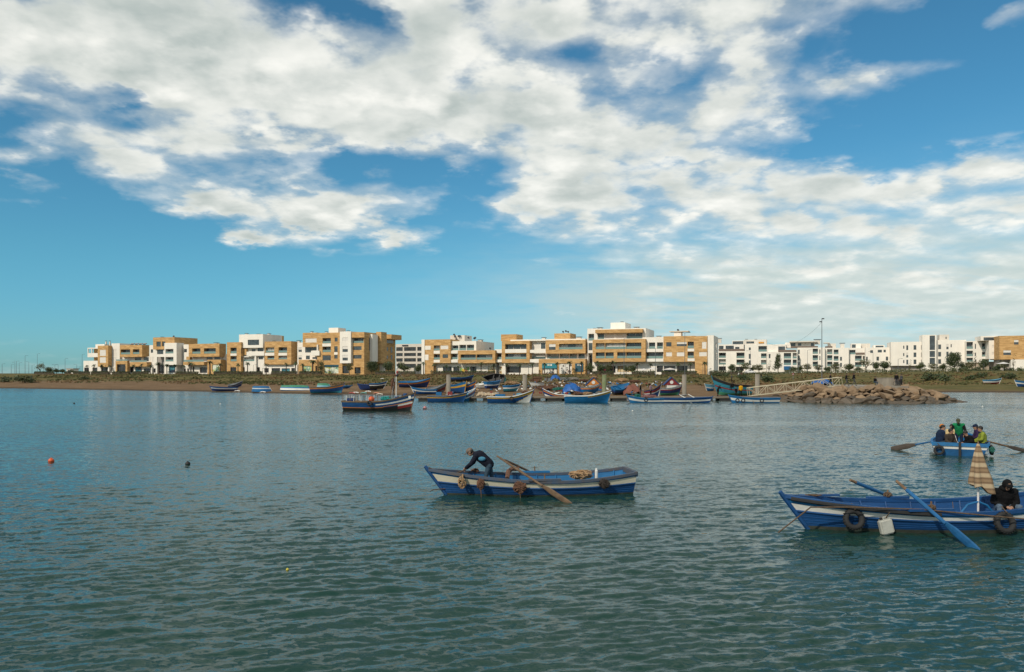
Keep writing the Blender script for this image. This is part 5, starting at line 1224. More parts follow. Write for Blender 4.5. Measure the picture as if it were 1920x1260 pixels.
# the near side of boat A faces the camera (local +y is left of the bow = near side)
NS = 1 if A.w((0, 1, 0)).y < A.w((0, -1, 0)).y else -1
pin = A.w(A.pt(.50, 1, NS) + Vector((0, 0, .12)))
oar(at(932, 855, 24.2), Vector((1.72, 22.15, -.05)), 'brown wooden oar slanting across the near side of the centre boat', OARW, OARW, r=.038, blade=.42, bw=.085)
oar(at(946, 862, 25.0), at(1012, 893, 25.9), 'short brown oar lying along the far rail of the centre boat', OARW, OARW, r=.036, blade=.3, bw=.055)
def hang(bt, sv, side, dz, out=.10): p = bt.pt(sv, 1, side); return bt.w(p + Vector((0, side * out, dz)))
tangle('net_bundle', 'tan rope loop hanging over the bow rail of the centre boat', 'net', hang(A, .865, NS, -.42), (.13, .07, .46), NETO, 5, .018, 1, body=False)
tangle('net_bundle', 'brown net bundle hanging second from the bow of the centre boat', 'net', hang(A, .79, NS, -.36), (.13, .08, .36), NETR, 9, .015, 2)
tangle('net_bundle', 'wide brown net bundle hanging beside the oar of the centre boat', 'net', hang(A, .62, NS, -.36), (.21, .10, .36), NETR, 14, .015, 3)
for sv, L_, lab in ((.79, .42, 'loose rope end trailing below the second net bundle'), (.62, .34, 'loose rope end trailing below the wide net bundle')):
    p = hang(A, sv, NS, -.34); rope([p, p + Vector((.03, -.02, -L_))], lab, .014)
tangle('net_heap', 'tan net heap with floats in the stern of the centre boat', 'net', A.w((-A.L / 2 + 1.45, -.25 * NS, .36)), (.42, .3, .30), NETO, 9, .02, 4)
tangle('net_bundle', 'dark fender of rope hanging near the stern of the centre boat', 'net', hang(A, .185, NS, -.30), (.16, .09, .30), mat('dark_net', (.03, .022, .018), .95, noise=.4), 5, .03, 5)
tangle('net_bundle', 'rusty rag over the far rail behind the bending man', 'net', A.w(A.pt(.80, 1, -NS) + Vector((0, 0, -.02))), (.13, .1, .12), NETR, 4, .02, 6)
rope([at(951, 897, 24.3), at(953, 884, 24.6), at(960, 879, 24.8), at(972, 879, 24.9)], 'thick folded brown hose beside the oar in the centre boat', .075, NETR, 'folded_hose', .0)
rope([A.w(A.pt(1, 1, 1) + Vector((-.05, 0, .05))), A.w((A.L / 2 - .75, -.1 * NS, .60)), at(873, 880, 23.75)], 'mooring rope from the bow tip into the man\'s hands', .016, sag=.02)
rope([A.w((A.L / 2 - .62, .02, .18)), at(812, 918, 23.6), at(806, 922, 23.5)], 'thin mooring line dipping into the water left of the centre boat', .014)
tag(MB().lathe([(.05, 0), (.05, .3), (.035, .33), (.03, .38)], 10).build('white_bottle', WHITEP, loc=A.w((-A.L / 2 + .98, -.1 * NS, .34))), 'slim white bottle standing in the stern of the centre boat', 'bottle')
for k, (dx_, dy_) in enumerate(((.42, -.1), (.30, .25))): tag(MB().ball((0, 0, 0), (.07, .07, .055), 8, 6).build('net_float', NETR, loc=A.w((-A.L / 2 + dx_, dy_, .42))), ['reddish net float lying left on the stern seat of the centre boat', 'reddish net float nearest the stern corner of the centre boat'][k], 'float')

# --- right boat
B_t = Boat('blue rowing boat with white stripe, folded parasol and two tyres, at right', (6.50, 18.45), (13.1, 18.95), 1.9, .82, .50, .70, [(.83, BLUE2), (.665, WHITEP), (.30, BLUE), (0, WEED)], rub=.655, zw=.085, full=.20, gun=BLUE, thw=(.10, .36, .60), ribs=9, fine=True, zf=.08, kd=.3, rake=.78, stem=BLUE, inner=BLUE)
NB = 1 if B_t.w((0, 1, 0)).y < B_t.w((0, -1, 0)).y else -1
mb = MB(); pts = [B_t.pt(sv, .955, NB) + Vector((0, NB * .045, 0)) for sv in np.linspace(.55, .985, 14)]; mb.tube(pts, .05, 6).build('rubber_strip', TYRE, B_t.root)
for side in (1, -1):
    p = B_t.pt(.58, 1, side); MB().box(p.x - .55, p.x + .55, p.y - .06, p.y + .05, p.z + .031, p.z + .09).build('oar_block', BLUE, B_t.root); MB().tube([(p.x, p.y, p.z + .06), (p.x, p.y, p.z + .26)], .022, 6).build('thole_pin', WOOD, B_t.root)
for s_, L1 in ((.86, .6),): 
    p = B_t.pt(.86, 1, -NB); MB().box(p.x - .5, p.x + .5, p.y - .05, p.y + .05, p.z + .031, p.z + .075).build('oar_block', BLUE, B_t.root)
BL2 = paint('oar_blue_paint', (0.008, 0.09, 0.23))
pinB = B_t.w(B_t.pt(.58, 1, NB) + Vector((0, 0, .10))); pinF = B_t.w(B_t.pt(.58, 1, -NB) + Vector((0, 0, .12)))
top = at(1681, 902, 18.75); wet = on_z(1836, 1036, -.06); wet = Vector((wet.x, wet.y, -.06))
oar(top, wet, 'near blue oar with its blade in the water, right boat', BL2, BL2, WOOD, r=.045, blade=.42, bw=.105)
oar(at(1594, 900, 19.4), at(1672, 932, 19.9), 'far blue oar resting on the far rail of the right boat', BL2, BL2, WOOD, r=.045, blade=.15, bw=.05)
for k, (pp, lab) in enumerate(((pinB, 'rope lashing at the near oar of the right boat'), (pinF, 'rope lashing at the far oar of the right boat'))): tangle('oar_lashing', lab, 'rope', pp - Vector((0, 0, .06)), (.11, .09, .14), ROPE, 5, .016, 30 + k)
def side_at(bt, x, y, side):      # find the point of a hull side seen at a photo position
    best = None
    for sv in np.linspace(.02, .98, 120):
        for u in np.linspace(.2, 1, 30):
            p = bt.w(bt.pt(sv, u, side)); px_ = 960 + F * p.x / p.y; py_ = HY - F * (p.z - HC) / p.y
            e = (px_ - x) ** 2 + (py_ - y) ** 2
            if best is None or e < best[0]: best = (e, p)
    return best[1]
tyre(side_at(B_t, 1596, 972, NB) + Vector((0, -.15, 0)), .19, .062, 'black tyre fender near the bow of the right boat', (.05, -1, .25))
tyre(side_at(B_t, 1876, 978, NB) + Vector((0, -.15, 0)), .195, .062, 'worn black tyre fender near the right edge, below the seated man', (.1, -1, .3))
pj = side_at(B_t, 1657, 985, NB) + Vector((0, -.16, 0))
t = thing('jerrycan', 'white square plastic jerrycan hanging on the right boat', 'jerrycan', pj, (0, math.radians(-14), 0))
bm = bmesh.new(); bmesh.ops.create_cube(bm, size=1, matrix=Matrix.Diagonal((.30, .17, .36, 1))); bmesh.ops.bevel(bm, geom=bm.edges[:], offset=.035, segments=3, affect='EDGES'); me = bpy.data.meshes.new('can_body'); bm.to_mesh(me); bm.free(); me.materials.append(mat('dirty_white_plastic', (.40, .40, .36), .5, noise=.1, nscale=6, bump=.2)); link('can_body', me, t)
MB().lathe([(.035, .17), (.035, .225), (.02, .23)], 10, M=Matrix.Translation((-.07, 0, 0))).build('cap', TYRE, t); MB().tube([(.09, 0, .17), (.07, 0, .225), (-.01, 0, .225), (-.03, 0, .17)], .016, 6).build('handle', MATS['dirty_white_plastic'], t)
rope([pj + Vector((0, 0, .20)), B_t.w(B_t.loc(pj) * 0 + Vector((B_t.loc(pj).x, NB * (B_t.hw(.62) + .01), B_t.sheer(.62))))], 'short cord holding the white jerrycan', .012)
rope([on_z(1456, 1001, -.05), at(1520, 951, 17.9), at(1600, 951, 17.75), at(1725, 955, 17.75), at(1920, 973, 17.6), at(1990, 976, 17.9)], 'long brown mooring rope slung along the right boat into the water', .016)
tangle('red_cord', 'red cord coiled in the middle of the right boat', 'cord', B_t.w((.25, .25, .36)), (.38, .1, .06), RED, 3, .014, 8, body=False)
rope([at(1786, 941, 18.6), at(1788, 958, 18.4)], 'thin vertical cord hanging inside the right boat', .008); 
tangle('rag', 'dark rag on the bow rail of the right boat', 'rag', B_t.w(B_t.pt(.9, 1, -NB) + Vector((-.1, 0, .02))), (.25, .06, .04), ROPE, 3, .012, 9, body=False)
# parasol
pb = at(1834, 957, 18.55); pz = B_t.zf
t = thing('folded_parasol', 'folded beige parasol with brown stripes standing in the right boat', 'parasol', (pb.x, pb.y, pz))
H1 = HC - (832 - HY) / F * pb.y - pz; H0 = HC - (917 - HY) / F * pb.y - pz
MB().tube([(0, 0, 0), (0, 0, H0 + .25)], .024, 8).build('pole', mat('white_pole', (.62, .6, .58), .4, noise=.06), t)
pm = bpy.data.materials.new('striped_canvas'); pm.use_nodes = True; nt = pm.node_tree; pr = nt.nodes['Principled BSDF']; pr.inputs['Roughness'].default_value = .9
tcn = nt.nodes.new('ShaderNodeTexCoord'); wv_ = nt.nodes.new('ShaderNodeTexWave'); wv_.bands_direction = 'Z'; wv_.inputs['Scale'].default_value = 1.25; wv_.inputs['Distortion'].default_value = .7; wv_.inputs['Detail'].default_value = 1.5; wv_.inputs['Phase Offset'].default_value = 1.0
nt.links.new(tcn.outputs['Object'], wv_.inputs['Vector']); rp = nt.nodes.new('ShaderNodeValToRGB'); nt.links.new(wv_.outputs['Fac'], rp.inputs[0]); e = rp.color_ramp.elements
for k, (pos, c) in enumerate(((0, (.40, .31, .20)), (.34, (.36, .27, .17)), (.40, (.085, .045, .025)), (.47, (.19, .12, .065)), (.62, (.21, .14, .08)), (.70, (.075, .04, .022)), (.80, (.20, .13, .075)), (1.0, (.24, .16, .09)))):
    if k > 1: e.new(pos)
    e[k].position = pos; e[k].color = (*c, 1)
nt.links.new(rp.outputs[0], pr.inputs['Base Color'])
mb = MB(); n = 32; prof = [(.026, H1), (.055, H1 - .08), (.10, H1 - .25), (.14, H1 - .45), (.18, H1 - .65), (.22, H1 - .85), (.24, H0)]
V = []
for k, (r_, z_) in enumerate(prof):
    for j in range(n):
        a = 2 * math.pi * j / n; q = k / (len(prof) - 1); fold = 1 + .34 * q * math.sin(a * 5 + .6) + .14 * q * math.sin(a * 11); V.append((r_ * fold * math.cos(a) * 1.05 + .09 * q * q, r_ * fold * math.sin(a) * .75, z_ - (.10 * math.cos(a) + .05 * math.sin(a * 4)) * (1 if k == len(prof) - 1 else 0)))
mb.add(V, [(k * n + j, (k + 1) * n + j, (k + 1) * n + (j + 1) % n, k * n + (j + 1) % n) for k in range(len(prof) - 1) for j in range(n)]); mb.build('canopy', pm, t, True)
MB().lathe([(.012, H1 - .02), (.018, H1 + .03), (.004, H1 + .07)], 8).build('finial', WOOD, t)
MB().tube([(-.42, 0, .1), (-.40, 0, .32), (-.25, 0, .50), (0, 0, .57), (.22, 0, .48), (.37, 0, .30), (.40, 0, .1)], .026, 8).build('blue_hoop', BLUE2, t)

# --- passenger boat seen from its stern
C_BLUE = paint('mid_blue_paint', (0.005, 0.075, 0.20))
CT = Vector((20.35, 34.9)); dC = Vector((.50, .866)).normalized()
C_b = Boat('blue and white rowing boat full of people, seen from its stern', CT + dC * 6.2, CT, 2.4, .72, .50, .56, [(.86, BLUE2), (.70, WHITEP), (.30, C_BLUE), (0, C_BLUE)], rub=.69, zw=-.02, full=.22, gun=BLUE2, rt=.93, thw=(.10, .34, .58, .76), fine=True, zf=.02, kd=.28, rake=.7)
MB().box(-C_b.L / 2 - .2, -C_b.L / 2 - .13, -.05, .05, -.2, .66).build('rudder_post', TYRE, C_b.root)
tyre(C_b.w((-C_b.L / 2 - .25, .82, .24)), .17, .055, 'small tyre hanging at the left of the stern of the people-filled boat', (-.5, -.866, .1)); tyre(C_b.w((-C_b.L / 2 + .5, -1.23, .28)), .17, .055, 'tyre on the right flank of the people-filled boat', (.9, -.3, .1))
tangle('net_bundle', 'small green net bundle at the right stern corner of the people-filled boat', 'net', C_b.w((-C_b.L / 2 + .1, -1.24, .2)), (.12, .1, .3), mat('green_net', (.02, .13, .10), .9, noise=.3), 5, .02, 12)
w0 = C_b.w(C_b.pt(.25, 1, 1) + Vector((0, -.25, .12)))
oar(at(1752, 827, 36.2), on_z(1671, 842, .02), 'long oar stretched left of the people-filled boat', BL2, mat('dark_oar_blade', (.06, .045, .035), .7, noise=.2), r=.04, blade=.62, bw=.13)
oar(at(1846, 826, 36.0), on_z(1925, 846, .02), 'long oar stretched right of the people-filled boat to the edge', WOOD, MATS['dark_oar_blade'], r=.04, blade=.5, bw=.09)

# --- fishing boat
class DB:
    mats = [BLUE, BLACKP, ORANGE, WHITEP, RED, GREYP]
    def __call__(s, t, u):
        if u > .93: return 5
        if t > .80 and .38 < u < .58: return 3 if u > .50 else 4
        if t > .50 and .74 < u < .81: return 3
        if t > .60 and .585 < u < .65: return 2
        if t < .62 and .53 < u < .60: return 2
        return 0 if u > .56 else 1
DB.__call__.__annotations__ = {}
sb, bb = on_z(645, 770, 0), on_z(777, 770, 0)
D_b = Boat('blue wooden fishing boat with orange lines, net rig and mast', (bb.x + .1, bb.y), (sb.x, sb.y + .6), 2.3, 1.85, .92, .98, [(.5, BLUE), (0, BLACKP)], mats=DB(), name='fishing_boat', gun=WOOD, inner=GREYP, thw=(.3,), fine=True, kd=.5, zf=.5, rake=.55, rt=.8, stem=WOOD)
def dpart(mb, name, m, **k): return mb.build(name, m, D_b.root, **k)
L2 = D_b.L / 2
mb = MB()
for side in (1, -1):
    for k in range(9):
        sv = .02 + .055 * k; p = D_b.pt(sv, 1, side); dpart(MB().tube([(p.x, p.y * .96, p.z), (p.x, p.y * .96, p.z + .62)], .028, 6), 'rail_post', WHITEP if k % 2 else WOOD)
    dpart(MB().tube([D_b.pt(sv, 1, side) * 1 + Vector((0, 0, .62)) for sv in np.linspace(.02, .46, 8)], .022, 6), 'top_rail', GREYP)
mx = D_b.loc(at(737, 745, 76)).x
dpart(MB().tube([(mx, 0, .5), (mx, 0, 2.8), (mx + .03, 0, 5.0)], [.06, .05, .03], 8), 'mast', WHITEP)
for dy_ in (-.5, .5): dpart(MB().tube([(mx - .5, dy_, .6), (mx - .12, 0, 3.3)], .035, 6), 'rig_leg', GREYP)
dpart(MB().tube([(mx - .75, 0, .6), (mx - .35, 0, 3.2)], .035, 6), 'rig_leg', WOOD)
dpart(MB().tube([(mx + .03, 0, 4.1), (mx + .9, 0, 3.1), (L2 - .1, 0, 1.9)], .012, 5), 'forestay', GREYP)
tangle('rolled_net', None, None, (mx - .32, 0, 2.0), (.22, .2, 1.35), NETR, 9, .03, 13, parent=D_b.root)
dpart(MB().ball((mx + .12, 0, 3.85), (.13, .12, .16), 10, 7).ball((mx - .05, .1, 3.6), (.12, .12, .12), 8, 6), 'red_float', RED); dpart(MB().ball((mx + .08, 0, 4.3), (.09, .09, .16), 8, 6), 'white_float', WHITEP)
dpart(MB().ball((mx + .1, 0, 3.55), (.18, .16, .12), 8, 6, jit=.2, rnd=R), 'dark_float', BLACKP)
tangle('turquoise_net', None, None, (D_b.loc(at(717, 747, 76)).x, .1, .95), (.60, .5, .5), TEALNET, 10, .03, 14, parent=D_b.root)
dpart(MB().ball((D_b.loc(at(688, 748, 76)).x, .2, 1.15), (.32, .3, .28), 12, 8), 'orange_buoy', mat('orange_buoy_plastic', (.60, .09, .02), .5, noise=.1))
dpart(MB().box(-L2 + .25, -L2 + .9, -.35, .35, .5, 1.25), 'engine_box', NAVY)
for k in range(3): dpart(MB().box(L2 - 2.0 + k * .42, L2 - 1.75 + k * .42, -.35, .35, 1.15 + k * .1, 1.42 + k * .16), 'fish_crate', [NAVY, GREYP, BLUE][k])
dpart(MB().box(L2 - .62, L2 - .38, -.40, -.36, 1.22, 1.5), 'registration_plate', WHITEP) 
tyre(side_at(D_b, 693, 758, 1 if D_b.w((0, 1, 0)).y < D_b.w((0, -1, 0)).y else -1) + Vector((0, -.12, .1)), .20, .065, 'black tyre fender amidships on the fishing boat', (0, -1, .2))
bt_ = D_b.w((L2, 0, 1.7)); by = on_z(797, 765, .0); 
rope([bt_, on_z(800, 752, .6), on_z(817, 773, -.05)], 'mooring line from the fishing boat bow into the water', .015)

# --- boats moored at the pontoon
def side_boat(x0, x1, yw, head, label, B, zb, zm, zst, bands, z=0.0, **k):
    Y = (HC - 0) * F / (yw - HY) + B * .4; X0, X1 = (x0 - 960) / F * Y, (x1 - 960) / F * Y; tw = k.pop('turn', 0.0)
    a, b = ((X1, Y + tw), (X0, Y - tw)) if head > 0 else ((X0, Y - tw), (X1, Y + tw))
    return Boat(label, a, b, B, zb, zm, zst, bands, z=z, **k)
G_ = 'boats moored at the pontoon'
side_boat(803, 876, 753.5, 1, 'blue moored boat with yellow line, left end of the pontoon', 1.7, 1.25, .75, .78, [(.86, BLUE), (.74, YELLOW), (.12, BLUE), (0, BLACKP)], gun=GREYP, inner=GREYP, group=G_)
q_ = side_boat(846, 890, 753, 1, 'moored boat behind with white and red bow stripes', 1.5, 1.75, .9, .8, [(.86, WHITEP), (.74, RED), (.62, BLUE2), (.50, WHITEP), (.2, BLUE2), (0, GREEN)], gun=WHITEP, inner=BLUE2, group=G_, turn=1.0); q_.root.location.y += 1.9
side_boat(915, 1001, 755, 1, 'blue moored boat with white pointed bow patch and yellow line', 1.8, 1.65, .72, .75, [(.88, BLACKP), (.76, YELLOW), (.2, BLUE), (0, GREYP)], gun=WHITEP, inner=BLUE, group=G_, mats=type('M', (), {'mats': [BLUE, YELLOW, WHITEP, GREYP, BLACKP], '__call__': lambda s, t, u: 4 if u > .9 else 1 if u > .78 else (2 if t > .7 and u < .30 + (t - .7) * 1.6 and u > .12 else 1 if t > .64 and u < .36 + (t - .7) * 1.6 and u > .12 else 0 if u > .2 else 3)})())
q_ = side_boat(1019, 1075, 753, -1, 'navy boat with white and orange stripes lying behind the pontoon, bow left', 1.6, 1.7, .8, .7, [(.88, NAVY), (.78, ORANGE), (.6, NAVY), (.46, WHITEP), (.3, NAVY), (0, RED)], gun=WHITEP, inner=NAVY, group=G_); q_.root.location.y += 4.5
side_boat(1060, 1146, 755, 1, 'plain blue moored boat with yellow bow rail, nets heaped inside', 2.0, 1.55, .85, .85, [(.99, YELLOW), (.1, BLUE2), (0, BLACKP)], gun=WHITEP, inner=BLUE2, group=G_, mats=type('M', (), {'mats': [BLUE2, YELLOW, BLACKP, GREYP], '__call__': lambda s, t, u: 1 if (t > .52 and u > .84) else 2 if u < .1 else 3 if (u > .94) else 0})())
side_boat(1175, 1244, 755.5, -1, 'blue and white moored rowboat with tyre and clutter, left of the pair', 1.5, 1.0, .55, .6, [(.74, BLUE2), (.5, WHITEP), (.1, BLUE2), (0, BLACKP)], gun=BLUE2, inner=BLUE, group=G_)
side_boat(1241, 1336, 755.5, 1, 'long blue moored rowboat with white stripe and pale oars', 1.5, .75, .6, .62, [(.72, BLUE), (.5, WHITEP), (.1, BLUE), (0, BLACKP)], gun=BLUE, inner=BLUE2, group=G_)
side_boat(1366, 1459, 755.5, -1, 'bright blue moored rowboat with three tyres below the yellow jacket', 1.5, 1.0, .6, .62, [(.74, BLUE2), (.48, WHITEP), (.1, BLUE2), (0, BLACKP)], gun=BLUE2, inner=BLUE2, group=G_)
for k, x in enumerate((1382, 1393, 1428)): tyre(on_z(x, 751, .38) + Vector((0, -.15 + .03 * k, 0)), .2, .065, f'{ORD[k]} tyre from the left on the bright blue rowboat below the yellow jacket')
tyre(on_z(959, 747, .55) + Vector((0, -.2, 0)), .2, .065, 'tyre on the moored boat with white pointed bow patch'); tyre(on_z(1211, 750, .4) + Vector((0, -.2, 0)), .2, .065, 'tyre on the cluttered blue and white rowboat')
oar(on_z(1290, 752, .9), on_z(1298, 757, .0), 'short pale oar dipping from the long blue moored rowboat', WHITEP, WHITEP, r=.04, blade=.4, bw=.09)
oar(at(1274, 740, 102), at(1286, 747, 101.5), 'pale oar standing up left in the long blue moored rowboat', WHITEP, WHITEP, r=.05, blade=.3, bw=.09)
oar(at(1290, 739, 103.5), at(1302, 746, 103), 'pale oar standing up right in the long blue moored rowboat', WHITEP, WHITEP, r=.05, blade=.3, bw=.09)
oar(at(1407, 741, 102.5), on_z(1414, 757, 0), 'brown oar leaning over the bright blue rowboat', WOOD, WOOD, r=.045, blade=.35, bw=.09)

# --- boats drawn up on the shore
GB = 'boats drawn up on the shore'
def shore_boat(x0, x1, yb, head, label, B, zb, zm, zst, bands, turn=0.0, roll=0.0, pitch=0.0, over=False, lift=0.0, **k):
    zb, zm, zst = zb * .88, zm * .88, zst * .88
    P = ground_hit((x0 + x1) / 2, yb - .5); half = (x1 - x0) / 2 / F * P.y
    L = half * 2 / max(.25, abs(math.cos(turn))); a = turn if head > 0 else math.pi - turn
    d = Vector((math.cos(a), math.sin(a))) * L / 2; c = Vector((P.x, P.y))
    z = P.z + .32 + lift
    if over: roll = math.pi + roll; z = P.z + zm + lift
    return Boat(label, c + d, c - d, B, zb, zm, zst, bands, z=z, roll=roll, pitch=pitch, group=GB, thw=(.3, .6), **k)
shore_boat(393, 444, 734, -1, 'long low blue boat on the sand, leftmost on the beach', 1.8, .8, .55, .6, [(.72, BLUE2), (.55, WHITEP), (.2, NAVY), (0, NAVY)], gun=NAVY, inner=BLUE)
shore_boat(430, 457, 727, 1, 'small grey boat tilted up behind the leftmost beach boat', 1.4, 1.0, .6, .6, [(.7, NAVY), (.5, GREYP), (0, NAVY)], pitch=-.18, roll=.25, inner=GREYP)
shore_boat(477, 508, 735, 1, 'short bright blue boat turned upside down on the sand', 1.8, .9, .9, .8, [(.5, BLUE2), (.35, WHITEP), (0, BLUE2)], over=True, turn=.5)
shore_boat(528, 583, 732, 1, 'upturned boat with green bottom and white band', 2.0, .8, .75, .7, [(.62, WHITEP), (.4, BLUE2), (0, GREEN)], over=True)
shore_boat(583, 646, 738, 1, 'blue beached boat with orange stripe, high bow to the right', 2.0, 1.75, .95, .85, [(.84, GREYP), (.7, ORANGE), (.25, BLUE), (0, TURQ)], gun=WOOD, inner=GREYP)
shore_boat(596, 622, 727, 1, 'small green upturned boat behind the orange-striped beached boat', 1.5, .7, .6, .6, [(.5, PALEB), (0, GREEN)], over=True)
shore_boat(640, 660, 729, 1, 'flat turquoise plank boat behind the orange-striped bow', 1.0, .35, .3, .3, [(.5, BLUE2), (0, NAVY)])
shore_boat(669, 707, 732, -1, 'dark navy open boat beside the fishing boat stern rail', 1.8, 1.0, .8, .8, [(.6, NAVY), (0, NAVY)], turn=.3, inner=BLUE, gun=NAVY)
shore_boat(694, 725, 733, 1, 'small blue boat with white line on a trailer, by the fishing boat net', 1.5, 1.2, .8, .8, [(.75, NAVY), (.6, WHITEP), (0, BLACKP)], lift=.3, turn=.2)
shore_boat(749, 807, 727, 1, 'blue open boat with orange gunwale line above the fishing boat bow', 2.2, 1.7, .9, .9, [(.86, BLUE2), (.68, ORANGE), (0, NAVY)], gun=BLUE2, inner=BLUE2, roll=.12, turn=.1)
shore_boat(770, 818, 740, -1, 'low blue boat with white stripe behind the fishing boat bow', 1.6, 1.1, .6, .6, [(.7, BLUE2), (.52, WHITEP), (0, BLUE)], turn=.1, inner=BLUE2)
shore_boat(800, 839, 738, 1, 'grey and red boat with raised bow left of the first concrete pile', 1.6, 1.4, .8, .8, [(.6, GREYP), (.3, RED), (0, GREYP)], pitch=-.14, roll=.2, inner=GREYP)
shore_boat(846, 888, 716, 1, 'old grey boat with blue bow on the grass behind the first pile', 1.8, 1.4, .7, .7, [(.6, NAVY), (0, BLACKP)], inner=GREYP, gun=BLUE2)
shore_boat(843, 876, 738, 1, 'blue boat with yellow band seen bow-on right of the first pile', 2.2, 1.9, 1.2, 1.2, [(.8, BLUE2), (.62, YELLOW), (0, BLUE)], turn=-1.05, inner=BLUE2)
shore_boat(866, 893, 737, 1, 'blue boat with orange band beside the bow-on boat', 1.7, 1.9, 1.1, 1.0, [(.85, BLUE2), (.7, ORANGE), (0, BLUE)], turn=-.35, inner=BLUE2, gun=BLUE2)
shore_boat(895, 918, 729, 1, 'small white dinghy lying on the bank', 1.4, .8, .55, .55, [(0, WHITEP)], turn=-.6, inner=WHITEP, roll=.2)
shore_boat(911, 939, 732, 1, 'bright blue covered boat propped on the sand', 1.9, 1.3, 1.0, 1.0, [(.6, BLUE2), (.45, WHITEP), (0, NAVY)], turn=.5, inner=BLUE2, lift=.25)
shore_boat(911, 948, 722, -1, 'green and black boat heeled over on its side on the bank', 2.2, 1.8, 1.2, 1.0, [(.6, GREEN), (.4, TURQ), (0, GREEN)], roll=-1.1, turn=.5, lift=.6, inner=BLACKP)
shore_boat(944, 976, 735, 1, 'small blue boat with white stripe before the second pile', 1.6, 1.1, .8, .8, [(.7, BLUE2), (.5, WHITEP), (0, TURQ)], inner=BLUE2)
shore_boat(992, 1018, 727, -1, 'white-sided dinghy right of the second pile', 1.5, .8, .6, .6, [(.3, WHITEP), (0, GREYP)], turn=-.3, inner=GREYP)
shore_boat(1092, 1126, 739, 1, 'gaily painted boat with white and orange transom near the third pile', 2.0, 1.5, .9, .9, [(.84, WHITEP), (.66, ORANGE), (.4, BLUE2), (0, BLUE2)], inner=GREYP, turn=.25)
shore_boat(1149, 1180, 740, 1, 'blue tilted boat right of the third pile', 1.9, 1.6, 1.0, 1.0, [(.75, BLUE2), (.5, NAVY), (0, BLACKP)], turn=.4, roll=.3, inner=BLUE2, pitch=-.1)
q_ = shore_boat(1210, 1242, 745, 1, 'red and blue bow rising behind the man in the white cap', 1.7, 2.0, 1.0, .9, [(.8, NAVY), (.55, RED), (.45, WHITEP), (0, BLUE)], inner=WOOD, pitch=-.06)
shore_boat(1238, 1279, 742, 1, 'boat with white wheelhouse roof and blue hull by the fourth pile', 2.0, 1.5, .9, .9, [(.84, WHITEP), (.7, RED), (.35, NAVY), (0, GREEN)], inner=GREYP)
shore_boat(1319, 1338, 734, -1, 'small pale blue dinghy left of the turquoise hull', 1.4, 1.0, .8, .8, [(.6, PALEB), (.45, WHITEP), (0, BLUE2)], turn=-.7, inner=PALEB)
shore_boat(1334, 1408, 743, -1, 'big worn turquoise hull with rust-red belt near the yellow jacket', 2.4, 3.0, 1.5, 1.3, [(.8, BLACKP), (.55, TURQ), (.45, RED), (.2, TURQ), (0, GREEN)], inner=BLACKP, gun=BLACKP, rake=1.0, lift=.1)
shore_boat(1846, 1878, 721, 1, 'far white boat with blue rail on the marsh at right', 1.6, 1.2, .8, .8, [(.7, BLUE2), (.4, WHITEP), (0, RED)], inner=PALEB)
shore_boat(1902, 1945, 726, -1, 'blue boat cut by the right edge on the marsh', 1.8, 1.3, .9, .9, [(.7, BLUE2), (.5, WHITEP), (0, BLUE)], inner=BLUE2)

# ------------------------------------------------------------------ pontoon, groyne, gangway and shore clutter
CONC = mat('weathered_concrete', (0.24, 0.21, 0.17), .9, noise=.25, nscale=1.2, stretch=(1, 1, .3), bump=.2)
PLANK = mat('grey_deck_plank', (0.17, 0.135, 0.10), .85, noise=.25, nscale=2.0, stretch=(.3, 1, 1), bump=.2)
PY = 104.5
def PXX(x, Y=PY): return (x - 960) / F * Y
t = thing('floating_pontoon', 'long low floating pontoon with plank deck along the shore', 'pontoon', (0, PY, 0))
X0, X1 = PXX(780), PXX(1462)
n = 165; w = (X1 - X0) / n; pl = MB().box(.012, w - .012, 0, 2.3, .52, .58).mesh('deck_plank', PLANK)
for i in range(n): link('deck_plank', pl, t, (X0 + i * w, 0, R.uniform(-.008, .008)))
for yy in (-.04, 2.31): MB().box(X0, X1, yy, yy + .04, .36, .57).build('side_beam', PLANK, t)
fl = MB().box(-1.0, 1.0, .12, 2.15, -.3, .36).mesh('float', mat('dark_float_box', (.03, .03, .03), .7, noise=.3))
for i in range(17): link('float', fl, t, (X0 + 1.3 + i * (X1 - X0 - 2.6) / 16, 0, 0))
PN = ['first', 'second', 'third', 'fourth', 'fifth']
for k, (x, yt, dy_, c) in enumerate([(841, 703, 3.0, 0), (984, 703, 3.0, 0), (1133, 703, 3.0, 1), (1283, 703, 3.0, 0), (1420, 702, 3.0, 0)]):
    Y = PY + dy_; z1 = HC - (yt - HY) / F * Y; p = at(x, 700, Y); p.z = 0
    tg = thing('concrete_pile', f'{PN[k]} tall concrete mooring pile from the left' + (', green with algae' if c else ''), 'pile', p)
    MB().tube([(0, 0, -2), (0, 0, z1)], .30, 16).build('shaft', CONC if not c else mat('algae_concrete', (.20, .19, .13), .9, col2=(.10, .15, .05), nscale=1.0), tg, True)
    MB().lathe([(.30, z1 - .01), (.31, z1 + .02), (.24, z1 + .06)], 16).build('cap', CONC, tg); MB().torus((0, 0, .75), .40, .05, 16, 6).build('guide_ring', METAL, tg)
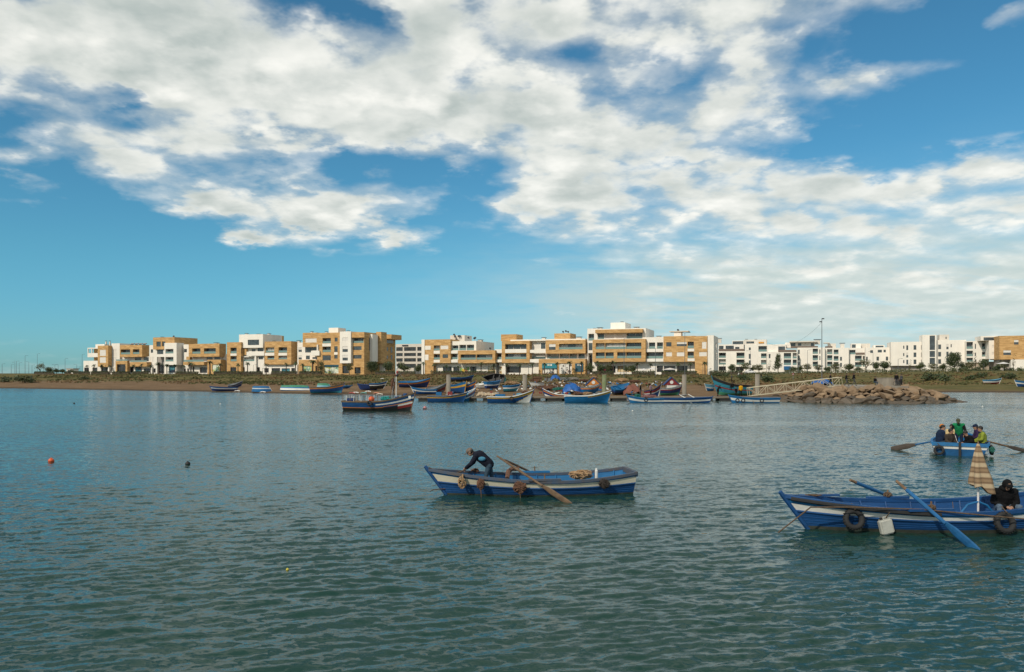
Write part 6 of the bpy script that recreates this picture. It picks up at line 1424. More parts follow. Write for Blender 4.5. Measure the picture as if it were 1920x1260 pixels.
# groyne: rocks one by one over a core
def groyne_z(X, Y):
    cx = np.clip(X, 45.5, 49.5); d = np.sqrt(((X - cx) / 1.05) ** 2 + ((Y - 104.5)) ** 2)
    return 2.15 * (1 - smooth(3.2, 10.5, d)) - .35
gr = thing('rock_groyne', 'rounded groyne of big brown rocks at the end of the gangway', 'groyne', (0, 0, 0))
xs = np.linspace(26, 64, 90); ys = np.linspace(92, 118, 70); Yg, Xg = np.meshgrid(ys, xs, indexing='ij'); Zg = groyne_z(Xg, Yg) - .25
link('core', np_mesh('core', np.stack([Xg, Yg, Zg], -1).reshape(-1, 3), grid_quads(*Xg.shape), mat('dark_gravel', (.04, .03, .022), .95, noise=.4, nscale=3), True), gr)
ROCKM = [mat('brown_rock', (.15, .097, .056), .9, col2=(.25, .17, .102), nscale=1.3, bump=.5, bscale=5), mat('tan_rock', (.19, .125, .073), .9, col2=(.29, .20, .122), nscale=1.1, bump=.5, bscale=5), mat('wet_rock', (.055, .042, .028), .6, col2=(.11, .08, .052), nscale=1.4, bump=.5, bscale=5)]
def rock_mesh(seed, m):
    rr = random.Random(seed); bm = bmesh.new(); bmesh.ops.create_icosphere(bm, subdivisions=2, radius=1)
    ax = [Vector((rr.gauss(0, 1), rr.gauss(0, 1), rr.gauss(0, 1))).normalized() for _ in range(10)]; lim = [rr.uniform(.36, .66) for _ in ax]
    for v in bm.verts:
        for a, l in zip(ax, lim):
            d = v.co.dot(a)
            if d > l: v.co -= a * (d - l)
        v.co *= rr.uniform(.985, 1.015)
    me = bpy.data.meshes.new('rock'); bm.to_mesh(me); bm.free(); me.materials.append(m); return me
RK = {(k, j): rock_mesh(100 + k * 7 + j, ROCKM[j]) for k in range(7) for j in range(3)}
rr = random.Random(77); placed = []
for ti in range(9000):
    if len(placed) >= 285: break
    X = rr.uniform(35, 61); Y = rr.uniform(93.0, 108); z = float(groyne_z(np.array([X]), np.array([Y]))[0])
    if z < -.30 or (z > 1.70 and Y > 100.5): continue
    r = rr.choice((.5, .62, .75, .9, 1.1)) * rr.uniform(.9, 1.1)
    if any((X - a) ** 2 + (Y - b) ** 2 + (z - c) ** 2 * 1.5 < (.60 * (r + q)) ** 2 for a, b, c, q in placed): continue
    placed.append((X, Y, z, r)); k = rr.randrange(7); wetr = 2 if z < .32 + rr.uniform(-.12, .25) else rr.randrange(2)
    o = link('rock', RK[(k, wetr)], gr, (X, Y, z + r * .12), (rr.uniform(-.3, .3), rr.uniform(-.3, .3), rr.uniform(0, 6.28))); o.scale = (r * rr.uniform(1.25, 1.7), r * rr.uniform(1.0, 1.3), r * rr.uniform(.62, .88))
mb = MB(); mb.box(44.6, 53.2, 102.4, 118, .4, 2.02); tag(mb.build('causeway', CONC), 'pale concrete causeway on top of the rock groyne', 'causeway', kind='structure')
# concrete wall block on the causeway
tag(MB().box(0, 3.4, 0, .5, 0, 1.05).box(-.02, 3.42, -.03, .53, 1.052, 1.12).build('low_wall', CONC, loc=at(1646, 721, 106.5) * 1.0), 'low pale concrete wall on the causeway between the groups of people', 'wall')
bpy.data.objects['low_wall'].location.z = 2.02
# gangway
a0, a1 = Vector((PXX(1404, 105.5), 105.5, .62)), Vector((PXX(1577, 104.5), 104.5, 2.08)); d = a1 - a0; Lg = math.hypot(d.x, d.y)
t = thing('gangway', 'white metal truss gangway sloping from the pontoon to the groyne', 'gangway', a0, (0, -math.atan2(d.z, Lg), math.atan2(d.y, d.x))); Lg = d.length
GWM = mat('cream_truss_paint', (.46, .40, .28), .6, noise=.15)
n = 40
dk = MB().box(.01, Lg / n - .01, -.55, .55, 0, .05).mesh('deck_plank', PLANK)
for i in range(n): link('deck_plank', dk, t, (i * Lg / n, 0, 0))
for s in (-.6, .6):
    for z_ in (0.02, 1.15): MB().tube([(0, s, z_), (Lg, s, z_)], .055, 6).build('chord', GWM, t)
    m_ = 10
    for i in range(m_ + 1):
        x = Lg * i / m_; MB().tube([(x, s, .02), (x, s, 1.15)], .03, 6).build('upright', GWM, t)
        if i < m_: MB().tube([(x, s, .02 if i % 2 else 1.15), (x + Lg / m_, s, 1.15 if i % 2 else .02)], .032, 6).build('diagonal', GWM, t)

# shore clutter
def crate(P, sx, sy, sz, m, label, rz=0.0, cat='crate', name='fish_crate'):
    t = thing(name, label, cat, P, (0, 0, rz)); MB().box(-sx / 2, sx / 2, -sy / 2, sy / 2, 0, .05).build('base', m, t)
    for s in (-1, 1):
        MB().box(-sx / 2, sx / 2, s * sy / 2 - .03, s * sy / 2 + .03, .05, sz).build('side', m, t); MB().box(s * sx / 2 - .03, s * sx / 2 + .03, -sy / 2 + .035, sy / 2 - .035, .05, sz - .04).build('end', m, t)
def heap(x, y, sx, sy, sz, m, label, seed, name='net_heap', cat='net', dx=0):
    P = ground_hit(x, y) ; return tangle(name, label, cat, P + Vector((0, 0, .02)), (sx, sy, sz), m, 8, .04, seed)
def cloth(P, sx, sy, sz, m, label, seed, name='tarpaulin', cat='tarpaulin'):
    q = np.random.default_rng(seed); n = 16; u, v = np.meshgrid(np.linspace(-1, 1, n), np.linspace(-1, 1, n), indexing='ij')
    h = sz * np.clip(1 - (np.abs(u) ** 2.4 + np.abs(v) ** 2.4) * .62, -.05, 1) + q.normal(0, .05 * sz, u.shape) + .08 * sz * np.sin(u * 9 + v * 4)
    me = np_mesh(name, np.stack([u * sx, v * sy, h], -1).reshape(-1, 3), grid_quads(n, n), m, True); return tag(link(name, me, None, P), label, cat)
SACK = mat('pale_sacking', (.36, .28, .19), .95, noise=.2, nscale=4, bump=.4)
for k, (x, lab) in enumerate(((902, 'pale sack-covered mound at the left on the pontoon edge'), (915, 'long pale sack mound in the middle of the pontoon edge'), (928, 'pale sack mound beside the moored white-bow boat'))):
    P = at(x, 745, PY + 1.3); P.z = .58; cloth(P, .75 + .2 * (k == 1), .7, .5 + .1 * (k == 0), SACK, lab, 60 + k, 'sack_mound', 'sacks')
cloth(ground_hit(1072, 738), 1.5, 1.4, 1.6, TARP, 'rumpled blue tarpaulin heap left of the gaily painted boat', 5)
cloth(ground_hit(1185, 740), 1.5, 1.2, 1.5, mat('faded_red_canvas', (.17, .06, .04), .8, noise=.2, nscale=2), 'faded red tent-like canvas beside the blue tilted boat', 6)
bp = at(1541, 713, 112); bp.z = 2.0; cloth(bp, 1.3, 1.5, .95, TARP, 'blue tarpaulin over a stack on the causeway below the mast', 7)
cloth(at(1041, 712, 150) * 1 + Vector((0, 0, 0)), .9, .9, .9, TARP, 'small bright blue tarpaulin on the shack frame', 9); bpy.data.objects['tarpaulin.003' if 'tarpaulin.003' in bpy.data.objects else 'tarpaulin'].location.z = gz(*bpy.data.objects['tarpaulin.003' if 'tarpaulin.003' in bpy.data.objects else 'tarpaulin'].location.xy) + 1.2
heap(960, 722, 1.6, 1.0, .8, NETO, 'orange-brown net heap above the small blue boat', 41); heap(1030, 732, 2.4, 1.4, .9, NETR, 'wide brown net heap behind the pontoon', 42); heap(1058, 716, 1.6, 1.2, 1.1, mat('grey_net', (.11, .12, .12), .95, col2=(.22, .22, .2), nscale=8, bump=.5), 'grey net pile with white floats on the bank', 43)
heap(1075, 714, 1.6, 1.2, .9, mat('pale_net', (.24, .21, .18), .95, noise=.3, nscale=8, bump=.5), 'pale grey net pile right of the dark net pile', 44); heap(1095, 716, 1.3, 1.0, .7, NETR, 'reddish net pile above the gaily painted boat', 45); heap(1113, 711, 1.2, 1.0, .8, NETO, 'orange net pile left of the third pile', 46)
heap(1145, 728, 1.4, 1.0, .7, MATS['grey_net'], 'dark net and rope heap right of the third pile', 47); heap(1165, 716, 1.8, 1.2, .9, NETO, 'sand-coloured heap on the bank above the blue tilted boat', 48); heap(1050, 734, 1.4, .9, .7, MATS['green_net'], 'green net heap beside the blue tarpaulin', 49)
heap(1190, 718, 1.6, 1.0, .7, NETR, 'low rusty heap on the bank above the red canvas', 50); heap(1245, 722, 1.3, .9, .6, NETR, 'brown heap behind the wheelhouse boat', 51); heap(1005, 716, 1.6, 1.0, .8, NETR, 'brown debris heap right of the second pile', 52)
# shack frame
P = ground_hit(1018, 716); t = thing('shack_frame', 'rickety open wooden shack frame on the bank right of the second pile', 'shack', P)
for i, (x, y) in enumerate(((-2.6, 0), (-.9, .2), (.9, 0), (2.6, .3), (-2.5, 2.2), (2.5, 2.2))): MB().tube([(x, y, -.2), (x + .05, y, 1.9 + .3 * (i % 2))], .07, 6).build('post', WOOD, t)
for z_, y in ((1.85, .1), (1.0, .12)): MB().tube([(-2.8, y, z_), (2.8, y + .1, z_ + .1)], .06, 6).build('beam', WOOD, t)
MB().box(-2.8, 2.8, .2, 2.3, 2.05, 2.12).build('roof_sheet', mat('rusty_sheet', (.12, .07, .05), .8, noise=.3), t); MB().box(-2.4, -.2, .3, .36, .1, 1.3).build('wall_board', NETR, t); MB().box(.4, 2.3, .3, .36, .1, 1.1).build('wall_board', GREYP, t)
# wheelhouse roof and gaily painted transom board
for (x, y, label, m) in ((1258, 728, 'white peaked wheelhouse with red gable standing in the blue hull by the fourth pile', RED), (1112, 728, 'peaked boat canopy with orange and white gable near the third pile', ORANGE)):
    P = ground_hit(x, y + 9); P.z += .75; t = thing('boat_canopy', label, 'canopy', P)
    MB().box(-.75, .75, -.5, .5, 0, .55).build('cabin', WHITEP, t)
    g = MB(); g.add([(-1.25, -.55, .55), (1.25, -.55, .55), (0, -.55, 1.75), (-1.25, .55, .55), (1.25, .55, .55), (0, .55, 1.75)], [(0, 1, 2), (5, 4, 3)]); g.build('gable', m, t)
    for s in (-1, 1): MB().box(0, 1.78, -.65, .65, -.04, .06, M=Matrix.Translation((0, 0, 1.79)) @ Matrix.Rotation(math.atan2(1.2, 1.25) if s > 0 else math.pi - math.atan2(1.2, 1.25), 4, 'Y')).build('roof_slope', NAVY, t)
    MB().lathe([(.28, 0), (.28, .03)], 12, M=Matrix.Translation((0, -.555, 1.0)) @ Euler((math.radians(90), 0, 0)).to_matrix().to_4x4()).build('white_disc', WHITEP, t)
LIT = [(660, 739, (.35, .06, .06), 'red'), (667, 738, (.6, .58, .55), 'white'), (690, 736, (.6, .58, .55), 'white'), (682, 739, (.1, .3, .28), 'green'), (706, 739, (.5, .2, .12), 'orange'), (712, 741, (.55, .5, .42), 'cream'), (445, 735, (.6, .58, .55), 'white'), (493, 737, (.6, .58, .55), 'white'), (717, 712, (.6, .6, .58), 'white'), (1047, 739, (.5, .45, .4), 'cream')]
for k, (x, y, c, w_) in enumerate(LIT):
    P = ground_hit(x, y - 1.5); cloth(P, .55, .4, .18, mat(f'{w_}_litter', c, .8, noise=.2, nscale=3), ['crumpled red plastic sheet at the waterline left of the fishing boat mast', 'white plastic scrap beside the red sheet on the beach', 'larger white plastic scrap on the beach behind the turquoise net', 'green plastic scrap on the beach below the navy boat', 'orange plastic scrap at the waterline behind the mast', 'cream plastic scrap rightmost on the beach behind the mast', 'white scrap beside the leftmost beach boat', 'white scrap below the short upturned blue boat', 'white scrap alone high on the grass', 'cream scrap below the blue tarpaulin'][k], 80 + k, 'plastic_litter', 'litter')
crate(at(823, 746, 104) * 1, .7, .5, .5, BLUE2, 'blue crate on the left moored boat with the yellow line'); bpy.data.objects['fish_crate.003' if 'fish_crate.003' in bpy.data.objects else 'fish_crate'].location.z = .74
crate(at(844, 745, 104) * 1, .6, .5, .55, RED, 'red crate on the left moored boat with the yellow line')
crate(at(1100, 735, 108.5), .9, .7, .7, RED, 'red box before the peaked canopy near the third pile'); crate(at(938, 748, 103.5), 1.3, .8, .4, BLUE2, 'blue crate of netting in the moored boat with white bow patch')
heap2 = [((1085, 746, 103.6, .85), (.7, .5, .55), NETR, 'brown net heap in the plain blue moored boat', 53), ((1101, 746, 103.6, .85), (.8, .5, .5), NETO, 'pinkish net heap amidships in the plain blue moored boat', 54), ((1122, 745, 103.6, .9), (.45, .4, .5), MATS['grey_net'], 'grey net bag near the yellow bow rail', 55), ((985, 742, 103.8, .9), (.55, .4, .7), NETR, 'dark net heap near the bow of the white-patch boat', 56), ((975, 745, 103.8, .85), (.6, .4, .35), PALEB, 'pale blue net near the bow of the white-patch boat', 57), ((1216, 749, 103.2, .6), (1.2, .4, .4), mat('colourful_net', (.22, .05, .06), .9, col2=(.3, .2, .18), nscale=7), 'colourful net pile in the cluttered rowboat', 58), ((1195, 748, 103.2, .6), (.5, .4, .5), MATS['green_net'], 'green net bundle in the cluttered rowboat', 59), ((870, 745, 103.8, .85), (.7, .4, .3), PALEB, 'pale blue net in the left moored boat with the yellow line', 61)]
for (x, y, Y, z_), sz, m, lab, sd in heap2:
    P = at(x, y, Y); P.z = z_ - .12; tangle('net_heap', lab, 'net', P, sz, m, 7, .035, sd)
for o_, y_ in (('fish_crate', 0),):
    for o in [o for o in bpy.data.objects if o.name.startswith('fish_crate') and o.parent is None]:
        l = o['label']
        if 'left moored' in l: o.location.z = .72; o.location.y = 105.0 - 1.0; 
        elif 'netting' in l: o.location.z = .55
        elif 'red box' in l: o.location.z = gz(o.location.x, o.location.y) + .9

# buoys and floats on the water
def buoy(P, r, m, label, name='buoy', ring=True):
    t = thing(name, label, 'buoy', P); MB().ball((0, 0, r * .35), (r, r, r * .95), 16, 10).build('float', m, t, True); MB().lathe([(r * .28, r * 1.15), (r * .3, r * 1.36), (r * .12, r * 1.45)], 10).build('neck', m, t); MB().torus((0, 0, r * .34), r * 1.0, r * .05, 16, 6).build('band', TYRE, t); return t
OB = MATS['orange_buoy_plastic']
buoy(on_z(96, 866), .12, OB, 'orange ball buoy floating alone at the left'); buoy(on_z(352, 871), .10, BLACKP, 'small black float right of the orange buoy')
buoy(on_z(797, 767), .22, mat('red_white_buoy', (.5, .03, .03), .5, col2=(.6, .5, .48), nscale=4), 'red and white buoy right of the fishing boat bow')
buoy(on_z(539, 1069), .03, mat('yellow_float', (.5, .42, .05), .5, noise=.1), 'tiny yellow float in the near water'); buoy(on_z(413, 758), .09, WHITEP, 'white float off the left beach'); buoy(on_z(1186, 771), .08, WHITEP, 'white float off the pontoon'); buoy(on_z(1842, 763), .09, WHITEP, 'white float right of the rock groyne'); buoy(on_z(139, 757), .11, BLACKP, 'black float off the left beach')
for k, (x0, x1, y) in enumerate(((1806, 1830, 731), (1827, 1862, 734))):
    a, b = on_z(x0, y), on_z(x1, y); rg = np.random.default_rng(k); n = 10
    cloth((a + b) / 2 - Vector((0, 0, .1)), (b - a).length / 2, 2.2, .55, mat('mud_bank', (.05, .042, .025), .9, noise=.3, nscale=1), ['low dark mud bank left of the marsh inlet', 'long low mud bank in the marsh inlet'][k], 90 + k, 'mud_bank', 'mud bank')

# small debris between the beached boats: planks, floats, boxes, too jumbled to count
def make_debris():
    rg = random.Random(19); mb = MB(); n = 620
    for i in range(n):
        x = rg.choice((rg.gauss(1060, 60), rg.uniform(850, 1290))); y = rg.uniform(708, 741)
        P = ground_hit(x, y, 110, 170, 160) if i % 2 == 0 else P + Vector((rg.uniform(-1.5, 1.5), rg.uniform(-1, 1), 0))
        if i % 2: P.z = gz(P.x, P.y)
        s = rg.uniform(.10, .34); L = s * rg.choice((1, 1, 1.5, 4, 6)); M_ = Matrix.Translation(P + Vector((0, 0, .1))) @ Euler((rg.uniform(-.5, .5), rg.uniform(-.6, .6), rg.uniform(0, 6.28))).to_matrix().to_4x4()
        mi = rg.choice((0, 0, 1, 1, 2, 3, 3, 3, 4, 5, 6))
        if rg.random() < .3: mb.ball(P + Vector((0, 0, .1)), (s, s * .9, s * .8), 7, 5, mi)
        else: mb.box(-L / 2, L / 2, -s / 2, s / 2, -s * .3, s * .4, mi, M=M_)
    tag(mb.build('shore_debris', [BLUE2, WHITEP, RED, WOOD, GREYP, NETO, BLACKP]), 'scattered planks, floats and boxes between the beached boats', 'debris', kind='stuff')
make_debris()

# ------------------------------------------------------------------ people
SKIN = mat('skin', (0.30, 0.165, 0.105), .6, noise=.06); HAIR = mat('dark_hair', (0.012, 0.010, 0.009), .7, noise=.2); SHOE = mat('dark_shoe', (.02, .018, .016), .7, noise=.2)
def cloth_m(name, c): return mat(name, c, .95, noise=.25, nscale=7, bump=.6, bscale=14, spec=.12)
def capsule(mb, a, b, ra, rb, n=10):
    a, b = Vector(a), Vector(b); d = (b - a); L = d.length; d = d / L if L > 1e-6 else Vector((0, 0, 1))
    pts = []; rs = []
    for k in (1, .8, .45, 0): pts.append(a - d * ra * math.sin(k * math.pi / 2)); rs.append(max(.004, ra * math.cos(k * math.pi / 2)))
    for k in (0, .45, .8, 1): pts.append(b + d * rb * math.sin(k * math.pi / 2)); rs.append(max(.004, rb * math.cos(k * math.pi / 2)))
    mb.tube(pts, rs, n)
def frame_of(fwd, up):
    f = Vector(fwd).normalized(); u = Vector(up); s = u.cross(f); s = s.normalized() if s.length > 1e-5 else Vector((0, 1, 0)); u2 = f.cross(s).normalized()
    return Matrix((f, s, u2)).transposed()
STAND = dict(pel=(0, 0, .93), chest=(0, 0, 1.30), neck=(0, 0, 1.46), head=(.02, 0, 1.60), shL=(0, .185, 1.40), shR=(0, -.185, 1.40), elL=(-.02, .24, 1.13), elR=(-.02, -.24, 1.13), wrL=(.06, .24, .89), wrR=(.06, -.24, .89),
             hipL=(0, .095, .90), hipR=(0, -.095, .90), knL=(.03, .11, .50), knR=(.03, -.11, .50), anL=(0, .12, .09), anR=(0, -.12, .09), look=(1, 0, -.05))
SIT = dict(pel=(0, 0, .12), chest=(.04, 0, .46), neck=(.08, 0, .61), head=(.13, 0, .75), shL=(.06, .185, .56), shR=(.06, -.185, .56), elL=(.12, .25, .32), elR=(.12, -.25, .32), wrL=(.34, .12, .24), wrR=(.34, -.12, .24),
           hipL=(.02, .1, .10), hipR=(.02, -.1, .10), knL=(.43, .13, .14), knR=(.43, -.13, .14), anL=(.42, .13, -.30), anR=(.42, -.13, -.30), look=(1, 0, -.15))
def person(label, P, face, base, over=None, top=None, bottom=None, hair=HAIR, hat=None, vox=.022, scale=1.0, bulk=1.0, group=None, sleeves=None, hood=None, parts=None, fingers=False):
    J = {k: Vector(v) for k, v in {**base, **(over or {})}.items()}
    t = thing('person', label, 'person', P, (0, 0, face), group); t.scale = (scale,) * 3
    prim = []   # (a, b, ra, rb, region)
    k = bulk
    def seg(a, b, ra, rb, reg): prim.append((Vector(a), Vector(b), ra, rb, reg))
    seg(J['pel'], J['chest'], .125 * k, .14 * k, 'top'); seg(J['chest'], J['neck'], .12 * k, .075, 'top')
    for s in 'LR':
        sh, el_, wr = J['sh' + s], J['el' + s], J['wr' + s]; hip, kn, an = J['hip' + s], J['kn' + s], J['an' + s]
        seg(J['pel'].lerp(hip, .6) , J['chest'].lerp(sh, .55), .10 * k, .105 * k, 'top'); seg(J['chest'].lerp(sh, .5), sh, .10 * k, .078 * k, 'top')
        seg(sh, el_, .068 * k, .054 * k, 'arm'); seg(el_, wr, .053 * k, .038 * k, 'arm')
        seg(J['pel'], hip, .115, .105, 'bottom'); seg(hip, kn, .096, .066, 'bottom'); seg(kn, an, .064, .046, 'bottom')
        fd = (kn - hip); fw = Vector((1, 0, 0)); seg(an + Vector((-.04, 0, -.045)), an + fw * .16 + Vector((0, 0, -.055)), .042, .036, 'shoe')
        d = (wr - el_).normalized(); pm_ = wr + d * .085; seg(wr + d * .02, pm_, .030, .032, 'skin')
        lat = d.cross(Vector((0, 0, 1))); lat = lat.normalized() if lat.length > 1e-4 else Vector((0, 1, 0)); dn = d.cross(lat).normalized()
        if dn.z > 0: dn = -dn
        if fingers:
            for f_ in range(4):
                b0 = pm_ + lat * (f_ - 1.5) * .021; Lf = (.062, .074, .070, .054)[f_]; m_ = b0 + d * Lf * .55 + dn * .012; e_ = m_ + (d * .6 + dn * .8).normalized() * Lf * .55
                seg(b0 - d * .01, m_, .0105, .0100, 'skin'); seg(m_, e_, .0098, .0088, 'skin')
            sg = 1 if s == 'L' else -1
            b0 = wr + d * .035 - lat * .025 * sg; seg(b0, b0 - lat * .03 * sg + d * .04 + dn * .02, .0125, .010, 'skin')
        else: seg(pm_, pm_ + d * .05 + dn * .03, .026, .018, 'skin')
    lk_ = J['look'].normalized(); hd = J['head']; up = (hd - J['neck']).normalized(); Mh = frame_of(lk_, up)
    seg(J['neck'], hd, .056, .056, 'skin')
    mb = MB()
    for a, b, ra, rb, reg in prim: capsule(mb, a, b, ra, rb)
    mb.ball(hd + Mh @ Vector((0, 0, .02)), (.098, .078, .112), 14, 10, M=Mh); mb.ball(hd + Mh @ Vector((.035, 0, -.06)), (.058, .056, .062), 10, 8, M=Mh)
    mb.ball(hd + Mh @ Vector((.102, 0, -.005)), (.022, .014, .024), 8, 6, M=Mh)
    for s in (-1, 1): mb.ball(hd + Mh @ Vector((-.005, s * .08, 0)), (.022, .012, .03), 8, 6, M=Mh)
    prim.append((hd, hd + Mh @ Vector((.03, 0, -.03)), .11, .09, 'skin'))
    tmp = bpy.data.objects.new('tmp', mb.mesh('tmp', SKIN)); COL.objects.link(tmp)
    md = tmp.modifiers.new('r', 'REMESH'); md.mode = 'VOXEL'; md.voxel_size = .0105 if fingers else vox
    ms_ = tmp.modifiers.new('s', 'SMOOTH'); ms_.factor = .5; ms_.iterations = 2
    dg = bpy.context.evaluated_depsgraph_get(); me = bpy.data.meshes.new_from_object(tmp.evaluated_get(dg)); me.name = 'body'
    bpy.data.objects.remove(tmp)
    regs = ['skin', 'top', 'arm', 'bottom', 'shoe']; me.materials.clear()
    for m_ in (SKIN, top, sleeves or top, bottom, SHOE): me.materials.append(m_)
    n = len(me.polygons); c = np.zeros(n * 3); me.polygons.foreach_get('center', c); c = c.reshape(-1, 3); best = np.full(n, 1e9); idx = np.zeros(n, np.int32)
    for a, b, ra, rb, reg in prim:
        a_, b_ = np.array(a), np.array(b); d = b_ - a_; L2_ = max(1e-9, d @ d); u = np.clip(((c - a_) @ d) / L2_, 0, 1); dist = np.linalg.norm(c - a_ - u[:, None] * d, axis=1) - (ra + (rb - ra) * u)
        m_ = dist < best; best[m_] = dist[m_]; idx[m_] = regs.index(reg)
    me.polygons.foreach_set('material_index', idx); me.polygons.foreach_set('use_smooth', np.ones(n, bool)); link('body', me, t)
    # eyes, hair and hat
    ey = MB()
    for s in (-1, 1): ey.ball(hd + Mh @ Vector((.088, s * .032, .022)), (.010, .014, .009), 6, 5, M=Mh)
    ey.build('eyes', HAIR, t)
    if hood is not None:
        hb = MB(); hb.ball(hd + Mh @ Vector((-.035, 0, .02)), (.118, .108, .128), 14, 10, M=Mh, jit=.02, rnd=R); hb.ball(J['neck'] + Vector((-.02, 0, .03)), (.13, .15, .09), 12, 8); hb.ball(hd + Mh @ Vector((.07, 0, .085)), (.07, .085, .03), 10, 6, M=Mh); hb.build('hood', hood, t, True)
    elif hat is not None:
        kind, hm = hat; hb = MB()
        if kind == 'cap': hb.ball(hd + Mh @ Vector((-.006, 0, .055)), (.112, .094, .085), 14, 8, M=Mh); hb.ball(hd + Mh @ Vector((.12, 0, .045)), (.085, .072, .012), 12, 6, M=Mh @ Matrix.Rotation(.2, 3, 'Y'))
        elif kind == 'beanie': hb.ball(hd + Mh @ Vector((-.01, 0, .055)), (.115, .1, .105), 14, 8, M=Mh)
        elif kind == 'bucket':
            hb.ball(hd + Mh @ Vector((0, 0, .075)), (.11, .096, .08), 14, 8, M=Mh); M4 = Matrix.Translation(hd) @ Mh.to_4x4(); hb.lathe([(.10, .075), (.165, .035), (.163, .028), (.09, .06)], 16, M=M4)
        hb.build('cap' if kind != 'beanie' else 'beanie', hm, t, True)
        if hair is not None: MB().ball(hd + Mh @ Vector((-.035, 0, .0)), (.088, .085, .085), 12, 8, M=Mh).build('hair', hair, t, True)
    elif hair is not None:
        MB().ball(hd + Mh @ Vector((-.018, 0, .045)), (.105, .09, .098), 14, 9, M=Mh).build('hair', hair, t, True)
    for nm, fn, m_ in (parts or []):
        b_ = MB(); fn(b_, J, Mh); b_.build(nm, m_, t, True)
    return t
def turned(base, dz=0): return base

JNAVY = cloth_m('navy_jacket', (.012, .014, .024)); JEAN = cloth_m('faded_jeans', (.035, .06, .085)); BLK = cloth_m('black_cloth', (.009, .009, .010)); DBLUE = cloth_m('dark_blue_cloth', (.012, .022, .05)); BROWNJ = cloth_m('brown_jacket', (.045, .035, .028)); GREENV = cloth_m('green_vest', (.012, .18, .07)); YELJ = cloth_m('yellow_jacket', (.55, .28, .01)); LIME = cloth_m('lime_jacket', (.20, .24, .035)); CREAMJ = cloth_m('cream_jacket', (.5, .38, .2)); ORH = cloth_m('orange_hat', (.55, .17, .01)); GREYC = cloth_m('grey_cap', (.16, .13, .11)); PLAID = mat('plaid_shirt', (.13, .05, .09), .9, col2=(.35, .25, .32), nscale=16); PURP = cloth_m('purple_cloth', (.035, .02, .06)); GREYT = cloth_m('grey_trousers', (.07, .07, .075)); WHT = cloth_m('white_cloth', (.55, .54, .52)); LBLUE = cloth_m('light_blue_jeans', (.10, .14, .19))

# the man bending in the centre boat (faces the bow, to the left)
fl = A.w((1.6, 0, A.zf))
hipX, hipY = (917 - 960) / F * 24.15, 24.15
bend = dict(pel=(0, 0, .84), chest=(.30, 0, 1.10), neck=(.47, 0, 1.17), head=(.60, 0, 1.215), shL=(.40, .18, 1.12), shR=(.40, -.18, 1.12), elL=(.55, .22, .88), elR=(.50, -.23, .87), wrL=(.72, .07, .735), wrR=(.70, -.10, .70),
            hipL=(0, .10, .80), hipR=(.0, -.10, .80), knL=(.10, .12, .43), knR=(-.08, -.10, .43), anL=(.07, .14, .08), anR=(-.16, -.12, .08), look=(.80, 0, -.55))
person('man in dark navy jacket and cap bending over the bow of the centre boat', (hipX, hipY, A.zf), math.pi, STAND, bend, JNAVY, JEAN, hat=('cap', GREYC), fingers=True, bulk=1.28,
       parts=[('light_blue_panel', lambda b, J, Mh: b.ball(J['chest'].lerp(J['shL'], .75) + Vector((-.16, .085, -.09)), (.12, .055, .07), 10, 7), cloth_m('pale_blue_panel', (.06, .20, .30)))])
# the man sitting in the right boat
sp_ = B_t.w((-B_t.L / 2 + .85, -.05, .42)); sp_ = at(1879, 960, 18.75); 
sit2 = dict(chest=(.10, 0, .44), neck=(.20, 0, .58), head=(.28, 0, .685), shL=(.16, .20, .53), shR=(.16, -.20, .53), elL=(.16, .27, .28), elR=(.16, -.27, .28), wrL=(.36, .07, .20), wrR=(.36, -.07, .20), knL=(.40, .22, .20), knR=(.40, -.22, .20), anL=(.42, .22, -.25), anR=(.42, -.22, -.25), look=(.75, 0, -.66))
person('man in a black hooded jacket hunched on a seat in the right boat', (sp_.x, sp_.y, .36), math.radians(-100), SIT, sit2, BLK, LBLUE, hood=BLK, fingers=True, bulk=1.22)
MB().box(sp_.x - .25, sp_.x + .25, sp_.y - .3, sp_.y + .3, .06, .40).build('stern_seat', BLUE, None)
o = bpy.data.objects['stern_seat']; tag(o, 'low blue box seat under the hunched man in the right boat', 'seat')

# people in the boat seen from astern; distances along the boat, offsets to its left
def inC(al, lf, z): return C_b.w((-C_b.L / 2 + al, lf, z))
FC = math.atan2(dC.y, dC.x)
SZ = .36
person('person in orange hat and dark coat at the left of the people-filled boat', inC(1.9, .86, SZ), FC - 1.4, SIT, None, DBLUE, BLK, hat=('beanie', ORH), vox=.03, bulk=1.22, scale=1.05)
person('dark-haired person in navy coat left of the crouching passenger', inC(1.35, .80, SZ + .02), FC - 1.2, SIT, dict(look=(.8, -.4, 0)), DBLUE, JEAN, vox=.03, bulk=1.22, scale=1.05)
person('passenger in brown jacket with pale sleeve stripes turned towards the camera', inC(.75, .45, SZ - .10), FC - 2.3, SIT, dict(look=(.9, .2, 0)), BROWNJ, GREYT, vox=.03, bulk=1.2, scale=1.05, parts=[('sleeve_stripe', lambda b, J, Mh: b.tube([J['shL'] + Vector((.05, .06, .03)), J['elL'] + Vector((.05, .04, 0)), J['wrL'] + Vector((.03, .02, .03))], .014, 5), WHT)])
person('person in cream jacket behind the rower in green', inC(3.0, .30, SZ - .02), FC + 2.9, SIT, None, CREAMJ, GREYT, vox=.03, bulk=1.22, scale=1.05)
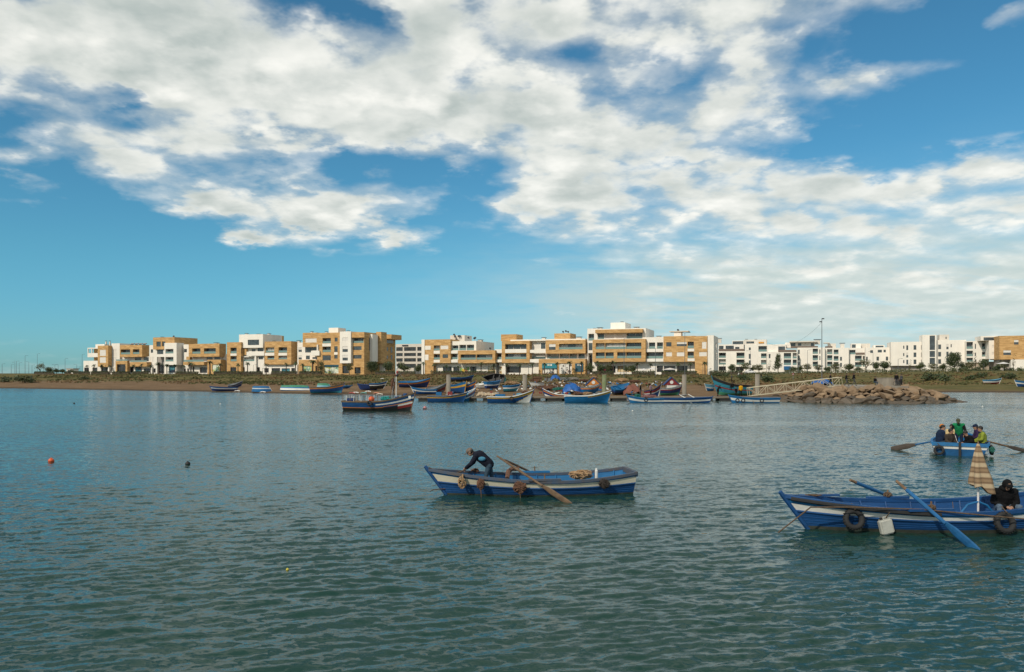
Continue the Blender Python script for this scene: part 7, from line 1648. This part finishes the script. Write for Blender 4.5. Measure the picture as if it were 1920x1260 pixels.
person('standing rower in bright green padded vest and cap', inC(1.7, .02, .02), FC + math.pi - .15, STAND, dict(chest=(.10, 0, 1.24), neck=(.2, 0, 1.38), head=(.27, 0, 1.50), shL=(.14, .19, 1.33), shR=(.14, -.19, 1.33), elL=(.22, .3, 1.05), elR=(.22, -.3, 1.05), wrL=(.38, .26, .86), wrR=(.38, -.26, .86), look=(.85, .1, -.45)), GREENV, DBLUE, hat=('cap', cloth_m('olive_cap', (.06, .06, .035))), sleeves=BLK, vox=.028, bulk=1.12, scale=.98)
person('broad-backed man in black jacket leaning at the right of the stern', inC(.75, -.48, SZ - .04), FC + 2.0, SIT, dict(chest=(.10, 0, .42), neck=(.2, 0, .55), head=(.27, 0, .66), shL=(.16, .2, .5), shR=(.16, -.2, .5), look=(.8, .2, -.5)), BLK, BLK, vox=.03, bulk=1.3)
person('person in purple jacket and dark cap behind the lime jacket', inC(2.2, -.78, SZ + .05), FC + 1.8, SIT, None, PURP, BLK, hat=('cap', DBLUE), vox=.03, bulk=1.22, scale=1.05)
person('passenger in lime and navy jacket with sunglasses at the right rail', inC(1.15, -.95, SZ + .02), FC + 1.75, SIT, dict(look=(.9, .1, 0)), LIME, BLK, vox=.03, bulk=1.2, scale=1.06, sleeves=LIME, parts=[('navy_hood', lambda b, J, Mh: b.torus(J['neck'], .09, .04, 12, 6), DBLUE), ('navy_hem', lambda b, J, Mh: b.lathe([(.17, .02), (.19, .1), (.185, .2), (.15, .22)], 14), DBLUE), ('sunglasses', lambda b, J, Mh: b.ball(J['head'] + Mh @ Vector((.09, 0, .022)), (.016, .07, .014), 10, 5, M=Mh), BLK)])
# people on the pontoon
def dockp(x, Y=PY + 1.0): p = at(x, 745, Y); p.z = .58; return p
person('man in black with white cap standing in the cluttered rowboat by the pontoon', dockp(1201), 2.8, STAND, None, BLK, GREYT, hat=('cap', WHT), vox=.04)
person('person in plaid shirt standing on the pontoon', dockp(1220, PY + 1.4), -.6, STAND, dict(elL=(.1, .3, 1.15), wrL=(.25, .1, 1.2)), PLAID, BLK, vox=.04)
person('person in black bending on the pontoon left of the yellow jacket', dockp(1346), .6, STAND, dict(chest=(.22, 0, 1.22), neck=(.34, 0, 1.33), head=(.43, 0, 1.40), shL=(.28, .18, 1.28), shR=(.28, -.18, 1.28), elL=(.4, .22, 1.0), elR=(.4, -.22, 1.0), wrL=(.45, .2, .78), wrR=(.45, -.2, .78), anL=(.2, .12, .09), anR=(-.25, -.12, .09)), BLK, BLK, vox=.04)
person('child in dark clothes beside the yellow jacket', dockp(1380), -1.4, STAND, None, BLK, BLK, vox=.04, scale=.74)
person('person in bright yellow jacket on the pontoon', dockp(1389), 1.5, STAND, None, YELJ, BLK, vox=.04, bulk=1.15, scale=.99)
# people on the causeway and bank
def cw(x, Y): p = at(x, 720, Y); p.z = 2.02; return p
walk = dict(knL=(.22, .1, .52), anL=(.32, .1, .10), knR=(.0, -.1, .5), anR=(-.30, -.1, .13), wrL=(-.12, .24, .92), wrR=(.2, -.24, .95))
person('person in dark clothes at the top of the gangway', cw(1557, 104.6), math.pi, STAND, walk, BLK, DBLUE, vox=.04); bpy.data.objects[-1 if False else 'person'].name
person('left walker with a shoulder bag on the causeway', cw(1587, 106), 0, STAND, walk, BLK, GREYT, vox=.04)
person('right walker in black on the causeway', cw(1601, 106), 0, STAND, walk, BLK, GREYT, vox=.04, scale=1.06)
person('person in black crouching beside the low concrete wall', cw(1640, 105.5) - Vector((0, 0, -.42)), -1.2, SIT, dict(anL=(.30, .13, -.28), anR=(.30, -.13, -.28)), BLK, JEAN, vox=.04)
person('left of two people standing with a bicycle right of the low wall', cw(1681, 106), -2, STAND, None, BLK, GREYT, vox=.04); person('right of two people in grey beside the bicycle', cw(1690, 106.4), 2, STAND, None, GREYT, BLK, vox=.04, scale=.95)
def bankp(x, y): return ground_hit(x, y)
person('walker in white top on the far sandy path', bankp(1385, 710), .2, STAND, walk, WHT, BLK, vox=.05); person('walker in dark red on the far sandy path', bankp(1391, 710), .2, STAND, walk, cloth_m('dark_red_cloth', (.10, .03, .025)), BLK, vox=.05)
person('person in black behind the fifth pile', bankp(1427, 712), 0, STAND, walk, BLK, JEAN, vox=.05)
person('person in black sitting on the turquoise hull', at(1374, 727, 112), 2, SIT, None, BLK, BLK, vox=.05); person('person in grey on the bank behind the turquoise hull', bankp(1372, 716), 2.6, STAND, None, GREYT, BLK, vox=.05)
# bicycle
P = cw(1686, 105.6); t = thing('bicycle', 'bicycle held by the two people right of the low wall', 'bicycle', P)
for x in (-.5, .5):
    M_ = Euler((math.radians(90), 0, 0)).to_matrix(); w_ = MB().torus((x, 0, .34), .32, .022, 20, 6, M=M_).build('wheel', TYRE, t); MB().lathe([(.03, -.04), (.03, .04)], 8, M=Matrix.Translation((x, 0, .34)) @ M_.to_4x4()).build('hub', METAL, w_)
MB().tube([(-.5, 0, .34), (-.15, 0, .36), (.38, 0, .78), (.5, 0, .34)], .018, 6).tube([(-.15, 0, .36), (-.22, 0, .85)], .018, 6).tube([(-.2, 0, .74), (.36, 0, .8)], .018, 6).build('frame', DARKM, t)
MB().ball((-.23, 0, .89), (.12, .06, .035), 10, 6).build('saddle', TYRE, t); MB().tube([(.34, -.25, 1.0), (.36, 0, 1.02), (.34, .25, 1.0)], .016, 6).build('handlebar', METAL, t)
# a red and white flag marker near the gangway
P = ground_hit(1487, 712); t = thing('marker_post', 'small red and white marker on a post behind the gangway', 'marker', P); MB().tube([(0, 0, -.2), (0, 0, 1.3)], .04, 6).build('post', METAL, t); MB().lathe([(.32, 0), (.32, .03)], 14, M=Matrix.Translation((0, 0, 1.5)) @ Euler((math.radians(90), 0, 0)).to_matrix().to_4x4()).build('disc', RED, t); MB().box(-.24, .24, -.045, -.032, 1.44, 1.56).build('white_bar', WHITEP, t)
